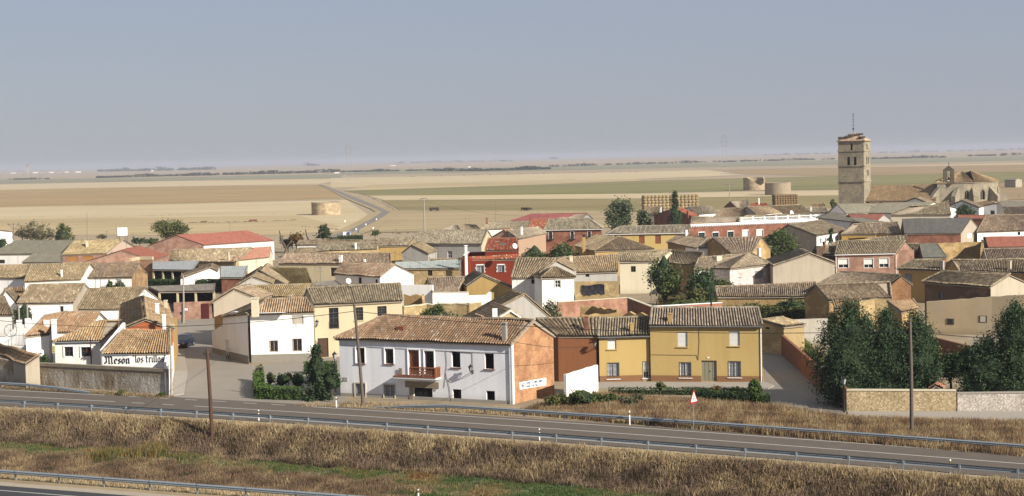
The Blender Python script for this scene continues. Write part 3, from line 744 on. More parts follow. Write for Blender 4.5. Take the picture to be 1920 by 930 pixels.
def tree(label, x, yb, yt, wpx, kind='leaf', shape='round', z=0.0, name='tree', cat='tree', trunk=True, n=None, leafs=None, Y=None, dens=1.0, group=None, lobes=None, bare=0.0, lean=0):
    base = P(x, yb, z) if Y is None else hz(PD(x, yb, Y)) + np.array([0, 0, z]); s = ppm(base)
    top = PP(x, yt, base - np.array([5., 0, 0]), base + np.array([5., 0, 0])); Ht = max(.5, top[2] - base[2]); W = wpx / s
    T = thing(name, label, cat, base, group); rg = np.random.default_rng(int(x * 7 + yb * 13))
    ctr = .28 if shape == 'round' else .06
    leafs = leafs or max(.24 if shape != 'cone' else .2, min(.6, 5.0 / s)); n = n or int(min(15000 if shape == 'cone' else 10000, max(200, dens * W * Ht / (leafs ** 2) * 17)))
    pc = np.array(GREENS[kind])
    if shape == 'cone':      # spruce / cypress: clumps of sprays on a tapering column
        nb = max(30, n // 55); t = rg.random(nb) ** 1.15; zz = Ht * (.04 + .95 * t)
        prof = np.sin(np.clip((1 - t) * 1.55, 0, 1) * math.pi / 2) ** .75 * (1 - .35 * np.clip((.15 - t) / .15, 0, 1)); a = rg.uniform(0, 6.283, nb)
        rr = W / 2 * prof * (.80 + .22 * rg.random(nb)) * (1 + .13 * np.sin(a * 5 + x) + .1 * np.sin(zz * 2.1 + x))
        cs = np.stack([rr * np.cos(a), rr * np.sin(a), zz], 1); cr_ = W * .062 * rg.uniform(.6, 1.4, nb)[:, None]
    elif shape == 'column':
        nb = max(24, n // 26); t = rg.random(nb); zz = Ht * (.02 + .97 * t); prof = np.minimum(1, np.minimum(t * 6 + .45, (1 - t) * 2.2 + .05)); a = rg.uniform(0, 6.283, nb)
        rr = W / 2 * prof * (.75 + .25 * rg.random(nb)); cs = np.stack([rr * np.cos(a), rr * np.sin(a), zz], 1); cr_ = W * .10 * rg.uniform(.7, 1.3, nb)[:, None]
    elif shape == 'spire':
        nb = max(30, n // 28); t = rg.random(nb) ** 1.4; zz = Ht * (.03 + .96 * t); a = rg.uniform(0, 6.283, nb); rr = W / 2 * (1 - t) ** .85 * (.45 + .55 * rg.random(nb)) * (.8 + .35 * np.abs(np.sin(zz * 4.5))) + .05; cs = np.stack([rr * np.cos(a), rr * np.sin(a), zz], 1); cr_ = W * .06 * rg.uniform(.7, 1.3, nb)[:, None]
    elif shape == 'egg':
        nb = max(40, n // 16); v = rg.normal(size=(nb, 3)); v /= np.linalg.norm(v, axis=1)[:, None]; v[:, :2] *= (1 - .25 * v[:, 2:3]); cs = v * np.array([W / 2, W / 2, Ht / 2]) * .95 + np.array([0, 0, Ht / 2]); cr_ = np.full((nb, 1), .05)
    elif shape == 'box':
        nb = max(20, n // 20); q = rg.uniform(-1, 1, (nb, 3)); k = rg.integers(0, 3, nb); q[np.arange(nb), k] = np.sign(q[np.arange(nb), k]) * .96
        cs = q * np.array([W / 2, W / 2, Ht / 2]) + np.array([0, 0, Ht / 2]); cr_ = np.full((nb, 1), .12)
    else:
        ctr = .28 if shape == 'round' else .06
        L = lobes or max(4, int(W * 1.6)); lc = rg.normal(size=(L, 3)); lc /= np.linalg.norm(lc, axis=1)[:, None]; lc *= rg.uniform(.25, .68, L)[:, None]
        lr = rg.uniform(.26, .46, L); half = Ht * (1 - ctr) / 2
        nb = max(30, n // 22); k = rg.integers(0, L, nb); v = rg.normal(size=(nb, 3)); v /= np.linalg.norm(v, axis=1)[:, None]
        q = lc[k] + v * lr[k][:, None] * (rg.random(nb) ** .4)[:, None]
        q[:, 2] = np.where(q[:, 2] < 0, q[:, 2] * .8, q[:, 2]); cs = q * np.array([W / 1.75, W / 1.75, half * 1.05]) + np.array([0, 0, Ht * ctr + half * .96]); cs[:, 2] = np.maximum(cs[:, 2], .05)
        cr_ = min(W, Ht) * .075 * rg.uniform(.6, 1.4, nb)[:, None]
    per = max(3, n // len(cs)); pts = (cs[:, None, :] + rg.normal(size=(len(cs), per, 3)) * cr_[:, None, :] * (np.array([1, 1, 1.25]) if shape in ('cone', 'column') else 1)).reshape(-1, 3)
    pts[:, 2] = np.abs(pts[:, 2]); pts[:, 0] += lean * pts[:, 2]
    tone = pc[rg.integers(0, len(pc), len(cs))] * rg.uniform(.65, 1.35, (len(cs), 1)); C = np.repeat(tone, per, 0) * rg.uniform(.8, 1.2, (len(pts), 1))
    V, Fq = leaf_quads(pts, leafs, droop=.75 if shape in ('cone', 'column') else None, rg=rg, aspect=2.4 if shape in ('cone', 'column') else 1.7)
    NTRI[0] += 2 * len(Fq)
    mesh_np('crown', V + base, Fq, M_LEAF, T, np.clip(C, 0, .8), kind=None)
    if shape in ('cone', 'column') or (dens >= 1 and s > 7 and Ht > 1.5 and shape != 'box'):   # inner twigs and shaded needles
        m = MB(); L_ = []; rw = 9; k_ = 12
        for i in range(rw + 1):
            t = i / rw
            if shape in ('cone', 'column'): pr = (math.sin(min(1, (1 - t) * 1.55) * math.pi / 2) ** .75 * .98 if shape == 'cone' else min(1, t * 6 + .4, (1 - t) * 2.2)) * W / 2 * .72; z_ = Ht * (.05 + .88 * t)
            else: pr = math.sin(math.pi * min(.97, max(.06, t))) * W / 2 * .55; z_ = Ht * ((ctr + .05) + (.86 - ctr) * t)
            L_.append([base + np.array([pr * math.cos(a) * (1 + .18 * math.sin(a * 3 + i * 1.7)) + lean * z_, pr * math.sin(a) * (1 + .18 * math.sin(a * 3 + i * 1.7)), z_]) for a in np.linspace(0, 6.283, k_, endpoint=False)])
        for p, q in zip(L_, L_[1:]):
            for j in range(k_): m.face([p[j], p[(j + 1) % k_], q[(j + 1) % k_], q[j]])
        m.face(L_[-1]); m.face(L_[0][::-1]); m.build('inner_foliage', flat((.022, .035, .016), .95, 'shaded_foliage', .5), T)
    if trunk:
        m = MB(); th = Ht * (.85 if shape in ('cone', 'column') else .5); r = max(.06, min(.3, W * .035)); m.tube([base - np.array([0, 0, .3]), base + np.array([W * .02, 0, th * .5]), base + np.array([lean * th, 0, th])], r, r * .35)
        if shape == 'round':
            for _ in range(7):
                c = cs[rg.integers(len(cs))]; m.tube([base + np.array([0, 0, th * rg.uniform(.35, .8)]), base + (np.array([0, 0, th * .8]) + c) / 2, base + c], r * .45, r * .1, n=5)
        m.build('trunk', M_BARK, T)
    return T
def hedge(label, pts, h, wd, kind='hedge', z=0.0, name='hedge', cat='hedge', dens=1.0, leafs=.2, group=None):
    Q = [hz(P(*p, z)) for p in pts]; cen = sum(Q) / len(Q); T = thing(name, label, cat, cen, group); Pt = []; rg = np.random.default_rng(int(pts[0][0]) + 99)
    core = MB()
    for a, b in zip(Q, Q[1:]):
        L = np.linalg.norm(b - a); u = (b - a) / L; n = np.array([-u[1], u[0], 0.]) * (1 if wd > 0 else -1); core.prism([a + n * .14, b + n * .14, b + n * (abs(wd) - .32), a + n * (abs(wd) - .32)], -.1, h - .16)
        w2_ = abs(wd); k = int(L * (h * 2 + w2_) * 95 * dens); f = rg.random(k); x = rg.uniform(0, L, k); o = np.zeros((k, 3)); hv = h * (1 + .05 * vn(x, x * 0, 1.0, 2))
        side_ = rg.random(k); ar = h / (2 * h + w2_)
        yy = np.where(side_ < ar, 0, np.where(side_ < 2 * ar, w2_, rg.uniform(0, w2_, k))); zz = np.where(side_ < 2 * ar, rg.uniform(0, 1, k) * hv, hv)
        Pt.append(a + u * x[:, None] + n * yy[:, None] + np.stack([0 * x, 0 * x, zz], 1) + rg.normal(size=(k, 3)) * .06)
    Pt = np.concatenate(Pt); V, Fq = leaf_quads(Pt, leafs, rg=rg); pc = np.array(GREENS[kind]); C = pc[rg.integers(0, len(pc), len(Fq))] * rg.uniform(.75, 1.25, (len(Fq), 1)) * (1 + .15 * vn(Pt[:, 0], Pt[:, 1], 1.5, 4))[:, None]
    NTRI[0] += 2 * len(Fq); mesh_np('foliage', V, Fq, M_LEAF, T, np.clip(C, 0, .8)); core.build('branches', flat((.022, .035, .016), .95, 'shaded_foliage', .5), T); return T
# ------------------------------------------------------------------ ground, fields, roads
def curve(pts, z=0.0, deg=2):
    Q = np.array([P(*p, z) for p in pts]); c = np.polyfit(Q[:, 0] / 50, Q[:, 1], deg)
    return lambda x: np.polyval(c, np.asarray(x) / 50)
y_far = curve([(0, 731), (190, 741), (575, 763), (960, 786), (1440, 819), (1920, 855)])
y_cen = curve([(0, 742), (225, 754), (480, 769), (960, 799), (1440, 832), (1920, 871)])
y_near = curve([(0, 754), (480, 784.5), (960, 815.5), (1440, 850), (1920, 889)])
y_rail = curve([(44, 765), (353, 783), (486, 792), (628, 803), (1014, 828), (1188, 841), (1373, 855), (1572, 871), (1788, 889), (1902, 899)])
y_low = curve([(22, 898), (125, 905.5), (230, 913), (337, 921), (445, 930)], deg=1)
def g_h(x, y):
    """ground height: flat village, embankment and wet ditch in front of the main road"""
    t = y_rail(x) - y; W = np.maximum(y_rail(x) - y_low(x), 18.0)
    ss = lambda v: np.clip(v, 0, 1) ** 2 * (3 - 2 * np.clip(v, 0, 1))
    z = -2.2 * ss((t - 1.0) / 4.6) + 2.1 * ss((t - (W - 9)) / 7.5)
    k = ss((t - 1.2) / 2) * (1 - ss((t - W + 2.5) / 1.5))
    return z + k * (.16 * vn(x, y, 2.5, 11) + .07 * vn(x, y, .9, 12)) + (t > W - 1) * 0
xs = np.linspace(-78, 78, 200)
offs = list(np.arange(-44, 1.01, .5)); rows = []
def zone_col(x, y):
    t = y_rail(x) - y; W = np.maximum(y_rail(x) - y_low(x), 18.0); n1 = vn(x, y, 3, 21)[..., None]; n2 = vn(x, y, 1.1, 22)[..., None]
    straw = np.array([.36, .28, .17]); brown = np.array([.17, .13, .085]); green = np.array([.10, .12, .045]); dusty = np.array([.38, .32, .24]); oran = np.array([.26, .15, .05])
    c = np.broadcast_to(dusty, x.shape + (3,)).copy(); T_ = t[..., None]; W_ = W[..., None]
    c = np.where(T_ > .8, straw * (1 + .15 * n2), c); c = np.where(T_ > 2.0, brown * (1 + .25 * n2), c)
    low = np.where(n1 > .25, oran, np.where(n2 > -.2, green, green * 1.3 + .05)); c = np.where(T_ > 5.6, low, c)
    c = np.where((T_ > 10.5 + n1) & ((x[..., None] < -11) | (T_ > W_ - 11)), brown * (1.2 + .3 * n2), c); c = np.where(T_ > W_ - 2.2, straw, c)
    return c
pts = []; rowsz = []
for o in offs:
    y = y_rail(xs) + o; rowsz.append(np.stack([xs, y, g_h(xs, y)], 1))
front = y_rail(xs) - 44; rowsz.insert(0, np.stack([xs * 1.0, np.full_like(xs, -60), np.full_like(xs, -.1)], 1)); rowsz.insert(1, np.stack([xs, front - 2, g_h(xs, front)], 1))
for Y, s in ((215, 1.6), (300, 2.4), (420, 3.2), (600, 4.5), (900, 6.5), (1500, 10), (2500, 16), (4000, 25), (7000, 42), (12000, 70), (20000, 115)):
    z = np.zeros_like(xs) if Y < 5000 else 5 * (Y / 20000) * vn(xs * s, xs * 0 + Y, 1500, 8) + (Y - 5000) / 15000 * 4
    rowsz.append(np.stack([xs * s, np.full_like(xs, Y), z], 1))
V = np.concatenate(rowsz); I = np.arange(len(V)).reshape(len(rowsz), -1)
Fq = np.stack([I[:-1, :-1], I[:-1, 1:], I[1:, 1:], I[1:, :-1]], -1).reshape(-1, 4)
cen = V[Fq].mean(1); C = zone_col(cen[:, 0], cen[:, 1]); C[cen[:, 1] > 480] = (.43, .34, .225); C[(cen[:, 1] > 160) & (cen[:, 1] <= 480)] = (.34, .27, .18)
M_GROUND = attr_mat('bare_earth', .95, .45, .35, bmp=.4)
g_ = mesh_np('ground', V, Fq, M_GROUND, None, C, org=np.zeros(3)); tag(g_, 'bare earth ground of the village and the plain', kind='structure')

def sheet(name, poly, z, mat, label=None):
    Q = [P(*p, z) for p in poly]; m = MB(); m.face([tuple(q) for q in Q]); o = m.build(name, mat); tag(o, label, kind='structure'); return o
def field_mat(c1, c2, st=.02, name='field_soil'):
    c1, c2 = [tuple(a * k for a, k in zip(c, (.71, .69, .575))) for c in (c1, c2)]; m, n, b = nm(name); a = noise(n, .01, 5, stretch=(.25, 1.2, 1)); f = noise(n, .06, 5, stretch=(.2, 1.5, 1))
    base = mix(n, ramp(n, a, ((.35, (0, 0, 0)), (.65, (1, 1, 1)))), c1, c2); base = mix(n, .35, base, f, 'OVERLAY')
    n.links.new(base, b.inputs['Base Color']); return m
F_STRAW = field_mat((.47, .37, .245), (.54, .44, .30)); F_PALE = field_mat((.57, .47, .34), (.62, .52, .385)); F_TAN = field_mat((.38, .275, .155), (.43, .315, .185)); F_GREEN = field_mat((.20, .20, .085), (.28, .25, .125))
F_OLIVE = field_mat((.26, .22, .11), (.31, .26, .14)); F_BROWN = field_mat((.34, .25, .16), (.40, .29, .19)); F_DRY = field_mat((.40, .32, .215), (.46, .37, .25)); F_PINK = field_mat((.46, .33, .25), (.5, .38, .29)); F_GREY = field_mat((.25, .25, .19), (.3, .29, .22))
fields = [
 (F_STRAW, [(-60, 358), (620, 345), (620, 372), (-60, 392)], 'tan ploughed field'), (F_TAN, [(-60, 359), (330, 349), (605, 347), (640, 372), (360, 381), (-60, 389)], 'wide tan brown field left of the country road'),
 (F_PALE, [(-60, 391), (650, 375), (690, 402), (640, 436), (-60, 436)], 'pale stubble field on the left'),
 (F_STRAW, [(-60, 412), (560, 404), (640, 425), (560, 442), (-60, 440)], 'straw field strip behind the left roofs'),
 (F_PALE, [(-60, 347), (200, 342), (420, 338), (640, 335), (600, 345), (300, 350), (-60, 357)], 'thin pale field strip on the left'),
 (F_GREY, [(-60, 337), (300, 333), (640, 326), (640, 334), (200, 341), (-60, 346)], 'grey green far field on the left'),
 (F_PALE, [(620, 334), (1200, 322), (1400, 317), (1990, 304), (1990, 312), (1400, 322), (1200, 336), (1000, 342), (620, 352)], 'broad pale field band across the plain'),
 (F_STRAW, [(700, 346), (1200, 333), (1200, 340), (1020, 346), (640, 358)], 'straw strip above the green field'),
 (F_GREEN, [(645, 358), (1030, 345), (1200, 339), (1400, 334), (1560, 330), (1990, 320), (1990, 345), (1570, 355), (1400, 357), (1200, 362), (700, 367)], 'long green field across the plain'),
 (F_PALE, [(690, 367), (1200, 363), (1572, 357), (1572, 366), (1200, 372), (720, 375)], 'pale lane between the green fields'),
 (F_OLIVE, [(715, 375), (1200, 373), (1572, 366), (1700, 362), (1700, 395), (1200, 398), (750, 394)], 'olive green field behind the village'),
 (F_DRY, [(730, 394), (1200, 395), (1990, 385), (1990, 402), (1200, 425), (700, 436), (690, 415)], 'dry waste ground behind the village'),
 (F_BROWN, [(1322, 318), (1990, 307), (1990, 320), (1560, 330), (1400, 327)], 'brown ploughed field towards the church'),
 (F_PALE, [(1050, 325), (1200, 322), (1400, 327), (1330, 331), (1200, 335), (1080, 338)], 'pale wedge shaped field'),
 (F_BROWN, [(1860, 345), (1990, 338), (1990, 372), (1880, 375)], 'brown field right of the church'),
 (F_GREY, [(640, 320), (1990, 291), (1990, 299), (640, 328)], 'bluish green far field band'), (F_PINK, [(640, 312), (1990, 285), (1990, 289), (640, 316)], 'pinkish far field band'),
]
for k, (m_, poly, lab) in enumerate(fields): sheet("field", poly, .03 + .012 * k, m_, lab)
M_ASPH = flat((.150, .125, .103), .92, 'worn_asphalt', .18, scale=.8); M_ASPH2 = flat((.042, .042, .046), .85, 'fresh_asphalt', .12, scale=1.5); M_PAINT = flat((.56, .55, .52), .8, 'road_paint', .15)
M_PLAZA = flat((.315, .28, .235), .92, 'concrete_paving', .13, scale=.35); M_SHOULD = flat((.43, .37, .29), .95, 'gravel_shoulder', .2, scale=2)
def strip(name, f0, f1, x0, x1, z, mat, label=None, n=60, kind='structure'):
    X = np.linspace(x0, x1, n + 1); m = MB()
    for i in range(n): m.face([(X[i], f0(X[i]), z), (X[i + 1], f0(X[i + 1]), z), (X[i + 1], f1(X[i + 1]), z), (X[i], f1(X[i]), z)])
    o = m.build(name, mat); tag(o, label, kind=kind); return o
off = lambda f, d: (lambda x: f(x) + d)
sheet('plaza', [(300, 742), (322, 741), (334, 700), (334, 596), (402, 596), (402, 662), (470, 685), (600, 672), (660, 672), (645, 757), (560, 763), (470, 758)], .008, M_PLAZA, 'concrete paved square beside the white cottage')
strip('road', off(y_rail, .35), off(y_far, 1.1), -78, 78, .014, M_ASPH, 'brown grey asphalt road between the guard rails')
for f, lab, xr in ((y_far, 'far edge line', (575, 1990)), (y_near, 'near edge line', (-80, 1990)), (y_cen, 'centre line', (480, 1990)), (y_cen, 'centre line', (-80, 225)), (y_far, 'far edge line', (-80, 190)), (y_cen, 'centre line', (368, 480))):
    xa, xb = [PP(x_, 770, np.array([-50, 158., 0]), np.array([50, 105., 0]))[0] for x_ in xr]
    strip('road_line', off(f, -.10), off(f, .10), xa, xb, .02, M_PAINT, 'white painted ' + lab)
for x0, x1, f in ((232, 252, y_far), (288, 308, y_far), (338, 360, y_far), (390, 415, y_far), (447, 472, y_far), (500, 526, y_far), (255, 278, y_cen), (310, 333, y_cen)):
    a, b = [PP(x_, 755, np.array([-50, 158., 0]), np.array([50, 105., 0]))[0] for x_ in (x0, x1)]
    strip('road_dash', off(f, -.09), off(f, .09), a, b, .02, M_PAINT, n=2)
strip('lower_road', lambda x: y_low(x) - 30, off(y_low, -1.0), -70, 40, -.06, M_SHOULD, 'pale gravel shoulder of the lower road')
strip('lower_road_asphalt', lambda x: y_low(x) - 28, off(y_low, -2.2), -70, 40, -.045, M_ASPH2, 'dark fresh asphalt of the lower road')
strip('road_line', off(y_low, -3.75), off(y_low, -3.6), -70, 40, -.04, M_PAINT, 'white edge line of the lower road')
# country road across the plain, built from its two edges
le = [(612, 445), (637, 436), (655, 431), (697, 410), (716, 397), (705, 391), (655, 372), (622, 356), (598, 346)]
re_ = [(634, 445), (657, 436), (672, 431), (711, 411), (731, 398), (713, 389), (669, 370.8), (631, 356), (603, 346)]
m = MB()
for i in range(len(le) - 1): m.face([tuple(P(*p, .32)) for p in (le[i], re_[i], re_[i + 1], le[i + 1])])
o = m.build('country_road', flat((.25, .225, .20), .9, 'old_asphalt', .15, scale=.2)); tag(o, 'grey country road running out to the plain', kind='structure')
m = MB()
le2 = [(x - 22 * (y - 340) / 100, y) for x, y in le]; re2 = [(x + 30 * (y - 340) / 100, y) for x, y in re_]
for i in range(len(le) - 1): m.face([tuple(P(*p, .28)) for p in (le2[i], re2[i], re2[i + 1], le2[i + 1])])
o = m.build('road_verge', F_DRY); tag(o, 'dry grassy verges of the country road', kind='structure')
# pavement and lane by the yellow house
def slab(name, poly, z, mat, label):
    Q = [P(*p, z) for p in poly]; m = MB(); m.prism([tuple(q[:2]) for q in Q], -.2, z); o = m.build(name, mat); tag(o, label, kind='structure')
slab('pavement', [(1119, 727), (1440, 728), (1452, 722), (1434, 716), (1121, 716)], .12, M_CONC, 'raised concrete pavement along the yellow house')
sheet('lane', [(1434, 727), (1432, 640), (1452, 645), (1590, 772), (1590, 790), (1480, 775), (1436, 760)], .008, flat((.27, .245, .21), .92, 'lane_concrete', .15, scale=.5), 'concrete lane beside the yellow house')
slab('footpath', [(1590, 771), (1785, 771), (1960, 771), (1960, 790), (1785, 789), (1590, 782)], .1, M_CONC, 'pale concrete footpath below the pebble wall')
slab('kerb', [(322, 741), (345, 737), (352, 700), (345, 655), (333, 655), (322, 735)], .12, M_CONC, 'pale pavement on the corner of the tavern')

# ------------------------------------------------------------------ guard rails
W_SEC = [(0, 0), (.01, .03), (.08, .07), (.08, .115), (.02, .155), (.08, .195), (.08, .24), (.01, .28), (0, .31)]
def guard_rail(label, f, x0, x1, zf, side, top=.72, dips=None, beam_off=.1, zg=None):
    X = np.linspace(x0, x1, 800); Y = f(X); cum = np.concatenate([[0], np.cumsum(np.hypot(np.diff(X), np.diff(Y)))]); L = cum[-1]; k = int(L / 4.0)
    at = lambda s: np.array([np.interp(s, cum, X), np.interp(s, cum, Y), 0.0])
    T = thing('guard_rail', label, 'guard rail', at(L / 2) + np.array([0, 0, zf]))
    post = None
    for i in range(k + 1):
        p = at(min(L, i * 4.0)); d = nrm2(at(min(L, i * 4. + .5)) - at(max(0, i * 4. - .5))); n = np.array([-d[1], d[0], 0.])
        drop = 0 if dips is None else dips(i * 4.0, L)
        zz = zf if zg is None else zg(p[0], p[1])
        if drop < .45:
            m = MB(); m.box(p + np.array([0, 0, zz - .5]), .13, .07, top + .45 - drop, d); m.build('post', M_GALV, T)
        if i < k:
            a, b = at(i * 4.0), at(min(L, (i + 1) * 4.0 + .12)); m = MB(); da, db = (drop, dips((i + 1) * 4.0, L)) if dips else (0, 0)
            fr = lambda q, s_, dd, e: q + n * side * (beam_off + s_[0] + e) + np.array([0, 0, zf + top - .31 + s_[1] - dd])
            for e, fl in ((0, 1), (-.006, -1)):
                for s0, s1 in zip(W_SEC, W_SEC[1:]):
                    q = [fr(a, s0, da, e), fr(b, s0, db, e), fr(b, s1, db, e), fr(a, s1, da, e)]; m.face(q if fl * side < 0 else q[::-1])
            # spacer between beam and post
            m.box(at(i * 4.0 + .02) + n * side * .06 + np.array([0, 0, zf + top - .28 - drop]), .12, .16, .24, d); m.build('rail_beam', M_GALV, T)
    return T
xa = PP(-60, 760, np.array([-50, 158., 0]), np.array([50, 105., 0]))[0]
guard_rail('long galvanised guard rail seen from behind on the near side of the road', y_rail, -62, 52, .0, +1)
guard_rail('galvanised guard rail above the ditch beside the lower road', y_low, -52, 20, -.05, -1)
_yl = curve([(10, 729), (120, 735.5), (210, 740.5)], deg=1); _xl = [PP(x_, 735, np.array([-50, 158., 0]), np.array([50, 105., 0]))[0] for x_ in (-60, 214)]
guard_rail('short guard rail sinking into the ground below the stained wall', _yl, _xl[0], _xl[1], 0, -1, dips=lambda s, L: max(0, (s - L + 10) / 10) * .75)
y_fr = curve([(690, 763.5), (745, 766.5), (881, 774), (1026, 785), (1103, 790), (1345, 807), (1525, 821), (1720, 835), (1822, 842)], deg=2); _xf = [PP(x_, 780, np.array([-50, 158., 0]), np.array([50, 105., 0]))[0] for x_ in (688, 1990)]
guard_rail('galvanised guard rail between the white house and the road', y_fr, _xf[0], _xf[1] + 3, 0, -1, dips=lambda s, L: max(0, (7 - s) / 7) * .65)

def delineator(x, yb, z=0.0, label='', h=.98):
    p = P(x, yb, z); m = MB(); T = thing('delineator_post', label, 'marker post', p, 'white marker posts along the road')
    m.box(p - np.array([0, 0, .3]), .10, .08, h + .3, RIGHT); m.build('post', M_WHITE, T); m = MB(); m.box(p + np.array([0, -.003, h * .72]), .106, .086, .17, RIGHT); m.build('band', M_IRON, T)
    m = MB(); m.box(p + np.array([0, -.06, h * .76]), .05, .012, .09, RIGHT); m.build('reflector', flat((.5, .3, .05), .3, 'amber_reflector', .1), T)
delineator(485.5, 789, label='white marker post at the near guard rail, above the brown pole'); delineator(631, 764, label='white marker post by the left corner of the white house')
delineator(1012, 826, label='white marker post at the near guard rail, below the brick gable'); delineator(1181, 797, label='white marker post in the dry grass behind the far rail', h=1.25); delineator(1782, 887, label='white marker post at the near guard rail, right of the wooden pole')
delineator(785, 941, z=-.8, label='white marker post at the very bottom edge, in the ditch grass', h=.9)

# ------------------------------------------------------------------ dry grass and brush
def tufts(name, label, X, Y, Z, hgt, kinds, blades=6, wid=.035, spread=.12, leanf=.35, cat=None, hmul=None):
    n = len(X); rg = np.random.default_rng(n); k = n * blades
    bx = np.repeat(X, blades) + rg.normal(0, spread, k); by = np.repeat(Y, blades) + rg.normal(0, spread, k); bz = np.repeat(Z, blades) - .05
    h = np.repeat(hgt, blades) * rg.uniform(.55, 1.2, k); a = rg.uniform(0, 6.283, k); ln = rg.uniform(0, leanf, k) * h; fa = rg.uniform(0, 3.14, k); wv = wid * rg.uniform(.6, 1.4, k)
    wx = np.cos(fa) * wv; wy = np.sin(fa) * wv
    V = np.stack([np.stack([bx - wx, by - wy, bz], 1), np.stack([bx + wx, by + wy, bz], 1), np.stack([bx + np.cos(a) * ln + leanf * .25 * h, by + np.sin(a) * ln, bz + h], 1)], 1).reshape(-1, 3)
    C = np.repeat(kinds, blades, 0) * rg.uniform(.75, 1.25, (k, 1)); NTRI[0] += k
    o = mesh_np(name, V, np.arange(3 * k).reshape(k, 3), M_GRASS, None, np.clip(C, 0, .8), org=np.array([X.mean(), Y.mean(), 0])); tag(o, label, kind='stuff'); return o
def pick(pal, w_, n, noi=None):
    pal = np.array(pal); w_ = np.array(w_, float); w_ /= w_.sum()
    if noi is None: return pal[rng.choice(len(pal), n, p=w_)]
    q = np.clip(.5 + .5 * noi + rng.normal(0, .11, n), 0, .999); return pal[np.searchsorted(np.cumsum(w_), q)]
STRAW = (.60, .47, .28); STRAW2 = (.48, .36, .20); MAUVE = (.29, .205, .145); DKBR = (.14, .095, .06); OLV = (.13, .125, .05); GRN = (.11, .15, .045); ORG_ = (.34, .18, .05); YELG = (.30, .27, .06)
def region(n, x0, x1, t0, t1):
    X = rng.uniform(x0, x1, n); t = rng.uniform(0, 1, n); W = np.maximum(y_rail(X) - y_low(X), 18.0)
    ta = t0(W) if callable(t0) else t0; tb = t1(W) if callable(t1) else t1
    tt = ta + (tb - ta) * t; Y = y_rail(X) - tt; return X, Y, g_h(X, Y), tt
X, Y, Z, t = region(7000, -60, 46, .55, 2.0); nz = vn(X, Y, 1.8, 31); tufts('dry_grass', 'short pale straw grass along the rail', X, Y, Z, .16 + .12 * rng.random(len(X)) + .12 * (nz > .4), pick([STRAW, STRAW2, (.6, .5, .32)], [3, 2, 2], len(X)))
X, Y, Z, t = region(24000, -60, 46, 1.6, 6.2); nz = vn(X, Y, 2.6, 32) * 1.2 - (t - 3.4) * .20; nz2 = vn(X, Y, 1.2, 33)
tufts('dry_brush', 'tall dry grass and brown weeds on the road embankment', X, Y, Z, .22 + .30 * rng.random(len(X)) ** 1.5 + .42 * np.clip(nz2, 0, 1.2), pick([DKBR, OLV, MAUVE, (.36, .26, .17), STRAW2, (.62, .49, .29)], [.8, .7, 2.2, 1.8, 2.0, 2.6], len(X), nz * .9), blades=7, leanf=.7, wid=.04)
X, Y, Z, t = region(36000, -60, 46, 5.2, lambda W: W - 10.5); k_ = (t < 11 + 2 * vn(X, Y, 2.5, 37)) | (X > -12 + 5 * vn(X, Y, 3, 38)); X, Y, Z = X[k_], Y[k_], Z[k_]; nz = vn(X * .45, Y, 2.1, 34) + .12 + .3 * (X > -14)
tufts('ditch_grass', 'low green and rusty grass in the bottom of the ditch', X, Y, Z, .14 + .16 * rng.random(len(X)), pick([(.28, .155, .06), (.30, .22, .11), (.33, .28, .14), (.19, .17, .075), (.13, .175, .055), (.10, .16, .05)], [1.3, 1.6, 1.4, 1.4, 1.9, 1.4], len(X), nz), blades=6, wid=.035, leanf=.6)
X, Y, Z, t = region(46000, -60, 46, 9.5, lambda W: W - 2.2); W_ = np.maximum(y_rail(X) - y_low(X), 18.0); k_ = ((t > 10.5 + 1.5 * vn(X, Y, 2.5, 37)) & (X < -10 + 5 * vn(X, Y, 3, 38))) | (t > W_ - 11.5); X, Y, Z = X[k_], Y[k_], Z[k_]; nz = vn(X, Y, 2.0, 35)
tufts('dry_thistles', 'brown thistles and dry weeds above the lower rail', X, Y, Z, .26 + .22 * rng.random(len(X)) + .14 * np.clip(vn(X, Y, 1.0, 36), 0, 1), pick([(.10, .10, .05), (.19, .12, .075), (.28, .19, .12), (.36, .26, .15), STRAW2], [.8, 1.6, 2, 2, 1.4], len(X), nz), blades=7, leanf=.7)
X, Y, Z, t = region(4000, -60, 30, lambda W: W - 2.4, lambda W: W - .2); tufts('straw_grass', 'pale straw grass beside the lower rail', X, Y, Z, .2 + .15 * rng.random(len(X)), pick([STRAW, STRAW2, (.6, .5, .32)], [2, 2, 2], len(X)))
def brush(name, label, X, Y, Z, hgt, kinds, per=9, size=.16, rad=.22):
    """fluffy weeds: little clouds of short crossed stems"""
    n = len(X); Pt = np.repeat(np.stack([X, Y, Z], 1), per, 0) + rng.normal(size=(n * per, 3)) * np.array([rad, rad, 0]); Pt[:, 2] += np.repeat(hgt, per) * rng.random(n * per)
    V, Fq = leaf_quads(Pt, size, droop=.5, aspect=4.5); C = np.repeat(kinds, per, 0) * rng.uniform(.7, 1.3, (n * per, 1)); NTRI[0] += 2 * len(Fq)
    o = mesh_np(name, V, Fq, M_GRASS, None, np.clip(C, 0, .8), org=np.array([X.mean(), Y.mean(), 0])); tag(o, label, kind='stuff')
X, Y, Z, t = region(11000, -60, 46, 2.2, 6.4); nz = vn(X, Y, 2.0, 51); k_ = (nz + rng.normal(0, .3, len(X))) > -.15
brush('weeds', 'mauve brown fluffy weeds on the embankment', X[k_], Y[k_], Z[k_], .35 + .3 * np.clip(nz[k_], 0, 1), pick([(.12, .085, .055), (.09, .085, .04), (.21, .145, .10), (.30, .21, .13), (.26, .17, .12)], [1, .8, 2, 1.4, 1.5], k_.sum(), vn(X[k_], Y[k_], 1.4, 52)))
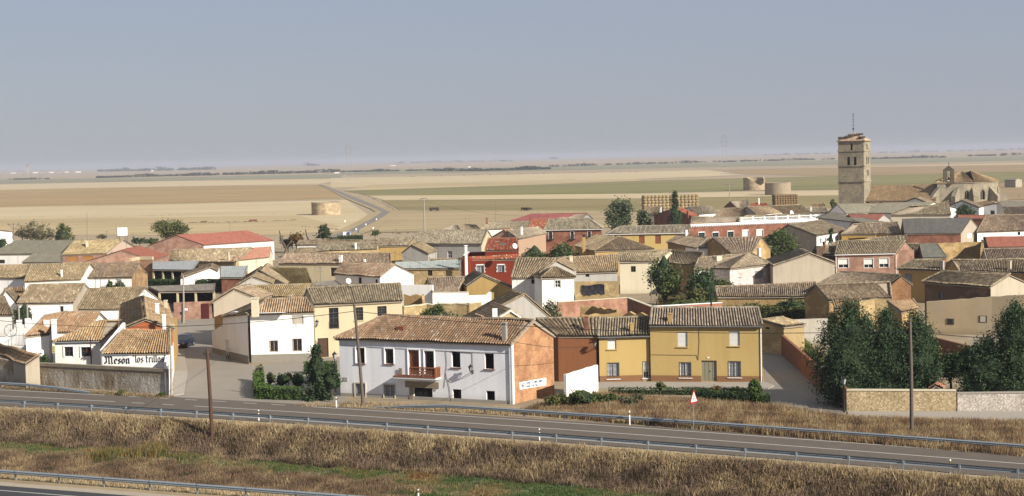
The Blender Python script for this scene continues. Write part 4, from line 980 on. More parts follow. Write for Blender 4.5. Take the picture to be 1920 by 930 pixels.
X, Y, Z, t = region(15000, -60, -8, 10, lambda W: W - 2.6); nz = vn(X, Y, 1.7, 53); k_ = (nz + rng.normal(0, .3, len(X))) > -.1
brush('thistle_heads', 'brown thistle heads above the lower rail', X[k_], Y[k_], Z[k_], .3 + .25 * np.clip(nz[k_], 0, 1), pick([(.10, .08, .05), (.18, .12, .08), (.27, .18, .12), (.33, .24, .15)], [1, 2, 2, 1], k_.sum(), vn(X[k_], Y[k_], 1.2, 54)), size=.14)
def poly_pts(poly, n, z=0.0):
    Q = np.array([P(*p, z)[:2] for p in poly]); lo, hi = Q.min(0), Q.max(0); out = []
    while sum(map(len, out)) < n:
        c = rng.uniform(lo, hi, (n * 2, 2)); ins = np.zeros(len(c), bool); j = len(Q) - 1
        for i in range(len(Q)):
            cond = ((Q[i, 1] > c[:, 1]) != (Q[j, 1] > c[:, 1])) & (c[:, 0] < (Q[j, 0] - Q[i, 0]) * (c[:, 1] - Q[i, 1]) / (Q[j, 1] - Q[i, 1] + 1e-9) + Q[i, 0]); ins ^= cond; j = i
        out.append(c[ins])
    c = np.concatenate(out)[:n]; return c[:, 0], c[:, 1]
X, Y = poly_pts([(966, 776), (1062, 748), (1125, 742), (1440, 764), (1590, 786), (1785, 793), (1960, 794), (1990, 862), (1440, 816), (1180, 795)], 26000); nz = vn(X, Y, 2.2, 41)
tufts('verge_grass', 'tall dry grass between the far rail and the yellow house', X, Y, 0 * X, .35 + .3 * rng.random(len(X)) + .2 * np.clip(nz, 0, 1), pick([(.13, .10, .06), (.28, .18, .11), (.40, .27, .15), STRAW2, STRAW], [.7, 1.8, 2.4, 2, 1.3], len(X), vn(X, Y, 1.3, 42)), blades=6, leanf=.4)
X, Y = poly_pts([(0, 722), (90, 728), (330, 744), (300, 747), (190, 739), (0, 729)], 2200); tufts('verge_weeds', 'thin dry weeds along the foot of the stained wall', X, Y, 0 * X, .12 + .2 * rng.random(len(X)) ** 2, pick([STRAW2, MAUVE, OLV], [2, 2, 1], len(X)))
X, Y = poly_pts([(560, 762), (690, 765), (960, 780), (960, 768), (700, 756), (636, 757), (560, 757)], 1500); tufts('house_weeds', 'dry weeds at the foot of the white house', X, Y, 0 * X, .1 + .3 * rng.random(len(X)) ** 2, pick([STRAW, STRAW2, MAUVE], [2, 2, 1], len(X)))
X, Y = poly_pts([(1240, 560), (1550, 560), (1550, 600), (1460, 601), (1440, 590), (1240, 578)], 5000); tufts('yard_weeds', 'rough green and brown weeds in the yard behind the yellow house', X, Y, 0 * X, .5 + .7 * rng.random(len(X)), pick([OLV, GRN, (.2, .14, .07), YELG, STRAW2], [2, 2, 2, 1, 1], len(X), vn(X, Y, 3, 44)), blades=8, wid=.08, spread=.3)
X, Y = poly_pts([(1500, 640), (1560, 700), (1545, 690), (1470, 630)], 700); tufts('garden_weeds', 'green weeds behind the brick lane wall', X, Y, 0 * X, .5 + .5 * rng.random(len(X)), pick([GRN, YELG], [2, 1], len(X)), blades=8, wid=.08)
X, Y = poly_pts([(966, 776), (1062, 748), (1125, 742), (1440, 764), (1590, 786), (1785, 793), (1960, 794), (1990, 862), (1440, 816), (1180, 795)], 7000); nz = vn(X, Y, 1.8, 55); k_ = nz > 0
brush('verge_weeds_heads', 'fluffy brown weeds between the far rail and the yellow house', X[k_], Y[k_], 0 * X[k_], .4 + .35 * nz[k_], pick([(.14, .10, .06), (.24, .16, .10), (.36, .24, .15)], [1, 2, 1.5], k_.sum()))
# reeds and round weeds in the ditch
for (x, yb, wpx, hh, c) in ((205, 862, 60, .75, (.24, .22, .07)), (282, 858, 56, 1.0, (.30, .23, .08)), (350, 862, 60, .45, GRN)):
    p = P(x, yb, -2.4); k = 900; s = ppm(p); r = wpx / s / 2; X = p[0] + rng.normal(0, r * .45, k); Y = p[1] + rng.normal(0, .7, k)
    tufts('reeds', 'tall yellow green reeds in the ditch', X, Y, g_h(X, Y), hh * (.7 + .4 * rng.random(k)), pick([c, OLV, ORG_, GRN, STRAW2], [3, 1.5, 1, 1.5, 1], k), blades=6, wid=.03, leanf=.35)
# ------------------------------------------------------------------ the white house by the road
S_RED = flat((.26, .09, .05), .8, 'red_sill_tile', .2)
wo = lambda x0, y0, x1, y1, k, **o: (x0, y0, x1, y1, k, o)
WH = G('long white two storey house with an orange brick gable beside the road', (625.6, 634), (957, 644.5), (722, 591.5), (1000, 600), 5.75, wall=BLUEW, wallR=BRICK_O, pal='warm', hip='L', name='white_house', over=.38, side=.16,
  wins=[wo(668, 652, 684, 681, 'dark', sill=S_RED, surround=M_WHITE, sw=.1), wo(722, 654, 738, 682, 'dark', sill=S_RED, surround=M_WHITE, sw=.1), wo(766, 656, 786, 702, 'dooro', surround=M_WHITE, sw=.1), wo(796, 658, 814, 703, 'dark', surround=M_WHITE, sw=.1),
        wo(847, 660, 863, 689, 'void', sill=S_RED), wo(909, 663, 926, 692, 'void', sill=S_RED),
        wo(667, 719, 685, 749, 'grille', sill=C_CREAMB, surround=C_CREAMB, sw=.12), wo(721, 721, 740, 751, 'grille', sill=C_CREAMB, surround=C_CREAMB, sw=.12), wo(776, 725, 811, 757, 'doork'), wo(849, 730, 865, 757, 'void'), wo(912, 733, 928, 761, 'void')],
  chims=[(942, 951, 606, 636, M_CONC)])
T = WH['T']; a, b, u, n = WH['a'], WH['b'], WH['u'], WH['n']
def on(x, y, d=0): p = PP(x, y, hz(a), hz(b)); return p - n * d
# cornice, lintel, balcony with lattice, downpipe, number plates
m = MB(); m.prism([hz(a) - n * .1, hz(b) - n * .1, hz(b), hz(a)], 5.42, 5.66); m.build('cornice', BLUEW, T)
m = MB(); m.prism([hz(a) - n * .03, hz(b) - n * .03, hz(b), hz(a)], -.3, .32); m.build('plinth', GREYP, T)
m = MB(); p0, p1 = on(760, 721), on(823, 721); m.prism([hz(p0) - n * .06, hz(p1) - n * .06, hz(p1), hz(p0)], on(790, 727)[2], on(790, 715.5)[2]); q0 = on(772, 740); m.box(hz(q0) - n * .04 + np.array([0, 0, -.2]), .42, .1, on(790, 727)[2] + .2, u); m.build('door_lintel', C_STONEY, T)
B0, B1 = on(746, 700), on(826, 703); zb = on(790, 703)[2] - .12; dp = 1.0
m = MB(); m.prism([hz(B0) - n * dp, hz(B1) - n * dp, hz(B1), hz(B0)], zb - .16, zb); bs = m.build('balcony_slab', WHITE, T)
m = MB(); m.prism([hz(B0) - n * (dp + .05), hz(B1) - n * (dp + .05), hz(B1) + n * 0, hz(B0)], zb + .002, zb + .09); m.build('balcony_tiles', S_RED, T)
m = MB(); bl = hz(B0) + (hz(B1) - hz(B0)) * .40; zt_ = zb + .95
def lattice(m, p, q, z0, z1, s=.26):
    L = np.linalg.norm(q - p); d = (q - p) / L; hgt = z1 - z0; k = -hgt
    while k < L:
        for sg in (1, -1):
            c0, c1 = (k, k + hgt) if sg == 1 else (k + hgt, k); x0_, x1_ = c0, c1; z0_, z1_ = z0, z1
            # clip to 0..L
            def zz(x): return z0 + (x - c0) / (c1 - c0) * hgt
            lo, hi = max(0, min(c0, c1)), min(L, max(c0, c1))
            if hi - lo > .03: m.bar(p + d * lo + np.array([0, 0, zz(lo)]), p + d * hi + np.array([0, 0, zz(hi)]), .055, .05)
        k += s
f0, f1, f2 = bl - n * (dp - .08), hz(B1) - n * (dp - .08) - u * .08, hz(B1) - u * .08
lattice(m, f0, f1, zb + .09, zt_ - .1); lattice(m, f1, f2, zb + .09, zt_ - .1); m.build('balcony_lattice', flat((.30, .115, .06), .85, 'terracotta', .2), T)
m = MB()
for c in (f0, f1, f2 - n * .06, (f0 + f1) / 2): m.box(c + np.array([0, 0, zb + .09]), .16, .16, .86, u)
m.bar(f0 + np.array([0, 0, zt_]), f1 + np.array([0, 0, zt_]), .2, .1); m.bar(f1 + np.array([0, 0, zt_]), f2 + np.array([0, 0, zt_]), .2, .1); m.build('balcony_rail', flat((.30, .115, .06), .85, 'terracotta', .2), T)
m = MB(); m.box(hz(B0) - n * .12 + u * .35 + np.array([0, 0, zb + .09]), .34, .06, .62, u); m.build('balcony_stub', C_STONEY, T)
m = MB(); c = hz(b) - u * .22 - n * .07; m.tube([c, c + np.array([0, 0, 5.3])], .055); m.build('downpipe', M_GALV, T)
m = MB(); c = on(648, 711); m.box(hz(c) - n * .03 + np.array([0, 0, c[2] - .18]), .46, .03, .36, u)
for x, y in ((769, 728), (816, 731)): c = on(x, y); m.box(hz(c) - n * .03 + np.array([0, 0, c[2] - .1]), .2, .03, .2, u)
m.build('plate', GREYP, T)
m = MB()
for pts in ([(640, 647), (700, 651), (760, 654), (800, 656), (836, 658)], [(836, 658), (838, 680), (836, 700), (833, 727)], [(845, 659), (886, 662), (887, 694)], [(836, 658), (900, 661), (955, 662)], [(836, 700), (843, 727), (846, 757)]):
    m.tube([on(*q, .035) for q in pts], .018, n=4)
m.build('wall_cable', M_CABLE, T)
# skylight hatch on the roof
p = ray_plane(753, 617, *WH['plane']); m = MB(); m.box(p + np.array([0, 0, -.1]), .75, .75, .38, u); m.build('roof_hatch', S_RED, WH['R'])
# cream strip at the corner of the brick gable and its painted band
m = MB(); m.box(hz(b) + u * .03 + WH['n'] * .28 - np.array([0, 0, .3]), .09, .62, 5.9, u); m.build('corner_band', WHITE, T)
# grey mortar edge along the gable
m = MB(); g0, g1 = WH['B'] + np.array([0, 0, -.13]), WH['R1'] + np.array([0, 0, -.13]); Bb = hz(WH['b2']) + np.array([0, 0, 5.55]); e = u * -.02
m.bar(g0 + e, g1 + e, .2, .26); m.bar(g1 + e, Bb + e + np.array([0, 0, .1]), .2, .26); m.build('verge', plaster((.42, .36, .28), .6), T)
# hand painted banner on the brick gable
sa, sb = hz(WH['b']), hz(WH['b2']); su = nrm2(sb - sa); sn = np.array([su[1], -su[0], 0.])
def stroke_text(m, text, org, ux, uz, nn, hgt, wid, gap=.25, slant=0):
    """simple stroke capitals built from thin bars"""
    GL = {'A': [((0, 0), (.5, 1)), ((.5, 1), (1, 0)), ((.2, .4), (.8, .4))], 'R': [((0, 0), (0, 1)), ((0, 1), (.8, .9)), ((.8, .9), (.8, .6)), ((.8, .6), (0, .5)), ((.3, .5), (1, 0))],
          'F': [((0, 0), (0, 1)), ((0, 1), (.9, 1)), ((0, .5), (.7, .5))], 'N': [((0, 0), (0, 1)), ((0, 1), (.9, 0)), ((.9, 0), (.9, 1))], 'C': [((.9, .9), (.1, .8)), ((.1, .8), (.1, .2)), ((.1, .2), (.9, .1))],
          'I': [((.4, 0), (.4, 1))], 'S': [((.9, .9), (.1, .8)), ((.1, .8), (.9, .3)), ((.9, .3), (.1, .05))], 'O': [((.1, .1), (.1, .9)), ((.1, .9), (.9, .9)), ((.9, .9), (.9, .1)), ((.9, .1), (.1, .1))],
          'E': [((0, 0), (0, 1)), ((0, 1), (.9, 1)), ((0, .5), (.7, .5)), ((0, 0), (.9, 0))], 'L': [((0, 1), (0, 0)), ((0, 0), (.9, 0))], 'P': [((0, 0), (0, 1)), ((0, 1), (.9, .9)), ((.9, .9), (0, .5))],
          'D': [((0, 0), (0, 1)), ((0, 1), (.9, .7)), ((.9, .7), (.9, .3)), ((.9, .3), (0, 0))], 'U': [((0, 1), (.1, .1)), ((.1, .1), (.9, .1)), ((.9, .1), (.9, 1))], 'M': [((0, 0), (0, 1)), ((0, 1), (.5, .4)), ((.5, .4), (1, 1)), ((1, 1), (1, 0))], 'G': [((.9, .9), (.1, .8)), ((.1, .8), (.1, .1)), ((.1, .1), (.9, .1)), ((.9, .1), (.9, .5))], '-': [((.1, .5), (.9, .5))], '.': [((.3, 0), (.3, .12))], ' ': []}
    x = 0; W_ = hgt * .6
    for ch in text:
        for (p, q) in GL.get(ch, []): A_ = org + ux * (x + p[0] * W_) + uz * p[1] * hgt; B_ = org + ux * (x + q[0] * W_) + uz * q[1] * hgt; m.bar(A_ + nn * .02, B_ + nn * .02, wid, .02) if np.linalg.norm(B_ - A_) > .01 else 0
        x += W_ * (1 + gap)
sq = lambda x, y, d=.03: PP(x, y, sa, sb) + sn * d
bt0, bt1, bb0, bb1 = sq(973.2, 717), sq(1023.8, 708), sq(974.3, 730.5), sq(1023.8, 722.5)
BN = thing('banner', 'white hand painted cloth banner with AR lettering on the brick gable', 'banner', (bt0 + bb1) / 2)
m = MB(); q = [bb0, bb1, bt1, bt0]; m.face(q, [(0, 0), (1, 0), (1, 1), (0, 1)]); m.face([p - sn * .015 for p in q][::-1]); [m.face([q[i], q[i] - sn * .015, q[(i + 1) % 4] - sn * .015, q[(i + 1) % 4]]) for i in range(4)]; m.build('cloth', M_WHITE, BN)
bx = unit(bb1 - bb0); bz_ = unit(bt0 - bb0); Lb = np.linalg.norm(bb1 - bb0); hb = np.linalg.norm(bt0 - bb0)
m = MB(); stroke_text(m, 'AR', bb0 + bx * Lb * .055 + bz_ * hb * .2, bx, bz_, sn, hb * .62, hb * .10, gap=.25); m.build('lettering', flat((.22, .03, .03), .8, 'dark_red_letters', .1), BN)
m = MB(); stroke_text(m, 'FRANCI', bb0 + bx * Lb * .25 + bz_ * hb * .62, bx, bz_, sn, hb * .26, hb * .045, gap=.45); m.build('lettering', flat((.10, .2, .42), .8, 'blue_letters', .1), BN)
m = MB(); stroke_text(m, 'SANCE NUNE', bb0 + bx * Lb * .54 + bz_ * hb * .62, bx, bz_, sn, hb * .26, hb * .045, gap=.3); m.build('lettering', flat((.10, .09, .11), .8, 'grey_letters', .1), BN); m = MB(); stroke_text(m, 'DEMO LIDE DELE', bb0 + bx * Lb * .26 + bz_ * hb * .16, bx, bz_, sn, hb * .24, hb * .04, gap=.45); m.build('lettering', flat((.10, .09, .11), .8, 'grey_letters', .1), BN)

def lantern(label, base, out, hgt=.75, arm=.7, par=None):
    """forged wall lantern on a bracket; base on the wall, out points away from it"""
    T = thing('wall_lantern', label, 'lantern', base, 'forged lanterns'); base = np.array(base, float); m = MB(); tip = base + out * arm
    m.bar(base, tip, .05); m.bar(base - np.array([0, 0, .25]), base + np.array([0, 0, .1]), .08); m.tube([base - np.array([0, 0, .2]), base + out * arm * .5 - np.array([0, 0, .14]), tip], .025, n=5); m.build('bracket', M_IRON, T)
    m = MB(); z = np.array([0, 0, 1.]); b0 = tip + z * .05
    for k in range(4):
        a_ = k * math.pi / 2 + .78; d0 = np.array([math.cos(a_), math.sin(a_), 0]); m.bar(b0 + d0 * .10, b0 + d0 * .22 + z * .42, .03)
    m.tube([b0, b0 + z * .03], .12, n=4); m.tube([b0 + z * .42, b0 + z * .62], .27, .05, n=4); m.tube([b0 + z * .62, b0 + z * .74], .05, .02, n=5); m.build('lantern_frame', M_IRON, T)
    m = MB(); m.tube([b0 + z * .03, b0 + z * .42], .09, .2, n=4); m.build('glass', flat((.42, .44, .46), .25, 'frosted_glass', .05, spec=.5), T); return T
lantern('black forged lantern on the white house front', on(887, 696), -n, arm=.55)

# ------------------------------------------------------------------ brick annex and yellow house
AN = G('low tiled annex with a rust coloured wall between the white and yellow houses', (1046, 629.5), (1121, 629.5), (1006, 597.5), (1123, 595), 4.75, wall=RUST, pal='dark', name='annex', over=.2, hb=4.6, chims=[(1096, 1103.5, 595, 620, BRICK_R)])
garden_wall('jagged whitewashed wall below the rust coloured annex', [(1063, 753), (1122, 737)], WHITE, h=2.55, h2=2.75, rough=.06, thick=.3)
o = ORG; lantern('black forged lantern on the rust coloured annex wall', PP(1117, 650, hz(AN['a']), hz(AN['b'])) - AN['n'] * .0, -AN['n'], arm=.7)
YH_l = G('lower left part of the yellow house with a tiled roof', (1120.5, 631), (1219.5, 628.5), (1123, 595.5), (1222, 594), 4.7, wall=YELLOW, pal='grey', name='yellow_house', over=.25, gutter=True, far=False, pitch=22,
  wins=[wo(1139, 631.5, 1155.5, 655, 'shut', sill=YELLOW), wo(1139, 680, 1161, 710, 'grille', sill=M_WHITE), wo(1205.6, 677.6, 1226, 709, 'halfg', sill=M_WHITE)], chims=[(1181, 1189, 607, 623, OCHP)], plinth=(.62, flat((.30, .155, .075), .9, 'brown_plinth_paint', .15)))
YH = G('tall yellow house with white shutters and an olive door', (1218, 610), (1429.5, 610.5), (1222, 577), (1421, 577), 5.75, wall=YELLOW, pal='grey', name='yellow_house', over=.28, gutter=True, far=False, side=.02,
  wins=[wo(1270, 622, 1289, 650, 'shut', sill=YELLOW), wo(1367, 620, 1387, 648.6, 'shut', sill=YELLOW), wo(1274.5, 679, 1296, 708, 'grille', sill=M_WHITE), wo(1315, 676, 1344, 719.4, 'doorg'), wo(1366, 677, 1389, 707.5, 'grille', sill=M_WHITE)],
  chims=[(1252, 1260.5, 589, 603, OCHP)], plinth=(.62, flat((.30, .155, .075), .9, 'brown_plinth_paint', .15)))
m = MB(); a, b, u, n = YH['a'], YH['b'], YH['u'], YH['n']; c = hz(b) - u * .12 - n * .06; m.tube([c, c + np.array([0, 0, 5.4])], .05); m.build('downpipe', M_WHITE, YH['T'])
m = MB(); ly = lambda x, y: PP(x, y, hz(a), hz(b)) - n * .03; m.tube([ly(1125 + 96, 665), ly(1250, 665.5), ly(1306, 666), ly(1309, 675)], .018, n=4); m.tube([ly(1310, 612), ly(1311, 640), ly(1309, 675)], .018, n=4); m.build('wall_cable', M_CABLE, YH['T'])
m = MB(); c = ly(1328, 670.5); m.box(hz(c) + np.array([0, 0, c[2] - .08]), .22, .03, .16, u); m.build('plate', M_WHITE, YH['T'])
# things just behind the yellow house
garden_wall('terracotta wall with a pale coping behind the yellow roof', [(1226, 575), (1354, 568)], plaster((.45, .2, .13), .3), h=4.9, top=True, cap=.08, capmat=WHITE)
m = MB(); p = P(1333.5, 577, 5.5); T = thing('stovepipe', 'dark metal stovepipe rising behind the yellow house roof', 'stovepipe', hz(p)); m.tube([hz(p), p + np.array([0, 0, 1.5])], .1); m.tube([p + np.array([0, 0, 1.5]), p + np.array([0, 0, 1.62])], .15); m.build('pipe', M_IRON, T)
garden_wall('pink brick yard wall with a pale coping right of the grey tree', [(1046, 567), (1176, 558.5)], brick((.46, .23, .15), (.52, .28, .19), (.46, .3, .22), 'pink_yard_brickwork'), h=4.4, top=True, thick=.3, cap=.08, capmat=PALEC)
garden_wall('dark crumbling yard wall in front of the pink brick one', [(1088, 574), (1110, 574), (1156, 582)], OCHRE, h=4.6, top=True, thick=.4, rough=.15)
garden_wall('brick garden wall stepping down behind the yellow house', [(1176, 559), (1221, 576)], BRICK_R, h=3.6, top=True, cap=.1, capmat=PALEC)
garden_wall('crumbling adobe wall behind the annex roof', [(1090, 590), (1170, 587), (1222, 592)], OCHRE, h=4.3, top=True, rough=.3)

# ------------------------------------------------------------------ white cottage and cream house on the square
CT = G('white cottage with a grey plinth on the corner of the square', (465, 588), (589, 585), (499, 561), (574, 558.5), 5.75, wall=WHITE, pal='bright', hip='L', name='white_cottage', over=.2, side=.05, far=False,
  wins=[wo(547, 591.5, 569, 608, 'blind'), wo(506, 638.5, 521, 659.5, 'grilleb'), wo(549, 635, 566, 658.5, 'grilleb')], winL=[wo(423.5, 638, 430, 671, 'doorw')], plinth=(.95, flat((.33, .30, .25), .9, 'grey_plinth', .15)), chims=[])
p = P(466.5, 580, 6.6); chimney(CT['R'], p + np.array([.3, 2.5, -.3]), .75, 1.3, PALEC)
CH = G('cream two storey house with grey wooden casements and a brown door', (589.5, 572), (755, 563.5), (575.5, 540.5), (750, 531.5), 6.3, wall=CREAM, pal='grey', name='cream_house', over=.3, side=.05, far=False,
  wins=[wo(617, 577, 635, 616, 'french'), wo(664.5, 576, 681, 601, 'french', sill=CREAM), wo(707.5, 574, 725, 592.5, 'french', sill=CREAM), wo(595.8, 634, 616, 670, 'door')])
# black railing of the tall window
a, u, n = CH['a'], CH['u'], CH['n']; m = MB(); q0 = PP(617, 605, hz(a), hz(CH['b'])) - n * .06; q1 = PP(635, 605, hz(a), hz(CH['b'])) - n * .06
for k in range(9): q = q0 + (q1 - q0) * k / 8; m.bar(hz(q) + np.array([0, 0, q[2] - .75]), hz(q) + np.array([0, 0, q[2] + .1]), .025)
m.build('window_railing', M_IRON, CH['T'])
lantern('black forged lantern at the corner of the cream house', PP(592.5, 610, hz(CH['a']), hz(CH['b'])), -CH['n'], arm=.6)
Fg('beige rendered house with a worn gable behind the white cottage', (396, 566), (486, 561), (438, 541), (470, 533), h=5.6, wall=BEIGE, pal='old', name='rendered_house')
Fg('grey plastered shed with a patched mud roof', (442, 535), (512, 531), (472, 517.5), (490, 500), h=5.2, wall=GREYP, pal='old', name='shed')
G('low tiled roof with rusty stripes behind the white cottage', (474.5, 556), (571, 558), (476, 535.5), (589, 532), 5.4, wall=OCHRE2, pal='yel', name='barn', lean=False)

# ------------------------------------------------------------------ tavern and its neighbours
M_TAV = WHITEW
TV = G('white tavern with black gothic lettering under a brown tiled roof', (189, 663.5), (317.5, 661.5), (232, 618), (319, 617.5), 3.7, wall=WHITE, pal='warm', name='tavern', over=.2, side=.02, lean=True, far=False, wins=[], pitch=27)
a, b, u, n = TV['a'], TV['b'], TV['u'], TV['n']
on = lambda x, y, d=.02: PP(x, y, hz(a), hz(b)) - n * d
# blackletter strokes drawn with a broad nib held at 40 degrees
NIB = math.radians(38)
LT = {
 'M': (1.2, [[(.0, .16), (.1, .02), (.24, .1), (.24, .84), (.08, 1.0)], [(.24, .84), (.42, .98), (.60, .84), (.60, .08), (.68, 0)], [(.60, .84), (.78, .98), (.96, .84), (.96, .1), (1.06, 0)]]),
 'e': (.52, [[(.14, .55), (.14, .12), (.26, 0), (.42, .12)], [(.14, .55), (.28, .66), (.42, .54), (.42, .42), (.16, .3)]]),
 's': (.48, [[(.4, .56), (.28, .66), (.12, .54), (.12, .42), (.38, .26), (.38, .12), (.24, 0), (.1, .1)]]),
 'o': (.56, [[(.13, .55), (.13, .12), (.27, 0), (.43, .12), (.43, .55), (.28, .67), (.13, .55)]]),
 'ó': (.56, [[(.13, .55), (.13, .12), (.27, 0), (.43, .12), (.43, .55), (.28, .67), (.13, .55)], [(.2, .84), (.42, 1.06)]]),
 'n': (.6, [[(.06, .6), (.15, .66), (.15, .06), (.24, 0)], [(.15, .55), (.36, .67), (.46, .56), (.46, .06), (.56, 0)]]),
 'l': (.3, [[(.06, 1.0), (.15, .95), (.15, .1), (.26, 0)]]), 'i': (.3, [[(.06, .62), (.15, .64), (.15, .1), (.26, 0)], [(.13, .84), (.19, .9)]]),
 't': (.42, [[(.14, .95), (.14, .1), (.26, 0), (.36, .08)], [(.02, .66), (.36, .66)]]), 'r': (.44, [[(.06, .6), (.15, .66), (.15, .06), (.22, 0)], [(.15, .52), (.3, .67), (.4, .58)]]),
 ' ': (.3, []), '"': (.3, [[(.08, .95), (.08, .84)], [(.18, .95), (.18, .84)]])}
def nib_text(m, text, org, ux, uz, nn, size, width_scale, nib):
    x = 0; nv = (ux * math.cos(NIB) + uz * math.sin(NIB)) * nib / 2; k = 0
    for ch in text:
        adv, st = LT[ch]
        for pl in st:
            for p, q in zip(pl, pl[1:]):
                A_ = org + ux * (x + p[0] * width_scale) * size + uz * p[1] * size + nn * (.012 + .0006 * (k % 7)); B_ = org + ux * (x + q[0] * width_scale) * size + uz * q[1] * size + nn * (.012 + .0006 * (k % 7)); k += 1
                t_ = unit(B_ - A_) * nib * .12
                f = [A_ - nv - t_, A_ + nv - t_, B_ + nv + t_, B_ - nv + t_]
                if np.dot(np.cross(f[1] - f[0], f[2] - f[0]), nn) < 0: f = f[::-1]
                m.face(f); m.face([v - nn * .01 for v in f][::-1])
        x += adv * width_scale
    return x * size
m = MB(); o0 = on(196.5, 682); s_ = ppm(o0); uz = np.array([0, 0, 1.])
tw = sum(LT[c][0] for c in 'Mesón'); nib_text(m, 'Mesón', o0, u, uz, -n, 14 / s_, (48 / 14) / tw, .17)
o1 = on(249.5, 679.5); s1 = ppm(o1); tx = '"los trillos"'; tw = sum(LT[c][0] for c in tx); nib_text(m, tx, o1, u, uz, -n, 13.5 / s1, (63 / 13.5) / tw, .115)
m.build('lettering', M_IRON, TV['T'])
m = MB(); m.bar(on(190, 665.5, .08), on(243, 665.0, .08), .12, .1); m.build('gutter', M_GALV, TV['T'])
m = MB(); m.tube([on(190.5, 668, .06), on(190.8, 700, .06)], .05, n=6); m.build('downpipe', M_GALV, TV['T'])
# street side of the tavern with orange and white pilasters
q = [hz(P(320.8, 741)), hz(P(327, 698)), hz(P(334.5, 664))]; w_ = np.array([-.6, .1, 0])
m = MB(); m.prism([q[0], q[1], q[1] + w_, q[0] + w_], -.3, 3.35); m.build('street_wall', WHITE, TV['T']); m = MB(); m.prism([q[1] + [.05, 0, 0], q[2], q[2] + w_, q[1] + w_], -.3, 4.5); m.build('street_wall', OCHP, TV['T'])
TL = G('white tavern wing with two brown windows and a tiled roof', (98, 640.5), (187, 638.5), (188, 601.5), (228, 601), 3.6, wall=WHITEW, pal='warm', name='tavern_wing', over=.2, far=False, hip='L', pitch=26,
  wins=[wo(121, 650, 137, 668, 'dark', surround=M_WHITE, sw=.15), wo(152, 650.5, 170, 668.5, 'dark', surround=M_WHITE, sw=.15)], gutter=M_GALV)
# white party wall between the two roofs
m = MB(); A_, B_ = P(187.5, 655, 4.0), P(230, 604, 6.3); dv = np.array([.28, -.05, 0]); m.face([A_, B_, B_ * [1, 1, 0], A_ * [1, 1, 0]]); 
m = MB(); m.prism([hz(A_), hz(A_) + dv, hz(B_) + dv, hz(B_)], -.2, [A_[2] - .05, A_[2] - .05, B_[2] - .05, B_[2] - .05]); m.build('party_wall', WHITE, TL['T'])
m = MB(); c = PP(101.8, 660, hz(TL['a']), hz(TL['b'])) - TL['n'] * .14; T = thing('hanging_sign', 'small yellow illuminated bar sign at the corner of the tavern wing', 'sign', c); m.box(c + np.array([0, 0, -.1]), .34, .16, .8, TL['u']); m.build('sign_box', flat((.62, .56, .36), .5, 'cream_acrylic', .1), T)
m = MB(); [m.box(c - TL['n'] * .1 + np.array([0, 0, z_]), .2, .02, .1, TL['u']) for z_ in (.05, .3, .52)]; m.build('sign_mark', flat((.35, .25, .04), .6, 'ochre_print', .1), T)
G('white walled house with a tall white chimney behind the tavern wing', (94, 623), (165, 621), (122, 586), (187, 585), 3.8, wall=WHITE, pal='warm', name='white_house', over=.2, chims=[(85.5 + 12, 94.5 + 12, 600, 624, WHITE)], pitch=25)
T = thing('chimney_stack', 'tall square white chimney at the left end of the tavern roofs', 'chimney', hz(P(90, 672))); m = MB(); q = P(90, 676); s_ = ppm(q); m.box(q * [1, 1, 0], .55, .55, 76 / s_ * 1.0, (1, 0, 0)); m.build('stack', WHITE, T)
G('brown tiled roof behind the terrace railing', (46, 632), (92, 626), (84, 592), (126, 584), 3.4, wall=WHITE, pal='warm', name='tiled_shed', over=.15, pitch=26)
G('low tiled shed at the left edge in front of the terrace', (-22, 655), (46, 683), (-8, 641), (74, 664), 2.6, wall=BEIGE, pal='warm', name='tiled_shed', over=.12, lean=True, hr=3.5)
# stepped white terrace wall with pipes, railing and wheel
T, Q = garden_wall('white terrace wall with two chimney pipes at the left edge', [(-10, 656), (30, 655), (64, 655), (96, 653)], WHITE, h=1.6, thick=.25)
m = MB(); q = P(38, 655); s_ = ppm(q)
for x0, x1, z in ((12, 28, 2.6), (28, 60, 3.4)): aa, bb = hz(P(x0, 654)), hz(P(x1, 654)); m.prism([aa, bb, bb + np.array([0, .3, 0]), aa + np.array([0, .3, 0])], 1.5, [z * .62, z, z, z * .62] if x0 == 12 else z - .3)
for x in (37.5, 53.5): c = hz(P(x, 654)) + np.array([0, .15, 0]); m.box(c + np.array([0, 0, 2.8]), .65, .35, .9 if x < 40 else 1.1)
m.build('stepped_top', WHITE, T); m = MB()
for x in (37.5, 53.5): c = hz(P(x, 654)) + np.array([0, .15, 3.6]); m.tube([c, c + np.array([0, 0, 2.0])], .11)
m.build('pipe', M_CONC, T)
T = thing('terrace_railing', 'thin iron railing in front of the white terrace wall', 'railing', hz(P(62, 664))); m = MB(); q0, q1 = hz(P(22, 663)), hz(P(92, 666))
for k in range(27): q = q0 + (q1 - q0) * k / 26; m.bar(q + np.array([0, 0, 1.0]), q + np.array([0, 0, 2.6]), .03 if k % 9 else .07)
for z in (1.1, 2.3): m.bar(q0 + np.array([0, 0, z]), q1 + np.array([0, 0, z]), .035)
m.build('railing_bars', C_GREY, T)
def wheel(label, c, r, ax, mat, spokes=10, name='cart_wheel', tube=.05):
    T = thing(name, label, 'wheel', c - np.array([0, 0, r])); m = MB(); z = np.array([0, 0, 1.]); pts = [c + ax * r * math.cos(t) + z * r * math.sin(t) for t in np.linspace(0, 6.283, 25)]
    m.tube(pts, tube, n=5); m.build('rim', mat, T); m = MB()
    for k in range(spokes): t = 6.283 * k / spokes; m.bar(c, c + ax * r * math.cos(t) + z * r * math.sin(t), .025)
    m.tube([c - np.cross(ax, z) * .08, c + np.cross(ax, z) * .08], .09, n=8); m.build('spokes', mat, T)
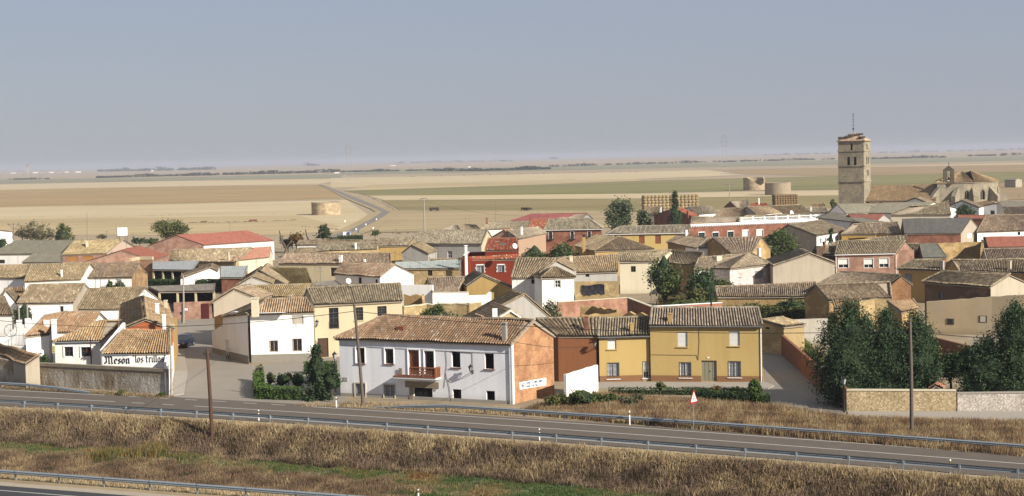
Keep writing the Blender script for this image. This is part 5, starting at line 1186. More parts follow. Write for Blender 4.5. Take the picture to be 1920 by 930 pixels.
wheel('thin iron hoop wheel on the white terrace wall', hz(P(23, 660)) + np.array([0, -.3, 2.75]), .78, np.array([1., 0, 0]), C_GREY, 8); wheel('dark spoked cart wheel above the terrace beside the tall white chimney', hz(P(71.5, 655)) + np.array([0, .3, 3.0]), .33, np.array([1., 0, 0]), M_IRON, 12)
# stained perimeter wall
garden_wall('long stained rendered wall with a concrete coping along the road', [(44, 720), (88, 723), (200, 732), (319, 741.5)], ROUGHW, h=2.02, h2=2.35, thick=.4, cap=.32, capmat=flat((.36, .31, .23), .95, 'weathered_coping', .3, scale=1.2))
garden_wall('mottled stone end wall at the lower left edge', [(-30, 713), (0, 716), (46, 720)], ROUGHW, h=2.9, h2=2.1, thick=.4, rough=.05)
Fg('large tiled roof with an orange gable behind the tavern', (222, 617), (329, 615), (273, 596.5), (266, 541), h=5.3, wall=ORANGEP, pal='warm', name='orange_gabled_house', over=.15, side=.35, chims=[(292, 298.5, 570, 590, WHITE), (305, 311, 591, 610, WHITE), (308, 314, 564, 578, PALEC)], ant=1, far=False)
G('tiled roof in front of the brick yard at the left', (145, 580), (240, 578), (167, 541), (272, 538), 4.0, wall=WHITE, pal='old', name='white_house', over=.2, ant=1)
G('white cottage with a bright right gable behind the fig bush', (31, 569.5), (136.5, 567), (56, 533.5), (160, 531.5), 3.7, wall=WHITE, wallR=BEIGE, pal='old', name='white_cottage', over=.2, wins=[wo(113, 574, 119, 584, 'hole')])
G('low white shed at the left edge with a tiled gable', (-30, 590), (24, 590), (-25, 560), (8, 556), 3.0, wall=WHITE, pal='old', name='white_shed', over=.2)
Fg('small white gable with a curved tile edge at the left edge', (-8, 573), (34, 570), (9, 542), (20, 538), h=3.4, wall=WHITEW, pal='old', name='white_shed')
G('small ochre lean-to with red tiles at the left edge', (22, 546), (45, 546), (18, 537), (44, 538), 3.4, wall=OCHRE, pal='warm', name='shed', lean=True)
# ------------------------------------------------------------------ left side of the village
G('long low tiled house with a white wall at the far left', (-20, 521), (45, 521), (-10, 497), (58, 496), 3.6, wall=WHITE, pal='old', name='low_house')
G('long tiled barn with a pale rendered strip under the eaves', (44.5, 528.6), (151, 524), (59, 496), (169, 493.5), 3.6, wall=WHITEW, pal='old', name='barn', over=.2, chims=[(114, 118, 507, 520, WHITEW)])
NB = G('tiled house with white wall and ochre brick end wall', (153, 521.5), (247, 520), (170, 494), (262, 493), 3.6, wall=WHITE, wallR=brick((.42, .25, .13), (.5, .33, .18), (.45, .35, .2), 'ochre_brickwork'), pal='old', name='house', over=.2)
garden_wall('brick and block party wall with a pale upper part beside the metal canopy', [(247, 490), (262, 487), (286, 487)], brick((.44, .24, .15), (.5, .3, .18), (.45, .35, .25), 'party_brickwork'), h=4.6, top=True, cap=.6, capmat=CREAM)
G('big grey fibre cement roofed warehouse at the far left', (-20, 476.5), (117, 475), (30, 451), (140, 450.5), 4.5, wall=WHITEW, pal='fibre', name='warehouse', wins=[wo(-2, 487, 9, 494, 'grilled')])
G('yellowish tiled house with orange shutters at the far left', (115, 477.5), (199, 475), (141, 450.5), (231, 449), 4.6, wall=BRICK_P, wallR=plaster((.55, .42, .33), .3), pal='yel', name='brick_house', wins=[wo(128, 481, 146, 489.5, 'opal'), wo(155, 480, 175, 487, 'opal')], chims=[(161, 166, 452, 462, PALEC)], ant=1)
G('small grey sheet roofed shed in front of the warehouse', (40, 492), (116, 492), (63, 475.5), (114, 475), 3.6, wall=WHITEW, pal='fibre', name='shed', ant=1)
Fg('pinkish brick shed with a red sheet roof', (150, 493.5), (286, 487.5), (228, 469), (262, 461), h=3.6, wall=BRICK_P, pal='redmet', name='shed', ant=2)
Fg('large brick barn with a red sheet roof and white side wall', (275, 461.5), (383, 459.5), (331, 441), (466, 433), h=4.6, wall=BRICK_P, wallR=WHITE, pal='redmet', name='barn', wins=[wo(326, 449, 331, 454, 'hole')], ant=1)
G('old tiled barn right of the red sheet roofs', (318, 488.5), (442, 491), (323, 468.5), (472, 464.5), 3.8, wall=OCHRE2, pal='old', name='barn', chims=[(427, 430, 474, 487, PALEC)], ant=1)
G('brown tiled house with a salmon gable behind the dead trees', (436, 489), (505, 482), (455, 466), (508, 462.5), 4.0, wall=PALEC, pal='salmon', name='house', ant=1)
G('zinc sheet canopy on thin red posts', (286, 505), (360, 506), (286, 491), (373, 488.5), 3.6, wall=M_DARK, pal='zinc', name='canopy', lean=True, openf=4, pitch=12, hr=4.2)
Fg('plain white gable with a satellite dish beside the canopy', (338, 521), (407.5, 508), (393, 501), (398, 493), h=3.2, wall=WHITE, pal='old', name='white_shed', side=.1)
G('light blue sheet roof on a red brick shed', (414, 520), (456, 520), (414, 499.5), (465, 498), 3.0, wall=BRICK_R, pal='zinc', name='shed', lean=True, pitch=16)
G('long grey sheet roof over a dark open machine shed', (300, 546.5), (402, 545), (277, 537), (403, 531.5), 3.4, wall=M_DARK, pal='fibre', name='machine_shed', lean=True, openf=3, pitch=16)
T, Q = garden_wall('red brick yard wall at the end of the street', [(327, 600), (398, 597)], BRICK_P, h=2.6, thick=.3)
m = MB(); q = P(386, 597.6); m.box(q + np.array([0, -.16, 0]), 1.1, .08, 2.3); m.build('gate', C_RED, T); q = P(350.5, 600); m = MB(); m.box(q + np.array([0, -.18, 1.45]), .45, .05, .32); m.build('plate', M_WHITE, T)
hedge('dark green creeper along the top of the yard behind the machine shed', [(275, 548), (335, 550), (418, 548)], 2.2, 2.2, kind='dark', name='creeper', cat='creeper', dens=.5, leafs=.3)
# back left centre
G('long white walled tiled roof in front of the dead trees', (551, 473), (711, 474), (560, 465.5), (700, 464.5), 3.4, wall=WHITEW, pal='old', name='low_house')
G('upper tiled roof with a white chimney behind the low houses', (590, 471), (706, 466.5), (596, 457), (709, 455), 4.4, wall=OCHRE2, pal='grey', name='barn', chims=[(665, 669, 456.5, 466, WHITE)])
G('low flat roofed store with a white edge near the dead trees', (556, 459), (706, 457.5), (560, 450.5), (708, 450), 3.2, wall=WHITEW, pal='old', name='store')
G('ochre walled tiled house left of the long grey roof', (706, 461.5), (766, 460), (712, 446.5), (778, 444.5), 4.8, wall=OCHP, pal='dark', name='house')
G('long tiled house with white chimneys behind the bright gabled house', (521, 493.5), (733, 494), (536, 474.5), (732, 475), 4.2, wall=CREAM, pal='old', name='long_house', chims=[(636, 642, 479.5, 491, WHITE), (682, 686, 486, 492, WHITE)], ant=1, wins=[wo(620, 502, 633, 518, 'dark')], plinth=None)
Fg('cream porch house with a dark doorway', (600, 499), (634, 499), (617, 495), h=3.2, depth=6, wall=PALEC, pal='old', name='porch', wins=[wo(620, 502, 632, 521, 'doork')])
WG = G('white gabled house with a bright tiled roof in the centre left', (626, 512.5), (712, 518), (643.5, 492.5), (741, 494.8), 5.0, wall=WHITE, pal='bright', name='white_house', over=.2, hb=4.6, wins=[wo(672, 520, 678, 533, 'doork'), wo(704, 524, 708, 532, 'hole')])
Fg('low adobe house with a weathered grey gable and a rounded mud wall', (466, 531), (538, 534), (488, 506.5), (502, 494), h=4.6, wall=GREYP, pal='old', name='adobe_house')
G('beige adobe barn with a sagging mud roof', (536, 531), (586, 533), (500, 502), (574, 503), 4.4, wall=OCHRE2, pal='yel', name='adobe_barn', hb=3.5)
G('grey mortar roof behind the cream house ridge', (588, 536), (642, 536), (594, 528), (628, 526), 5.6, wall=GREYP, pal='fibre', name='shed', lean=True)
T = thing('satellite_dish', 'white satellite dish behind the cream house roof', 'dish', P(653, 533, 6.0))
def dish(T, c, r, mat=M_WHITE, to=(0.55, -.8, .35)):
    d = unit(np.array(to, float)); x = unit(np.cross(d, [0, 0, 1.])); y = np.cross(x, d); m = MB(); c = np.array(c, float); rings = []
    for k, rr in enumerate((0, .5, .8, 1.0)):
        rings.append([c + d * (rr * rr * r * .25) + x * rr * r * math.cos(t) + y * rr * r * math.sin(t) for t in np.linspace(0, 6.283, 13)[:-1]])
    for p, q in zip(rings[:-1], rings[1:]):
        for j in range(12): m.face([p[j], q[j], q[(j + 1) % 12], p[(j + 1) % 12]]); m.face([p[j] - d * .03, p[(j + 1) % 12] - d * .03, q[(j + 1) % 12] - d * .03, q[j] - d * .03])
    m.build('reflector', mat, T); m = MB(); m.bar(c - d * .03, c - d * .3, .05); m.bar(c - d * .3, c - d * .3 - np.array([0, 0, r * 1.6]), .05); m.bar(c - y * r * .8, c + d * r, .03); m.box(c + d * r, .1, .1, .1); m.build('mount', M_STEEL, T)
dish(T, P(653, 527, 6.6), .4)
# white and ochre walls right of the gabled house
garden_wall('bright white yard wall stepping down right of the cream house', [(752, 534), (811, 534.5)], WHITE, h=4.2, top=True, thick=.3)
garden_wall('white yard wall below the ochre gable', [(811, 549), (878, 548)], WHITE, h=3.2, top=True, thick=.3, cap=.1, capmat=PALEC)
garden_wall('short white wall end beside the ochre gable', [(878, 554), (914, 553), (921, 547)], WHITE, h=3.0, top=True, thick=.3)
garden_wall('ruined ochre adobe wall beside the white yard wall', [(757, 553), (790, 553), (793, 570)], OCHRE, h=4.0, top=True, rough=.5)
garden_wall('yellow adobe wall behind the white house ridge', [(757, 576), (800, 571), (880, 571), (903, 566)], OCHRE2, h=4.6, top=True, rough=.12, cap=.12, capmat=PALEC)
G('dark tiled roof between the white walls', (812, 551), (858, 546), (802, 521), (870, 519.5), 3.0, wall=OCHRE, pal='dark', name='tiled_shed')
OG = Fg('ochre adobe house with a broad gable and tiled left slope', (874, 535.5), (989.5, 549.5), (905.5, 514), (888, 508), h=3.8, hR=2.5, wall=OCHP, pal='dark', name='adobe_house', chim_side='L', side=.1)
G('long zinc sheet roof over an ochre wall', (742, 503.5), (863, 502), (742, 492), (860.5, 487.5), 3.6, wall=OCHRE2, pal='zinc', name='low_house', wins=[wo(802, 507, 810.5, 517, 'dark')], pitch=14)
SG = Fg('grey rendered gabled house with an ochre ground floor', (752, 475), (804.5, 475), (772, 458.5), (790, 453.5), h=4.4, wall=GREYP, pal='old', name='rendered_house', ant=1)
G('long grey tiled house with a cream right gable', (775, 456.5), (903, 457), (784, 433), (914.5, 431), 5.8, wall=GREYP, wallR=CREAM, pal='grey', name='long_house', wins=[wo(839, 470.5, 847.5, 484, 'white')])
G('narrow tiled lean-to below the grey long house', (805, 487.5), (862, 487), (806, 484), (862, 483.5), 4.3, wall=WHITEW, pal='old', name='lean_to', lean=True)
# red house
RH = G('deep red house with white quoined windows', (863.5, 487), (971, 485.5), (869, 481), (973, 477), 4.9, wall=REDP, pal='red', name='red_house', lean=True, over=.2, side=.05, pitch=24, far=False,
  wins=[wo(894, 497.5, 907, 511, 'grille', surround=M_WHITE, quoin=1, sw=.2), wo(933.5, 497, 945.5, 510, 'grille', surround=M_WHITE, quoin=1, sw=.2)])
G('upper storey of the red house with a new red tiled roof', (909, 469.5), (973, 468.5), (916, 447), (968, 446.5), 6.15, wall=REDP, pal='red', name='red_house', over=.15, far=False, side=.05, chims=[])
pk = ray_plane(943, 458, P(940, 469, 6.6), unit(np.array([0, -.42, 1.]))); T = thing('skylight', 'dark skylight window in the red tiled roof', 'skylight', pk); m = MB(); m.box(pk + np.array([0, 0, -.1]), 1.1, .9, .28); m.build('frame', M_STEEL, T); m = MB(); m.box(pk + np.array([0, 0, .19]), .95, .75, .02); m.build('pane', M_GLASS, T)
garden_wall('red parapet with a white coping on the red house', [(872, 479), (880, 473), (911, 472.5)], REDP, h=5.45, top=True, thick=.3, cap=.12, capmat=M_WHITE, name='parapet')
p = P(874, 478, 6.0); T = thing('chimney_stack', 'white chimney at the left end of the red house', 'chimney', hz(p)); m = MB(); m.box(hz(p), .45, .45, 7.6); m.build('stack', WHITE, T); m = MB(); m.box(hz(p) + np.array([0, 0, 7.6]), .65, .65, .12); m.build('cap', WHITE, T)
m = MB(); a, b, u, n = RH['a'], RH['b'], RH['u'], RH['n']
for k in range(13): m.box(hz(a) + u * (.15 + (.08 if k % 2 else 0)) - n * .02 + np.array([0, 0, .1 + k * .36]), .34 + (.16 if k % 2 else 0), .08, .3, u)
m.build('quoin', M_WHITE, RH['T'])
m = MB(); c = hz(a) - n * .08 - u * .02; m.tube([c, c + np.array([0, 0, 4.6])], .06); m.build('downpipe', M_IRON, RH['T'])
T = thing('satellite_dish', 'large white satellite dish at the right end of the red roof', 'dish', P(965, 470, 6.2)); dish(T, P(965, 461.5, 7.4), .5)
# centre back
Fg('salmon roofed house behind the red house', (915, 449), (978, 449), (945, 431), (962, 428), h=5.2, wall=plaster((.5, .3, .2), .3), pal='salmon', name='house')
G('salmon walled house with a grey roof and white chimney', (972, 449), (1026, 436.5), (950, 432), (1008, 424.5), 5.6, wall=plaster((.52, .36, .25), .4), wallR=plaster((.52, .36, .25), .4), pal='grey', name='house', chims=[(976.5, 980.5, 426, 439.5, WHITE)])
BB = G('red brick house with three black iron balconies', (1019, 431), (1130, 429), (1030, 411), (1104, 409.5), 6.3, wall=BRICK_R, pal='grey', hip='R', name='brick_house', over=.4, gutter=M_WHITE, far=False,
  wins=[wo(1029, 435, 1035.5, 448.5, 'french', balcony=1, surround=M_WHITE, sw=.08), wo(1070, 434.5, 1076, 448, 'french', balcony=1, surround=M_WHITE, sw=.08), wo(1102, 434, 1108, 447.5, 'french', balcony=1, surround=M_WHITE, sw=.08)])
G('reddish tiled roof left of the balcony house', (990, 428), (1022, 427), (1000, 411.5), (1028, 411), 5.6, wall=BRICK_R, pal='red', name='house', chims=[(993, 997, 408, 418, BRICK_R)])
G('grey tiled roof left of the reddish one', (899, 430), (995, 427.5), (918, 416.5), (995, 415.5), 5.0, wall=WHITEW, pal='grey', name='house', chims=[(911, 915, 409, 417, BRICK_R)])
G('purple red sheet roofed shed with a white verge', (956, 414.5), (1090, 410), (996, 401), (1101, 400), 5.0, wall=WHITE, pal='purple', name='shed')
G('low grey tiled hut at the edge of the fields', (830, 431), (862, 430.5), (846, 422.5), (858, 422), 4.0, wall=OCHRE2, pal='grey', name='hut')
G('small brown tiled hut beside the field edge', (862, 430), (902, 429.5), (870, 421), (893, 422), 4.2, wall=OCHRE2, pal='old', name='hut')
PY = G('broad hipped tiled roof with a cream chimney right of the green bush', (1114, 470.5), (1227, 466.5), (1157, 444), (1163, 443.5), 5.0, wall=OCHP, pal='old', hip='LR', name='hipped_house', chims=[])
q = P(1095, 462, 5.6); T = thing('chimney_stack', 'cream chimney with a black cap left of the hipped roof', 'chimney', hz(q)); m = MB(); m.box(hz(q), .62, .62, 7.4); m.build('stack', OCHP, T); m = MB(); m.box(hz(q) + np.array([0, 0, 7.4]), .5, .5, .5); m.build('cap', M_IRON, T)
G('tiled roof sloping down to the left of the hipped roof', (1076, 461), (1116, 468), (1120, 440), (1150, 443), 4.6, wall=OCHP, pal='old', name='house', lean=True, pitch=20)
# middle row behind the yellow house
G('tall house with a long tiled roof and a grey wall over a tarpaulin doorway', (1075, 511.5), (1159, 508.5), (1048, 483), (1157, 477), 5.4, wall=GREYP, pal='old', name='tall_house', chims=[(1067, 1074, 481, 498, PALEC)], wins=[wo(1098, 513, 1105, 519, 'hole')])
G('old tiled roof over a shaded white wall', (958, 521.5), (1014, 520), (968, 484), (1050, 484), 5.0, wall=WHITEW, pal='old', name='old_house', wins=[wo(996, 524, 1003, 532, 'hole')])
Fg('grey gable rising over the small white house', (1010, 512), (1076, 506), (1041.5, 488), (1060, 481), h=6.0, wall=GREYP, pal='old', name='gable_house', side=.1)
TW = G('small white two storey house with a hipped tiled roof and one window', (1013, 521), (1080, 518.5), (1036, 501), (1044, 500.5), 5.6, wall=WHITEW, pal='old', hip='LR', name='white_house', over=.3, far=False, wins=[wo(1041, 525.5, 1051, 539, 'white', surround=M_WHITE, sw=.1)])
OW = garden_wall('ochre adobe wall with a black plastic covered opening', [(1078, 528), (1160, 527)], OCHRE2, h=4.4, top=True, thick=.3)
q0, q1 = P(1090.5, 534, 3.9), P(1133.5, 533.5, 3.9); T = thing('plastic_sheet', 'black plastic sheet hung over the adobe wall opening', 'sheet', hz((q0 + q1) / 2)); m = MB(); X_ = np.linspace(0, 1, 13); Z_ = np.linspace(0, 1, 5); L_ = q1 - q0; nn_ = np.array([L_[1], -L_[0], 0]) / np.linalg.norm(L_)
gp = lambda i, j: hz(q0) + hz(L_) * X_[i] + nn_ * (.25 + .12 * math.sin(i * 2.1 + j) * Z_[j]) * 1 + np.array([0, 0, 3.9 - 1.45 * Z_[j] - .12 * math.sin(i * .52)])
for i in range(12):
    for j in range(4): m.face([gp(i, j), gp(i, j + 1), gp(i + 1, j + 1), gp(i + 1, j)])
m.build('sheet', flat((.012, .013, .02), .25, 'black_plastic', .2, spec=.6), T)
CG = Fg('grey cement gabled house with a tiled left slope', (880, 603), (1032, 592), (983, 550), (962, 545), h=3.6, wall=GREYP, pal='old', name='cement_house', chim_side='L', ant=1, wins=[wo(973, 576, 977, 587, 'hole')])
Fg('low white arch gable just behind the white house ridge', (922, 603), (986, 600), (957, 581), (962, 578), h=4.6, wall=OCHRE2, pal='bright', name='small_gable', verge=WHITE, side=.1)
q = P(928, 592, 5.6); T = thing('chimney_stack', 'white chimney behind the white house ridge', 'chimney', hz(q)); m = MB(); m.box(hz(q), .55, .55, 6.4); m.build('stack', WHITE, T)
G('cream house with one brown window behind the big green tree', (1160, 490.5), (1232, 489), (1161, 474), (1258, 468.5), 5.4, wall=PALEC, pal='dark', name='cream_house', wins=[wo(1183, 499, 1192, 510, 'dark')], ant=1)
G('dark tiled roof right of the cream house', (1255, 494), (1303, 495), (1257, 469), (1320, 474), 4.8, wall=OCHRE, pal='dark', name='house')
G('sagging tiled roof with a sunken skylight', (1300, 507), (1350, 503), (1310, 484), (1372, 478), 4.2, wall=WHITEW, pal='dark', name='old_house', chims=[(1337, 1352, 480, 486, PALEC)])
HL = G('hipped house with a white mottled stone wall', (1369, 503.5), (1448, 495), (1402, 474.5), (1408, 474), 4.4, wall=PEBW, pal='dark', hip='LR', name='hipped_house', chims=[(1420, 1426, 466, 480, WHITE)], wins=[wo(1415, 508, 1432, 522, 'doorz')])
G('tiled slope on the left of the mottled stone house', (1338, 505), (1371, 503), (1362, 477), (1402, 475), 3.9, wall=BLUEW, pal='dark', name='side_wing', lean=True)
G('white house with a hipped tiled roof in the middle', (1306, 464.5), (1374, 462), (1326, 446.5), (1340, 446), 5.0, wall=WHITE, pal='dark', hip='LR', name='white_house', over=.2, wins=[wo(1337, 466, 1339, 476, 'hole')])
G('long dark tiled roof right of the white hipped house', (1373, 476), (1410, 474.5), (1336, 446), (1428, 444), 4.2, wall=OCHRE, pal='dark', name='house')
G('brown tiled roof with a white chimney left of the white hipped house', (1249, 454), (1306, 464), (1272, 440), (1326, 445.5), 4.8, wall=OCHRE, pal='old', name='house', chims=[(1285, 1289, 432, 444, WHITE)])
G('yellow house with tall brown shutters', (1136, 439), (1293, 436), (1163, 424.5), (1293, 422), 6.0, wall=plaster((.62, .46, .18), .3), pal='grey', hip='L', name='yellow_house', over=.35, far=False, gutter=M_WHITE, wins=[wo(1198, 442, 1208.5, 457, 'bshut'), wo(1228.5, 441.5, 1239, 457, 'bshut')])
# brick house with white balustrade
BT = G('long red brick house with white cornice and arched window surrounds', (1293, 421), (1534, 411.5), (1298, 416.5), (1530, 407), 6.9, wall=BRICK_R, pal='old', name='brick_house', over=.1, lean=True, hr=7.3, far=False,
  wins=[wo(1310, 436, 1321, 447, 'teal', surround=M_WHITE, sw=.2), wo(1336, 436, 1347, 447, 'teal', surround=M_WHITE, sw=.2), wo(1364.5, 434, 1375, 445, 'teal', surround=M_WHITE, sw=.2), wo(1392, 432.5, 1403, 444, 'shut', surround=M_WHITE, sw=.25), wo(1418.5, 431.5, 1430, 443, 'shut', surround=M_WHITE, sw=.25)])
a, b, u, n = BT['a'], BT['b'], BT['u'], BT['n']
m = MB(); m.prism([hz(a) - n * .28, hz(b) - n * .28, hz(b) - n * .01, hz(a) - n * .01], 6.5, 6.95); L_ = np.linalg.norm(b - a)
for k in range(int(L_ / .6)): m.box(hz(a) + u * (k + .5) * .6 - n * .12 + np.array([0, 0, 6.25]), .2, .22, .26, u)
m.build('cornice', M_WHITE, BT['T'])
T = thing('balustrade', 'white balustrade along the roof of the long brick house', 'balustrade', hz(b) + np.array([0, 0, 7.])); m = MB(); s0 = L_ * .39
for k in range(int((L_ - s0) / .34)):
    c = hz(a) + u * (s0 + k * .34) - n * .05 + np.array([0, 0, 7.1])
    if k % 9 == 0: m.box(c - np.array([0, 0, .1]), .36, .36, 1.2, u)
    else: m.tube([c, c + np.array([0, 0, .3]), c + np.array([0, 0, .75])], .10, .06, n=5)
m.build('baluster', M_WHITE, T)['kind'] = 'stuff'; m = MB(); m.prism([hz(a) + u * s0 - n * .2, hz(b) - n * .2, hz(b) + n * .1, hz(a) + u * s0 + n * .1], 7.86, 8.02); m.prism([hz(a) + u * s0 - n * .2, hz(b) - n * .2, hz(b) + n * .1, hz(a) + u * s0 + n * .1], 6.97, 7.12); m.build('handrail', M_WHITE, T)
G('low tiled slope behind the brick house cornice', (1295, 417.5), (1384, 414.5), (1297, 407.5), (1384, 406.5), 7.2, wall=OCHRE2, pal='dark', name='rear_wing')
G('tiled slope behind the white balustrade', (1384, 411), (1530, 406), (1400, 404.5), (1500, 402), 7.6, wall=WHITEW, pal='old', name='rear_wing')
# behind the brick house
Fg('dark red tiled house behind the cypress', (1225, 404), (1298, 406), (1262, 391), (1276, 389), h=6.2, wall=BRICK_R, pal='red', name='red_roofed_house', chims=[(1288, 1292, 396, 403, BRICK_R)])
G('grey tiled house left of the cypress', (1200, 400), (1246, 400), (1212, 388), (1240, 387), 5.5, wall=BEIGE, pal='old', name='house', chims=[(1237, 1240, 389, 399, WHITE)])
G('grey tiled roof behind the red roofed house', (1302, 402), (1350, 399), (1290, 387), (1330, 386), 5.6, wall=WHITEW, pal='grey', name='house')
G('broad weathered tiled roof near the straw stack', (1338, 407), (1402, 404), (1356, 391), (1392, 390), 5.6, wall=OCHRE2, pal='old', name='house')
G('brown tiled roof with a white gutter behind the balustrade', (1420, 403), (1466, 399.5), (1400, 387.5), (1440, 386.5), 6.0, wall=GREYP, wallR=WHITE, pal='old', name='house', gutter=M_WHITE)
G('red brick house with stepped parapets near the straw', (1404, 388), (1440, 387), (1408, 381.5), (1438, 381), 6.8, wall=BRICK_R, pal='red', name='brick_house', chims=[(1422, 1424, 372, 383, WHITE)])
G('low red tiled roof left of the stepped brick house', (1357, 389), (1404, 388), (1370, 378), (1402, 374), 6.2, wall=BRICK_R, pal='grey', name='house')
G('wide grey tiled roof with a satellite dish', (1452, 404), (1526, 402), (1445, 386), (1500, 384), 5.4, wall=WHITEW, pal='old', name='house', ant=1)
T = thing('satellite_dish', 'white satellite dish behind the white balustrade', 'dish', P(1484, 404, 6.4)); dish(T, P(1484, 399, 7.3), .6)
G('small reddish tiled roof at the edge of the fields', (1518, 392), (1545, 391), (1522, 382.5), (1542, 382), 4.8, wall=OCHRE, pal='warm', name='hut')
G('low grey roof with a white wall left of the hangar', (1508, 399), (1553, 398.5), (1512, 389), (1548, 388.5), 5.0, wall=WHITE, pal='grey', name='house', chims=[(1519, 1522, 388, 396, WHITE)])
# right of the balustrade
Fg('beige gabled house with white street windows right of the balustrade', (1455, 436), (1532, 441.5), (1478, 421), (1540, 412.5), h=5.2, wall=BEIGE, wallR=WHITE, pal='old', name='beige_house', winR=[wo(1537, 447, 1541, 457, 'white'), wo(1546, 445, 1550, 454, 'white'), wo(1568, 441, 1572, 451, 'white')])
H_ = G('long grey sheet roofed hangar below the church', (1552, 398), (1702, 400), (1569, 382.5), (1752, 379), 5.0, wall=WHITE, pal='fibre', name='hangar')
Hp('grey hipped sheet roof in front of the hangar', (1532, 408), (1612, 417), (1553, 398.5), (1562, 398.5), h=5.2, wall=WHITEW, pal='fibre', name='store')
G('low red sheet roof in front of the hangar', (1604, 418), (1641, 417.5), (1590, 402), (1658, 401.5), 4.6, wall=GREYP, pal='redmet', name='shed')
Fg('small tiled gable in front of the church nave', (1684, 382), (1750, 384), (1716, 371), (1724, 368), h=5.4, wall=WHITEW, pal='old', name='house')
G('long tiled house with a cream wall below the church', (1668, 403), (1783.5, 402), (1707, 386.5), (1779, 384), 5.2, wall=PALEC, pal='dark', hip='L', name='long_house', ant=1)
Fg('white house behind the round dark tree', (1781, 384.5), (1836, 389), (1803, 375.5), (1812, 373.5), h=5.4, wall=WHITE, pal='old', name='white_house')
Fg('white gabled house with two dark windows below the church', (1840, 386.5), (1895, 387.5), (1866, 381), (1852, 376), h=5.2, wall=WHITE, pal='warm', name='white_house', side=.1, wins=[wo(1857, 394.5, 1865, 403, 'dark'), wo(1883.5, 393.5, 1890, 404, 'doork')])
G('dark tiled roof at the far right edge', (1893, 400), (1960, 399), (1888, 388), (1950, 387), 4.8, wall=OCHRE, pal='dark', name='house')
G('long grey sheet roof with a tiled strip at the right edge', (1880, 388), (1960, 388), (1872, 377.5), (1950, 377), 5.2, wall=GREYP, pal='fibre', name='house')
G('flat red roof strip behind the grey barn', (1797, 410), (1851, 410), (1796, 403.5), (1850, 403.5), 4.4, wall=BRICK_R, pal='redmet', name='shed', hb=4.2)
GB = G('large grey corrugated roofed barn with red brick wall', (1696, 438), (1802, 437), (1692, 410.5), (1821, 409), 5.0, wall=BRICK_R, wallR=BEIGE, pal='slate', name='barn', winR=[wo(1814, 424, 1823, 446, 'doorw')])
G('tiled roof in the shade left of the grey barn', (1618, 438), (1690, 438), (1625, 418), (1682, 416), 4.8, wall=OCHP, pal='dark', name='house')
G('yellow ochre house with a hipped weathered roof', (1576, 439.5), (1643, 439), (1600, 420), (1625, 418.5), 4.8, wall=plaster((.55, .35, .1), .4), pal='old', hip='LR', name='ochre_house', over=.2)
G('low tiled roof along the ochre wall', (1590, 451), (1700, 450), (1592, 447), (1700, 441), 4.4, wall=OCHP, pal='dark', name='lean_to', lean=True)
G('tiled house at the right edge above the red roof', (1831, 435), (1960, 431), (1849, 403.5), (1950, 402), 4.8, wall=WHITE, wallR=WHITE, pal='old', name='house', over=.25, wins=[wo(1908, 435, 1913, 441, 'hole')])
RB = G('pinkish brick house with white roller blinds', (1565, 477), (1679, 474.5), (1572, 451.5), (1697, 451.5), 5.8, wall=BRICK_P, pal='dark', name='brick_house', over=.35, side=.05, gutter=M_WHITE, far=False,
  wins=[wo(1572, 485, 1591, 502.5, 'half', surround=M_WHITE, sw=.06), wo(1620, 485, 1637.5, 502.5, 'half', surround=M_WHITE, sw=.06), wo(1648.5, 484, 1666.5, 501.5, 'half', surround=M_WHITE, sw=.06)])
m = MB(); c = hz(RB['b']) - RB['n'] * .08 - RB['u'] * .1; c2 = hz(RB['a']) - RB['n'] * .08 + RB['u'] * .1; m.tube([c, c + np.array([0, 0, 5.5])], .06); m.tube([c2, c2 + np.array([0, 0, 5.5])], .06); m.build('downpipe', M_WHITE, RB['T'])
G('left wing of the pinkish brick house with a red chimney', (1522, 475.5), (1566, 477), (1530, 462), (1572, 452), 5.7, wall=BRICK_D, pal='dark', name='brick_wing', lean=True, over=.25, chims=[(1543, 1548, 454, 469, BRICK_R)])
garden_wall('tall pinkish brick wall right of the white blinds', [(1679, 469.5), (1714, 468.5)], BRICK_P, h=6.2, top=True, thick=.4)
G('dark tiled roof right of the tall brick wall', (1704, 472), (1730, 471.5), (1700, 457), (1722, 456.5), 5.6, wall=BRICK_R, pal='dark', name='house')
G('steep dark sheet roof over an orange edge', (1730, 483), (1776, 482), (1724, 457.5), (1757, 457), 5.0, wall=BRICK_R, pal='slate', name='shed')
Fg('big beige rendered gable with a red tiled edge', (1449, 497.5), (1566, 493), (1518, 474.5), (1500, 466), h=4.6, wall=BEIGE, pal='dark', name='rendered_house', side=.05, ant=1)
garden_wall('ochre adobe wall with small holes at the right', [(1757, 456), (1840, 453.5), (1838, 470)], OCHRE, h=5.4, top=True, rough=.12, thick=.5)
G('bright red sheet roof at the right edge', (1853, 463.5), (1960, 462), (1848, 444.5), (1950, 443), 4.8, wall=OCHRE, pal='redmet', name='shed')
G('tiled roof below the bright red one', (1850, 487), (1960, 485), (1844, 467), (1950, 465), 4.6, wall=GREYP, pal='dark', name='house')
G('sagging tiled roof over an ochre wall with a grey door', (1680, 503.5), (1768, 507), (1713, 487), (1765, 487), 5.0, wall=OCHP, pal='dark', name='old_house', wins=[wo(1697, 513, 1710, 541, 'doorz')], chims=[(1764, 1770, 490, 502, GREYP)])
G('long sagging tiled roof at the right edge', (1771, 505), (1960, 512), (1784, 487.5), (1950, 486), 5.0, wall=OCHRE, pal='dark', name='old_house', chims=[(1891, 1896, 490, 503, PALEC)])
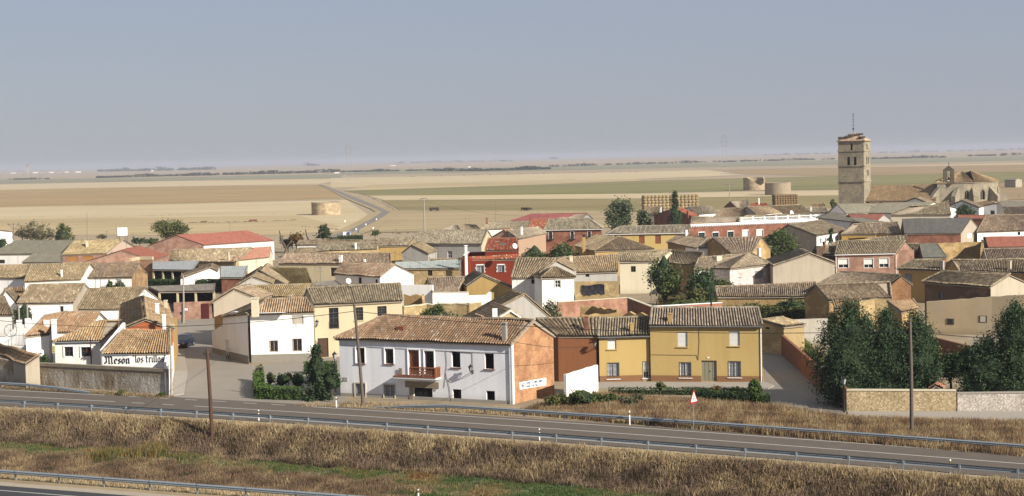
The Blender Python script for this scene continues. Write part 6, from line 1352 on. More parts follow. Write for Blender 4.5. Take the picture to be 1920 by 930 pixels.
BW = G('large adobe barn with a shaded front and a beige gable end', (1728, 528), (1856, 537.5), (1768, 508), (1894, 513.5), 5.8, wall=adobe((.25, .16, .105), (.18, .115, .075), 'shade_darkened_adobe'), wallR=plaster((.56, .49, .38), .7), pal='dark', name='barn', over=.3, far=False, wins=[wo(1762, 548, 1769, 559, 'grille')], chims=[], winR=[])  # front wall's brown is darkened, part of its shade put into the colour
OWL = garden_wall('tall beige and yellow plastered wall with two small windows', [(1738, 625), (1800, 627), (1860, 629), (1935, 632)], plaster((.66, .53, .34), 1.0, stain=(.50, .47, .42)), h=3.95, h2=5.2, thick=.5, rough=.06)
for x0, y0, x1, y1, lab in ((1775, 597, 1789, 608, 'small dark'), (1835, 591.6, 1851, 604.5, 'small shuttered')):
    aa, bb = OWL[1][0], OWL[1][1]; q0, q1 = PP(x0, y1, aa, bb), PP(x1, y1, aa, bb); zt_ = PP(x0, y0, aa, bb)[2]; uu = nrm2(q1 - q0); nn_ = np.array([uu[1], -uu[0], 0]); m = MB(); m.box(hz((q0 + q1) / 2) + nn_ * .02 + np.array([0, 0, q0[2]]), np.linalg.norm(hz(q1 - q0)), .06, zt_ - q0[2], uu); w_ = m.build('window', C_GREYW, OWL[0])
    m = MB(); m.box(hz((q0 + q1) / 2) + nn_ * .06 + np.array([0, 0, q0[2] + .08]), np.linalg.norm(hz(q1 - q0)) * .6, .02, (zt_ - q0[2]) * .8, uu); m.build('pane', M_GLASS if x0 < 1800 else C_CREAMB, w_)
G('big low dark tiled barn in front of the pinkish brick house', (1555, 564), (1671, 558.5), (1530, 534), (1668, 528.5), 3.8, wall=OCHRE, pal='dark', hip='R', name='barn', over=.3)
G('tiled roof behind the big dark barn', (1534, 532), (1668, 532), (1575, 510), (1690, 515.5), 4.6, wall=BRICK_O, pal='dark', name='barn')
G('small red brown lean-to roof below the dark barn', (1566, 579), (1619, 577), (1561, 563), (1613, 561), 3.2, wall=OCHRE, pal='warm', name='lean_to', lean=True)
G('steep little tiled lean-to above the conifers', (1692, 586), (1724, 577), (1664, 564), (1712, 561), 3.4, wall=OCHRE, pal='warm', name='lean_to', lean=True)
garden_wall('broken ochre adobe wall above the conifers', [(1612, 566), (1640, 561), (1662, 561)], OCHRE2, h=4.0, top=True, rough=.2, thick=.5)
G('long low tiled outhouse over ochre stone stumps', (1346, 556.5), (1532, 555), (1342, 537.5), (1529, 529.5), 2.9, wall=OCHRE, pal='dark', name='outhouse', over=.3, ant=0)
garden_wall('plastered garden wall at the end of the lane', [(1447, 602), (1500, 599), (1552, 597)], plaster((.58, .54, .47), 1.0, stain=(.4, .34, .24)), h=3.0, top=True, thick=.4)
Fg('small ochre hut with a tiled edge at the end of the lane', (1424, 607), (1471, 612), (1428, 598.5), depth=3.5, h=3.3, wall=OCHRE2, pal='old', name='hut', wins=[wo(1435, 612, 1443, 617, 'hole')])
# garden, lane and pebble walls
garden_wall('long red brick wall running along the lane', [(1451, 652), (1500, 698), (1541, 737)], plaster((.33, .14, .08), .5), h=2.3, h2=2.2, thick=.3)
garden_wall('ochre red wall between the lane and the pebble wall', [(1546, 737), (1587, 771)], plaster((.30, .17, .09), .6), h=2.0, thick=.35)
T = thing('gate_post', 'dark red gate post at the bend of the lane wall', 'gate post', P(1543, 738)); m = MB(); m.box(P(1543, 738) - np.array([0, 0, .2]), .45, .45, 2.7, (1, 0, 0)); m.build('post', C_RED, T); m = MB(); m.box(P(1543, 738) + np.array([0, 0, 2.5]), .55, .55, .1); m.build('cap', M_CONC, T)
garden_wall('ochre pebble dashed garden wall with a thin coping', [(1588, 771.5), (1793, 773)], PEB1, h=1.85, h2=1.85, thick=.35, cap=.12, capmat=PALEC)
garden_wall('pale grey pebble dashed garden wall at the right edge', [(1796, 773), (1960, 771)], PEB2, h=1.62, h2=1.62, thick=.35, cap=.1, capmat=M_CONC)
garden_wall('dark brick wall in the garden behind the right conifers', [(1745, 668), (1860, 700)], plaster((.25, .12, .07), .5), h=2.2, thick=.3)
Fg('small garden hut with an orange roof behind the pebble wall', (1741, 727.5), (1773, 728), (1754, 719.5), h=1.75, depth=2.5, wall=WHITE, pal='salmon', name='garden_hut')
# ------------------------------------------------------------------ side wall of the white cottage
wa, wc = P(467.2, 683), P(398.5, 660); uu_ = nrm2(wa - wc); L_ = np.linalg.norm(wa - wc); zt_of = lambda x, y: PP(x, y, wc, wa)
prof = [(398.7, 622), (413, 611.5), (417.5, 609), (417.6, 593.5), (435, 583.5), (466.8, 588.5)]
tops = [zt_of(*p) for p in prof]; m = MB(); th = CT['u'] * 4.5
door = [np.dot(zt_of(x, 650) - hz(wc), uu_) for x in (423.8, 429.8)]; zd = zt_of(427, 638)[2]; xsn = [0, *door, L_ - .02]; pr_x = [np.dot(hz(t) - wc, uu_) for t in tops]; pr_z = [t[2] for t in tops]
at_z = lambda x: float(np.interp(x, pr_x, pr_z)); nn_ = np.array([uu_[1], -uu_[0], 0.])
brk = sorted({0.0, *door, *[x for x in pr_x if 0 < x < L_ - .02], L_ - .02})
for x0, x1 in zip(brk, brk[1:]):
    mid = (x0 + x1) / 2; z0 = zd if door[0] - .01 < mid < door[1] + .01 else -.3
    p, q = wc + uu_ * x0, wc + uu_ * x1; za, zb_ = at_z(x0 + .001), at_z(x1 - .001)
    m.face([(*p[:2], z0), (*q[:2], z0), (*q[:2], zb_), (*p[:2], za)]); m.face([(*p[:2], za), (*q[:2], zb_), tuple(np.array([*q[:2], zb_]) + th), tuple(np.array([*p[:2], za]) + th)])
m.face([(*wc[:2], -.3), (*wc[:2], at_z(0)), tuple(np.array([*wc[:2], at_z(0)]) + th), tuple(np.array([*wc[:2], -.3]) + th)])
for x in door: p = wc + uu_ * x; m.face([(*p[:2], -.3), (*p[:2], zd), tuple(np.array([*p[:2], zd]) - nn_ * .3), tuple(np.array([*p[:2], -.3]) - nn_ * .3)])
m.build('side_wall', WHITE, CT['T']); window(CT['T'], wc * [1, 1, 0], uu_, nn_, door[0], door[1], .05, zd, 'doorw')
m = MB(); 
for x0, x1 in ((0, door[0]), (door[1], L_)): m.prism([wc + uu_ * x0 + nn_ * .03, wc + uu_ * x1 + nn_ * .03, wc + uu_ * x1, wc + uu_ * x0], -.3, [.55 + .4 * x0 / L_, .55 + .4 * x1 / L_, .55 + .4 * x1 / L_, .55 + .4 * x0 / L_])
m.build('plinth', flat((.33, .30, .25), .9, 'grey_plinth', .15), CT['T'])
e0, e1 = zt_of(417, 594), zt_of(467, 588.5); up_ = np.array([0, 0, .12]); r0, r1 = e0 - nn_ * 4.2 + np.array([0, 0, 1.5]), P(499, 561, CT['hr'])
q_ = [hz(wc) - nn_ * .35, hz(wc) + uu_ * 3.0 - nn_ * .35]; m = MB(); m.prism([q_[0], q_[1], q_[1] + th, q_[0] + th], -.3, [4.3, 4.9, 5.2, 4.7]); m.build('rear_wall', OCHP, CT['T'])
put_roof(CT['T'], [(e0 + nn_ * .25 + up_, e1 + nn_ * .25 + up_, r0, r1, True, False)], 'old', [(e0 + nn_ * .2 + up_, r0)], name='side_roof')

# ------------------------------------------------------------------ church
CHT = thing('church_tower', 'tall square stone church tower with belfry openings and stork nests', 'church tower', PD(1600, 430, 516) * [1, 1, 0])
c0 = PD(1571.6, 300, 512) * [1, 1, 0]; uT = np.array([math.cos(.48), -math.sin(.48), 0]); nT = np.array([-uT[1], uT[0], 0.])
c1 = PP(1619.6, 300, c0, c0 + uT) * [1, 1, 0]; W_ = np.linalg.norm(c1 - c0); c2 = c1 + nT * W_; c3 = c0 + nT * W_
zt_ = PP(1596, 265, c0, c1)[2]; m = MB(); jobs = []
fw = [wo(1594.3, 269.5, 1598.6, 282, 'void'), wo(1588, 294, 1593.6, 310, 'void'), wo(1600.2, 294, 1605.8, 310, 'void')]
rw = [wo(1624.5, 270, 1626.8, 281, 'void'), wo(1624.2, 294, 1626.0, 308, 'void'), wo(1627.6, 294, 1629.4, 308, 'void'), wo(1626.3, 318, 1628.5, 330, 'void')]
for (p, q, ws) in ((c0, c1, fw), (c1, c2, rw), (c2, c3, []), (c3, c0, [])):
    W0 = put_windows(None, (p, q), ws); facade(m, p, q, -1, zt_, W0[3], depth=.7)
    # round arched heads and dark bell chambers
    for h0, h1, zb_, zt2, k, o_ in W0[4]:
        mm = MB(); cx = (h0 + h1) / 2; r = (h1 - h0) / 2; Q = lambda x, z, d: W0[0] + W0[1] * x - W0[2] * d + np.array([0, 0, z])
        ring = [(cx - r * math.cos(t), zt2 - r + r * math.sin(t)) for t in np.linspace(0, math.pi, 9)]
        for a_, b_ in zip(ring, ring[1:]): mm.face([Q(a_[0], a_[1], .02), Q(b_[0], b_[1], .02), Q(b_[0], zt2 + .02, .02), Q(a_[0], zt2 + .02, .02)]); mm.face([Q(a_[0], a_[1], .02), Q(b_[0], b_[1], .02), Q(b_[0], b_[1], .6), Q(a_[0], a_[1], .6)])
        ar = mm.build('arch', STONE, CHT); mm = MB(); mm.face([Q(h0, zb_, .65), Q(h1, zb_, .65), Q(h1, zt2, .65), Q(h0, zt2, .65)]); mm.build('belfry_opening', M_DARK, CHT)
m.build('wall', STONE, CHT)
for y, pr in ((264.5, .35), (283, .2), (311, .2), (340.3, .25)):
    zz = PP(1596, y, c0, c1)[2]; m = MB(); e = pr; m.prism([c0 - uT * e - nT * e, c1 + uT * e - nT * e, c2 + uT * e + nT * e, c3 - uT * e + nT * e], zz - .2, zz + .22); m.build('string_course', STONE, CHT)
cT = (c0 + c2) / 2; ap = PD(1600, 249, cT[1]); e = .5; k4 = [c0 - uT * e - nT * e, c1 + uT * e - nT * e, c2 + uT * e + nT * e, c3 - uT * e + nT * e]; k4 = [p * [1, 1, 0] + np.array([0, 0, zt_ + .1]) for p in k4]
R_ = put_roof(CHT, [(k4[i], k4[(i + 1) % 4], ap, ap, i < 2, True) for i in range(4)], 'bright', [(k4[i], ap) for i in range(4)])
m = MB(); v0 = ap - np.array([0, 0, .6]); m.tube([v0, v0 + np.array([0, 0, 7.2])], .07, .03); m.tube([v0 + np.array([0, 0, 1.6]), v0 + np.array([0, 0, 2.2])], .28, .28, n=8)
for z_ in (3.1, 4.2, 5.0, 5.9): m.bar(v0 + uT * .38 + np.array([0, 0, z_]), v0 - uT * .38 + np.array([0, 0, z_]), .09); m.tube([v0 + np.array([0, 0, z_ - .12]), v0 + np.array([0, 0, z_ + .12])], .15)
m.bar(v0 + uT * .35 + np.array([0, 0, 6.7]), v0 - uT * .25 + np.array([0, 0, 6.7]), .08, .2); m.build('weather_vane', M_IRON, CHT)
for i, (fu, fn, rr) in enumerate(((.12, .1, 1.2), (.5, .25, 1.5), (.72, .4, 1.3), (.9, .12, 1.0), (.35, .15, 1.1), (.05, .6, 1.0))):
    c = c0 + (c1 - c0) * fu + nT * W_ * fn; zc = zt_ + .3 + (ap[2] - zt_) * max(0, 1 - 2 * max(abs(fu - .5), abs(fn - .5))); k = 420; a_ = rng.uniform(0, 6.28, k); rad = rr * (.5 + .5 * rng.random(k)) ; Pt = np.stack([c[0] + rad * np.cos(a_), c[1] + rad * np.sin(a_), zc + .1 + rng.random(k) * .55], 1)
    V, Fq = leaf_quads(Pt, .75, droop=0, aspect=7); T = thing('stork_nest', ['stick nest at the left corner of the tower roof', 'large stick nest in the middle of the tower roof', 'stick nest right of the vane on the tower roof', 'stick nest on the right front corner of the tower roof', 'small stick nest left of the vane on the tower roof', 'stick nest at the back left edge of the tower roof'][i], 'nest', c * [1, 1, 0] + np.array([0, 0, zc]), 'stork nests on the church tower')
    mesh_np('sticks', V, Fq, M_STRAW, T, np.array([(.22, .17, .12), (.30, .25, .2), (.14, .1, .08)])[rng.integers(0, 3, k)], kind='stuff')
NV = G('long tiled church nave with a reddish strip under the eaves', (1600, 377.5), (1755, 375), (1614, 348.5), (1757, 345.5), 6.2, wall=plaster((.45, .27, .15), .6), pal='warm', name='church_nave', cat='church nave', wins=[wo(1625, 378, 1630, 381.5, 'hole'), wo(1649, 378, 1654, 381.5, 'hole')], over=.35)
CCH = thing('church_chancel', 'buttressed stone chancel with pointed windows and a hipped tile roof', 'chancel', PD(1812, 420, 516) * [1, 1, 0])
pp_ = [PD(1757, 342, 508.5), PD(1794, 342, 508), PD(1827, 342, 508), PD(1858, 341, 510), PD(1871, 341, 517), PD(1868, 341, 530), PD(1757, 342, 532)]
zc = 11.4; pp_ = [p * [1, 1, 0] for p in pp_]; m = MB()
wn_ = {1: [wo(1809, 357, 1817, 373, 'void')], 2: [wo(1838.5, 355, 1847, 374, 'void')]}
for i in range(7):
    p, q = pp_[i], pp_[(i + 1) % 7]; W0 = put_windows(None, (p, q), wn_.get(i, [])); facade(m, p, q, -1, zc, W0[3], depth=.9)
    for h0, h1, zb_, zt2, k, o_ in W0[4]:
        Q = lambda x, z, d: W0[0] + W0[1] * x - W0[2] * d + np.array([0, 0, z]); cx = (h0 + h1) / 2; r = (h1 - h0) / 2
        mm = MB(); ring = [(h0, zt2 - 1.5 * r), (h0 + .15 * r, zt2 - .9 * r), (cx - .4 * r, zt2 - .3 * r), (cx, zt2), (cx + .4 * r, zt2 - .3 * r), (h1 - .15 * r, zt2 - .9 * r), (h1, zt2 - 1.5 * r)]
        for a_, b_ in zip(ring, ring[1:]): mm.face([Q(a_[0], a_[1], .03), Q(b_[0], b_[1], .03), Q(b_[0], zt2 + .02, .03), Q(a_[0], zt2 + .02, .03)])
        mm.bar(Q(cx, zb_, .5), Q(cx, zt2, .5), .25); mm.build('tracery', STONE, CCH); mm = MB(); mm.face([Q(h0, zb_, .8), Q(h1, zb_, .8), Q(h1, zt2, .8), Q(h0, zt2, .8)]); mm.build('pane', M_GLASS, CCH)
m.build('wall', STONE, CCH)
cc_ = sum(pp_) / 7
for i, hb_ in ((0, 10.2), (1, 10.4), (2, 10.4), (3, 10.2), (4, 10.0)):
    d = nrm2(pp_[i] - cc_); s_ = np.array([-d[1], d[0], 0]) * .75; p = pp_[i]; m = MB(); f = p + d * 3.0
    m.prism([p - s_ - d * .3, f - s_, f + s_, p + s_ - d * .3], [-1] * 4, [hb_, hb_ - 3.2, hb_ - 3.2, hb_]); m.build('buttress', STONE, CCH)
m = MB(); big = [cc_ + (p - cc_) * 1.035 for p in pp_]; m.prism(big, zc, zc + .35); m.build('cornice', STONE, CCH)
a0, a1 = PD(1804, 320.5, 519), PD(1820, 320.5, 519); ev = [b * [1, 1, 0] + np.array([0, 0, zc + .37]) for b in [cc_ + (p - cc_) * 1.05 for p in pp_]]
sl_ = []
for i in range(7):
    p, q = ev[i], ev[(i + 1) % 7]; t0 = a0 if (p[0] + q[0]) / 2 < (a0[0] + a1[0]) / 2 else a1
    sl_.append((p, q, (a0 if i == 1 or i == 6 and False else t0), t0, i < 5, False))
put_roof(CCH, sl_, 'warm', [(a0, a1)] + [(ev[i], a0 if i in (0, 1, 6) else a1) for i in range(7)])
# bell gable
BG = thing('bell_gable', 'small stone bell gable beside the chancel roof', 'bell gable', PD(1780, 342, 508)); q0, q1 = PD(1770, 342, 508.5), PD(1789.5, 342, 506.5); m = MB(); ub = nrm2(q1 - q0); Lq = np.linalg.norm(q1 - q0); hB = 4.2
zB = q0[2] - .5
for f0_, f1_, z0_, z1_ in ((0, .32, 0, hB), (.68, 1, 0, hB), (.32, .68, 0, .8), (0, 1, hB, hB + .4)): m.prism([hz(q0) + ub * Lq * f0_, hz(q0) + ub * Lq * f1_, hz(q0) + ub * Lq * f1_ + np.array([0, 1.1, 0]), hz(q0) + ub * Lq * f0_ + np.array([0, 1.1, 0])], zB + z0_, zB + z1_)
c = hz(q0) + ub * Lq * .5; zz = zB + hB + .4; m.face([hz(q0) + np.array([0, 0, zz]), hz(q1) + np.array([0, 0, zz]), c + np.array([0, 0, zz + 1.3])]); m.face([hz(q0) + np.array([0, 0, zz]), c + np.array([0, 0, zz + 1.3]), c + np.array([0, 1.1, zz + 1.3]), hz(q0) + np.array([0, 1.1, zz])]); m.face([hz(q1) + np.array([0, 0, zz]), hz(q1) + np.array([0, 1.1, zz]), c + np.array([0, 1.1, zz + 1.3]), c + np.array([0, 0, zz + 1.3])])
m.build('masonry', STONE, BG); m = MB(); m.bar(c + np.array([0, .5, zz + 1.2]), c + np.array([0, .5, zz + 2.4]), .1); m.bar(c + np.array([-.35, .5, zz + 1.95]), c + np.array([.35, .5, zz + 1.95]), .1); m.build('cross', M_IRON, BG)
m = MB(); m.tube([c + np.array([0, .5, zB + 1.3]), c + np.array([0, .5, zB + 1.6]), c + np.array([0, .5, zB + 2.3])], .55, .22, n=10); m.build('bell', M_IRON, BG)
Fg('small pale block building at the far right behind the church', (1904, 337), (1917, 336.5), (1910, 334), h=4.5, depth=8, wall=BEIGE, pal='fibre', name='block_building')

# ------------------------------------------------------------------ dovecotes, straw, pylons, poles
def dovecote(label, x0, x1, yt, yb, mat, broken=0):
    c = P((x0 + x1) / 2, yb); s = ppm(c); r = (x1 - x0) / s / 2; c = c + np.array([0, r, 0]); h = (yb - yt) / s; T = thing('dovecote', label, 'dovecote', c, 'round adobe dovecotes'); m = MB(); n = 40
    for i in range(n):
        t0, t1 = 6.2832 * i / n, 6.2832 * (i + 1) / n; hh = lambda t: h * (1 - broken * max(0, math.sin(t * 1 + 2.6)) ** 2 * .6) + .12 * math.sin(t * 7) * (1 if broken else .3)
        o0, o1 = c + r * np.array([math.cos(t0), math.sin(t0), 0]), c + r * np.array([math.cos(t1), math.sin(t1), 0]); i0, i1 = c + (r - .8) * np.array([math.cos(t0), math.sin(t0), 0]), c + (r - .8) * np.array([math.cos(t1), math.sin(t1), 0])
        m.prism([o0, o1, i1, i0], -.3, [hh(t0), hh(t1), hh(t1), hh(t0)])
    m.build('drum_wall', mat, T); m = MB()
    for i in range(n):
        t0, t1 = 6.2832 * i / n, 6.2832 * (i + 1) / n
        if math.cos(t0 - 5.2) > -.15 or not broken: m.prism([c + (r + .15) * np.array([math.cos(t0), math.sin(t0), 0]), c + (r + .15) * np.array([math.cos(t1), math.sin(t1), 0]), c + (r - .5) * np.array([math.cos(t1), math.sin(t1), 0]), c + (r - .5) * np.array([math.cos(t0), math.sin(t0), 0])], h * (1 if not broken else .98) + .1, h + .35)
    if not broken: m.build('tile_rim', M_MORTAR, T)
    return T
AD = adobe((.48, .38, .24), (.38, .29, .18), 'dovecote_adobe')
dovecote('round adobe dovecote standing alone beside the country road', 581, 636, 381, 403.5, AD); dovecote('round broken adobe dovecote, the left of the pair behind the village', 1397, 1438, 333, 357, AD, broken=1)
dovecote('round dovecote with a pale base, the right of the pair behind the village', 1438.5, 1487, 343.5, 366, plaster((.40, .33, .23), .9)); 
def straw_stack(label, x0, x1, yb, yt, nx, nz, dark=False):
    a, b = P(x0, yb), P(x1, yb - .0245 * (x1 - x0)); s = ppm(a); u = nrm2(b - a); n = np.array([-u[1], u[0], 0.]); L = np.linalg.norm(b - a); h = (yb - yt) / s; T = thing('straw_stack', label, 'straw stack', (a + b) / 2, 'stacked straw bales'); me = None; bw, bh = L / nx, h / nz; rng_ = rng; a = a - u * bw * .1
    for j in range(nz):
        for i in range(nx):
            for d in (0, 1):
                if d == 1 and 0 < i < nx - 1 and j < nz - 1: continue
                m = MB(); w_ = bw * 1.0; jit = rng.normal(0, .04, 2); lift = .0
                m.box(np.zeros(3) - np.array([0, 0, 0]), w_, 2.3, bh * .995, u)
                c = a + u * (bw * (i + .5 + (.25 if j % 2 else 0) * .5)) + n * (1.1 + d * 2.3 + jit[0] + .12 * j) + np.array([0, 0, j * bh])
                if me is None or rng.random() < .15:
                    V = np.array(m.v); V = V + rng.normal(0, .03, V.shape); Fc = np.array(m.f); tone = (np.array([.36, .275, .15]) if not dark else np.array([.24, .16, .08])) * rng.uniform(.9, 1.1)
                    o = mesh_np('bale', V + c, Fc, M_STRAW, T, np.tile(tone, (len(Fc), 1))); me = o.data; oc = c
                else:
                    o = bpy.data.objects.new('bale', me); sc.collection.objects.link(o); o.parent = T; o.location = tuple(c - oc)
    return T
straw_stack('long stack of golden straw bales behind the cypress', 1207, 1311, 398, 367, 15, 6); straw_stack('smaller dark weathered stack of straw bales below the dovecotes', 1453, 1497, 386, 365.5, 9, 5, dark=True)
def pylon(label, x, yb, yt, wpx):
    c = P(x, yb); s = ppm(c); h = (yb - yt) / s; T = thing('pylon', label, 'pylon', c, 'lattice pylons on the plain'); m = MB(); wd = lambda z: (wpx / s) * (1 - z / h) ** .9 * .5 + .55; nl = 11; zs_ = [h * (1 - (1 - k / nl) ** 1.25) for k in range(nl + 1)]; t = .10
    for z0, z1 in zip(zs_, zs_[1:]):
        for sx, sy in ((-1, -1), (1, -1), (1, 1), (-1, 1)):
            p = c + np.array([sx * wd(z0), sy * wd(z0), z0]); q = c + np.array([sx * wd(z1), sy * wd(z1), z1]); m.bar(p, q, t); r = c + np.array([(-sx if sy < 0 or True else sx) * wd(z1), sy * wd(z1), z1]); m.bar(p, r, t * .55)
            m.bar(q, r, t * .5)
    m.build('lattice', M_PYLON, T); m = MB()
    for f, L in ((.74, 2.6), (.84, 3.0), (.94, 2.2)): z = h * f; m.bar(c + np.array([-L, 0, z]), c + np.array([L, 0, z]), .17); [m.bar(c + np.array([sg * L, 0, z]), c + np.array([sg * .6, 0, z + 2.2]), .2) for sg in (-1, 1)]; [m.tube([c + np.array([sg * L * .95, 0, z - .2]), c + np.array([sg * L * .95, 0, z - 1.9])], .16, n=5) for sg in (-1, 1)]
    m.build('crossarm', M_STEEL, T)
pylon('lattice pylon beside the country road, standing above the horizon', 655, 345, 269, 14); pylon('faint lattice pylon between the brick house and the church tower', 1358.5, 330, 253, 12)
def pole(label, x0, yt, x1, yb, z=0.0, r=.14, mat=None, name='utility_pole', cat='pole', arm=None, r1=None):
    b = P(x1, yb, z); top = PP(x0, yt, b - np.array([5., 0, 0]), b + np.array([5., 0, 0])); T = thing(name, label, cat, b); m = MB(); m.tube([b - (top - b) * .04, (b + top) / 2 + np.array([.04, 0, 0]), top], r, r1 or r * .72, n=9); m.build('shaft', mat or M_WOODPOLE, T); h = top[2] - b[2]
    if arm == 'arc':
        m = MB(); A_ = [top + np.array([sx * 1.35, 0, -.35]) for sx in (-1, 1)]; m.tube([A_[0], top + np.array([-.9, 0, .1]), top + np.array([0, 0, .25]), top + np.array([.9, 0, .1]), A_[1]], .10, n=5); m.bar(A_[0], top + np.array([0, 0, -1.0]), .08); m.bar(A_[1], top + np.array([0, 0, -1.0]), .08); m.build('crossarm', M_STEEL, T)
    if arm == 'vee':
        m = MB()
        for sx in (-1, 1): m.bar(top + np.array([0, 0, -1.6]), top + np.array([sx * 1.7, 0, .1]), .12)
        m.bar(top + np.array([-1.9, 0, .1]), top + np.array([1.9, 0, .1]), .14); [m.tube([top + np.array([k, 0, .1]), top + np.array([k, 0, .6])], .08, n=5) for k in (-1.7, 0, 1.7)]; m.build('crossarm', M_STEEL, T)
    if arm == 'pegs': m = MB(); m.bar(top + np.array([-.3, 0, -.5]), top + np.array([.3, 0, -.5]), .06); m.tube([top + np.array([-.28, 0, -.5]), top + np.array([-.28, 0, -.25])], .05, n=6); m.build('insulator', M_IRON, T)
    return b, top
pole('tarred wooden pole leaning in the ditch in front of the square', 388.2, 654, 398.5, 843, z=-2.1, r=.19, arm='pegs'); P2 = pole('grey weathered wooden pole leaning in front of the white house', 664, 570, 681, 761, r=.17, mat=M_GREYPOLE)
P3 = pole('tall grey wooden pole in the dry grass in front of the conifers', 1706, 597, 1709.5, 814, r=.17, mat=M_GREYPOLE, arm='pegs')
pole('square concrete pole in front of the brick yard wall', 343.3, 516, 344, 606, r=.16, mat=M_CONC); pole('short dark pole beside the concrete pole', 341, 569, 341, 604, r=.1, mat=M_IRON)
pole('rusty iron post in front of the tavern windows', 169.5, 632, 171, 712, r=.07, mat=C_RED); pole('pale steel pole at the right corner of the tavern', 318.5, 617, 321, 742.5, r=.09, mat=M_CONC); pole('second pale pole at the tavern corner, just left of the other', 316.5, 684, 316.8, 741.5, r=.07, mat=M_WHITE)
pole('concrete power pole with an arched crossarm behind the grey long house', 794.5, 373, 796, 436, r=.26, mat=M_CONC, arm='arc'); pole('power pole with a vee crossarm near the straw stack', 1367.5, 346, 1368, 392, r=.2, mat=M_CONC, arm='vee'); pole('power pole with a vee crossarm at the far left', 25, 421, 25.5, 452, r=.2, mat=M_STEEL, arm='vee')
for x, yt, yb, lab in ((163, 399, 470, 'tall thin mast behind the yellowish tiled house'), (1220.7, 505, 580, 'thin pale mast at the left end of the yellow roof'), (903, 515, 575, 'thin mast in front of the ochre gable'), (1025, 395, 425, 'thin mast near the purple red shed'), (929, 378, 420, 'thin mast at the field edge, left of the purple red shed'),
                       (741, 470, 520, 'thin antenna mast on the bright gabled white house'), (1355, 470, 520, 'thin mast beside the mottled stone house'), (1723, 425, 470, 'thin pale mast in front of the grey barn'), (1687, 385, 415, 'thin mast below the church nave'), (188, 490, 560, 'thin mast in front of the ochre brick end wall'), (226, 505, 590, 'second thin mast in front of the ochre brick end wall'), (974, 540, 600, 'thin mast on the cement gabled house'), (528, 440, 500, 'thin mast left of the dead trees'), (367, 437, 466, 'grey steel chimney mast on the brick barn')):
    pole(lab, x, yt, x, yb, r=.06 if x != 367 else .16, mat=M_STEEL, name='mast', cat='mast')
def cable(label, a, b, sag, r=.028):
    T = MB(); pts = [a + (b - a) * t - np.array([0, 0, 4 * sag * t * (1 - t)]) for t in np.linspace(0, 1, 25)]; T.tube(pts, r, n=4); o = T.build('cable', M_CABLE); tag(o, label, 'cable')
at = lambda Pq, y: Pq[0] + (Pq[1] - Pq[0]) * ((y - 0) / 1)
cP2 = P2[0] + (P2[1] - P2[0]) * .93; cP3 = P3[0] + (P3[1] - P3[0]) * .895
cable('long black cable sagging from the grey pole to the tall pole on the right', cP2, cP3, .9); cable('black cable running left from the grey pole over the square to the tavern roofs', cP2, PD(-30, 598, 175), 1.2); cable('black cable from the tall pole to the right edge', cP3, PD(1980, 632, 119), .3, r=.03)
cable('cable from the brown ditch pole to the cottage side wall', P(388.5, 663, 0) * 0 + PD(388.6, 666, 135), PD(431, 655, 183), .5)
cable('cable from the concrete pole to the zinc canopy', PD(343.3, 520, 226), PD(290, 512, 245), .3)
for k_, (a_, b_, s_) in enumerate(((PD(343.3, 520, 226), PD(398, 560, 196), .4), (PD(343.3, 522, 226), PD(247, 500, 262), .6), (PD(163, 470, 430), PD(343.3, 518, 226), 1.5), (PD(795, 376, 495), PD(1030, 405, 400), 1.5), (PD(589, 590, 176), PD(400, 612, 186), .3), (PD(1117, 648, 150), PD(960, 640, 136), .35), (PD(1220.7, 508, 210), PD(1355, 474, 225), .7), (PD(741, 472, 250), PD(640, 500, 240), .4), (PD(900, 520, 235), PD(741, 474, 250), .6))):
    cable(['cable from the concrete pole to the rendered house', 'cable from the concrete pole to the ochre brick end wall', 'long cable between the thin mast and the concrete pole', 'cable from the arched power pole to the brick balcony house', 'cable along the front eaves of the white cottage', 'cable from the annex lantern to the brick gable', 'cable from the pale mast to the mast by the mottled house', 'cable over the bright gabled house', 'cable from the ochre gable mast to the bright gabled house'][k_], a_, b_, s_, r=.02)
# street lamps
def street_lamp(label, x, yt, yb, z=0.):
    b = P(x, yb, z); s = ppm(b); h = (yb - yt) / s; T = thing('street_lamp', label, 'street lamp', b); m = MB(); m.tube([b - np.array([0, 0, .2]), b + np.array([0, 0, h - .75])], .06, .045); m.tube([b, b + np.array([0, 0, .5])], .12, .09, n=8); m.build('column', M_IRON, T)
    t = b + np.array([0, 0, h - .75]); zv = np.array([0, 0, 1.]); m = MB(); m.tube([t, t + zv * .45], .12, .24, n=4); m.build('glass', flat((.42, .44, .46), .25, 'frosted_glass', .05, spec=.5), T); m = MB(); m.tube([t + zv * .45, t + zv * .66], .28, .06, n=4); m.tube([t + zv * .66, t + zv * .78], .04, .02, n=5); m.build('cap', M_IRON, T)
street_lamp('black street lamp in front of the corner of the pebble wall', 1582.5, 704, 773); street_lamp('black street lamp in the garden by the white house corner', 629.5, 658, 742)
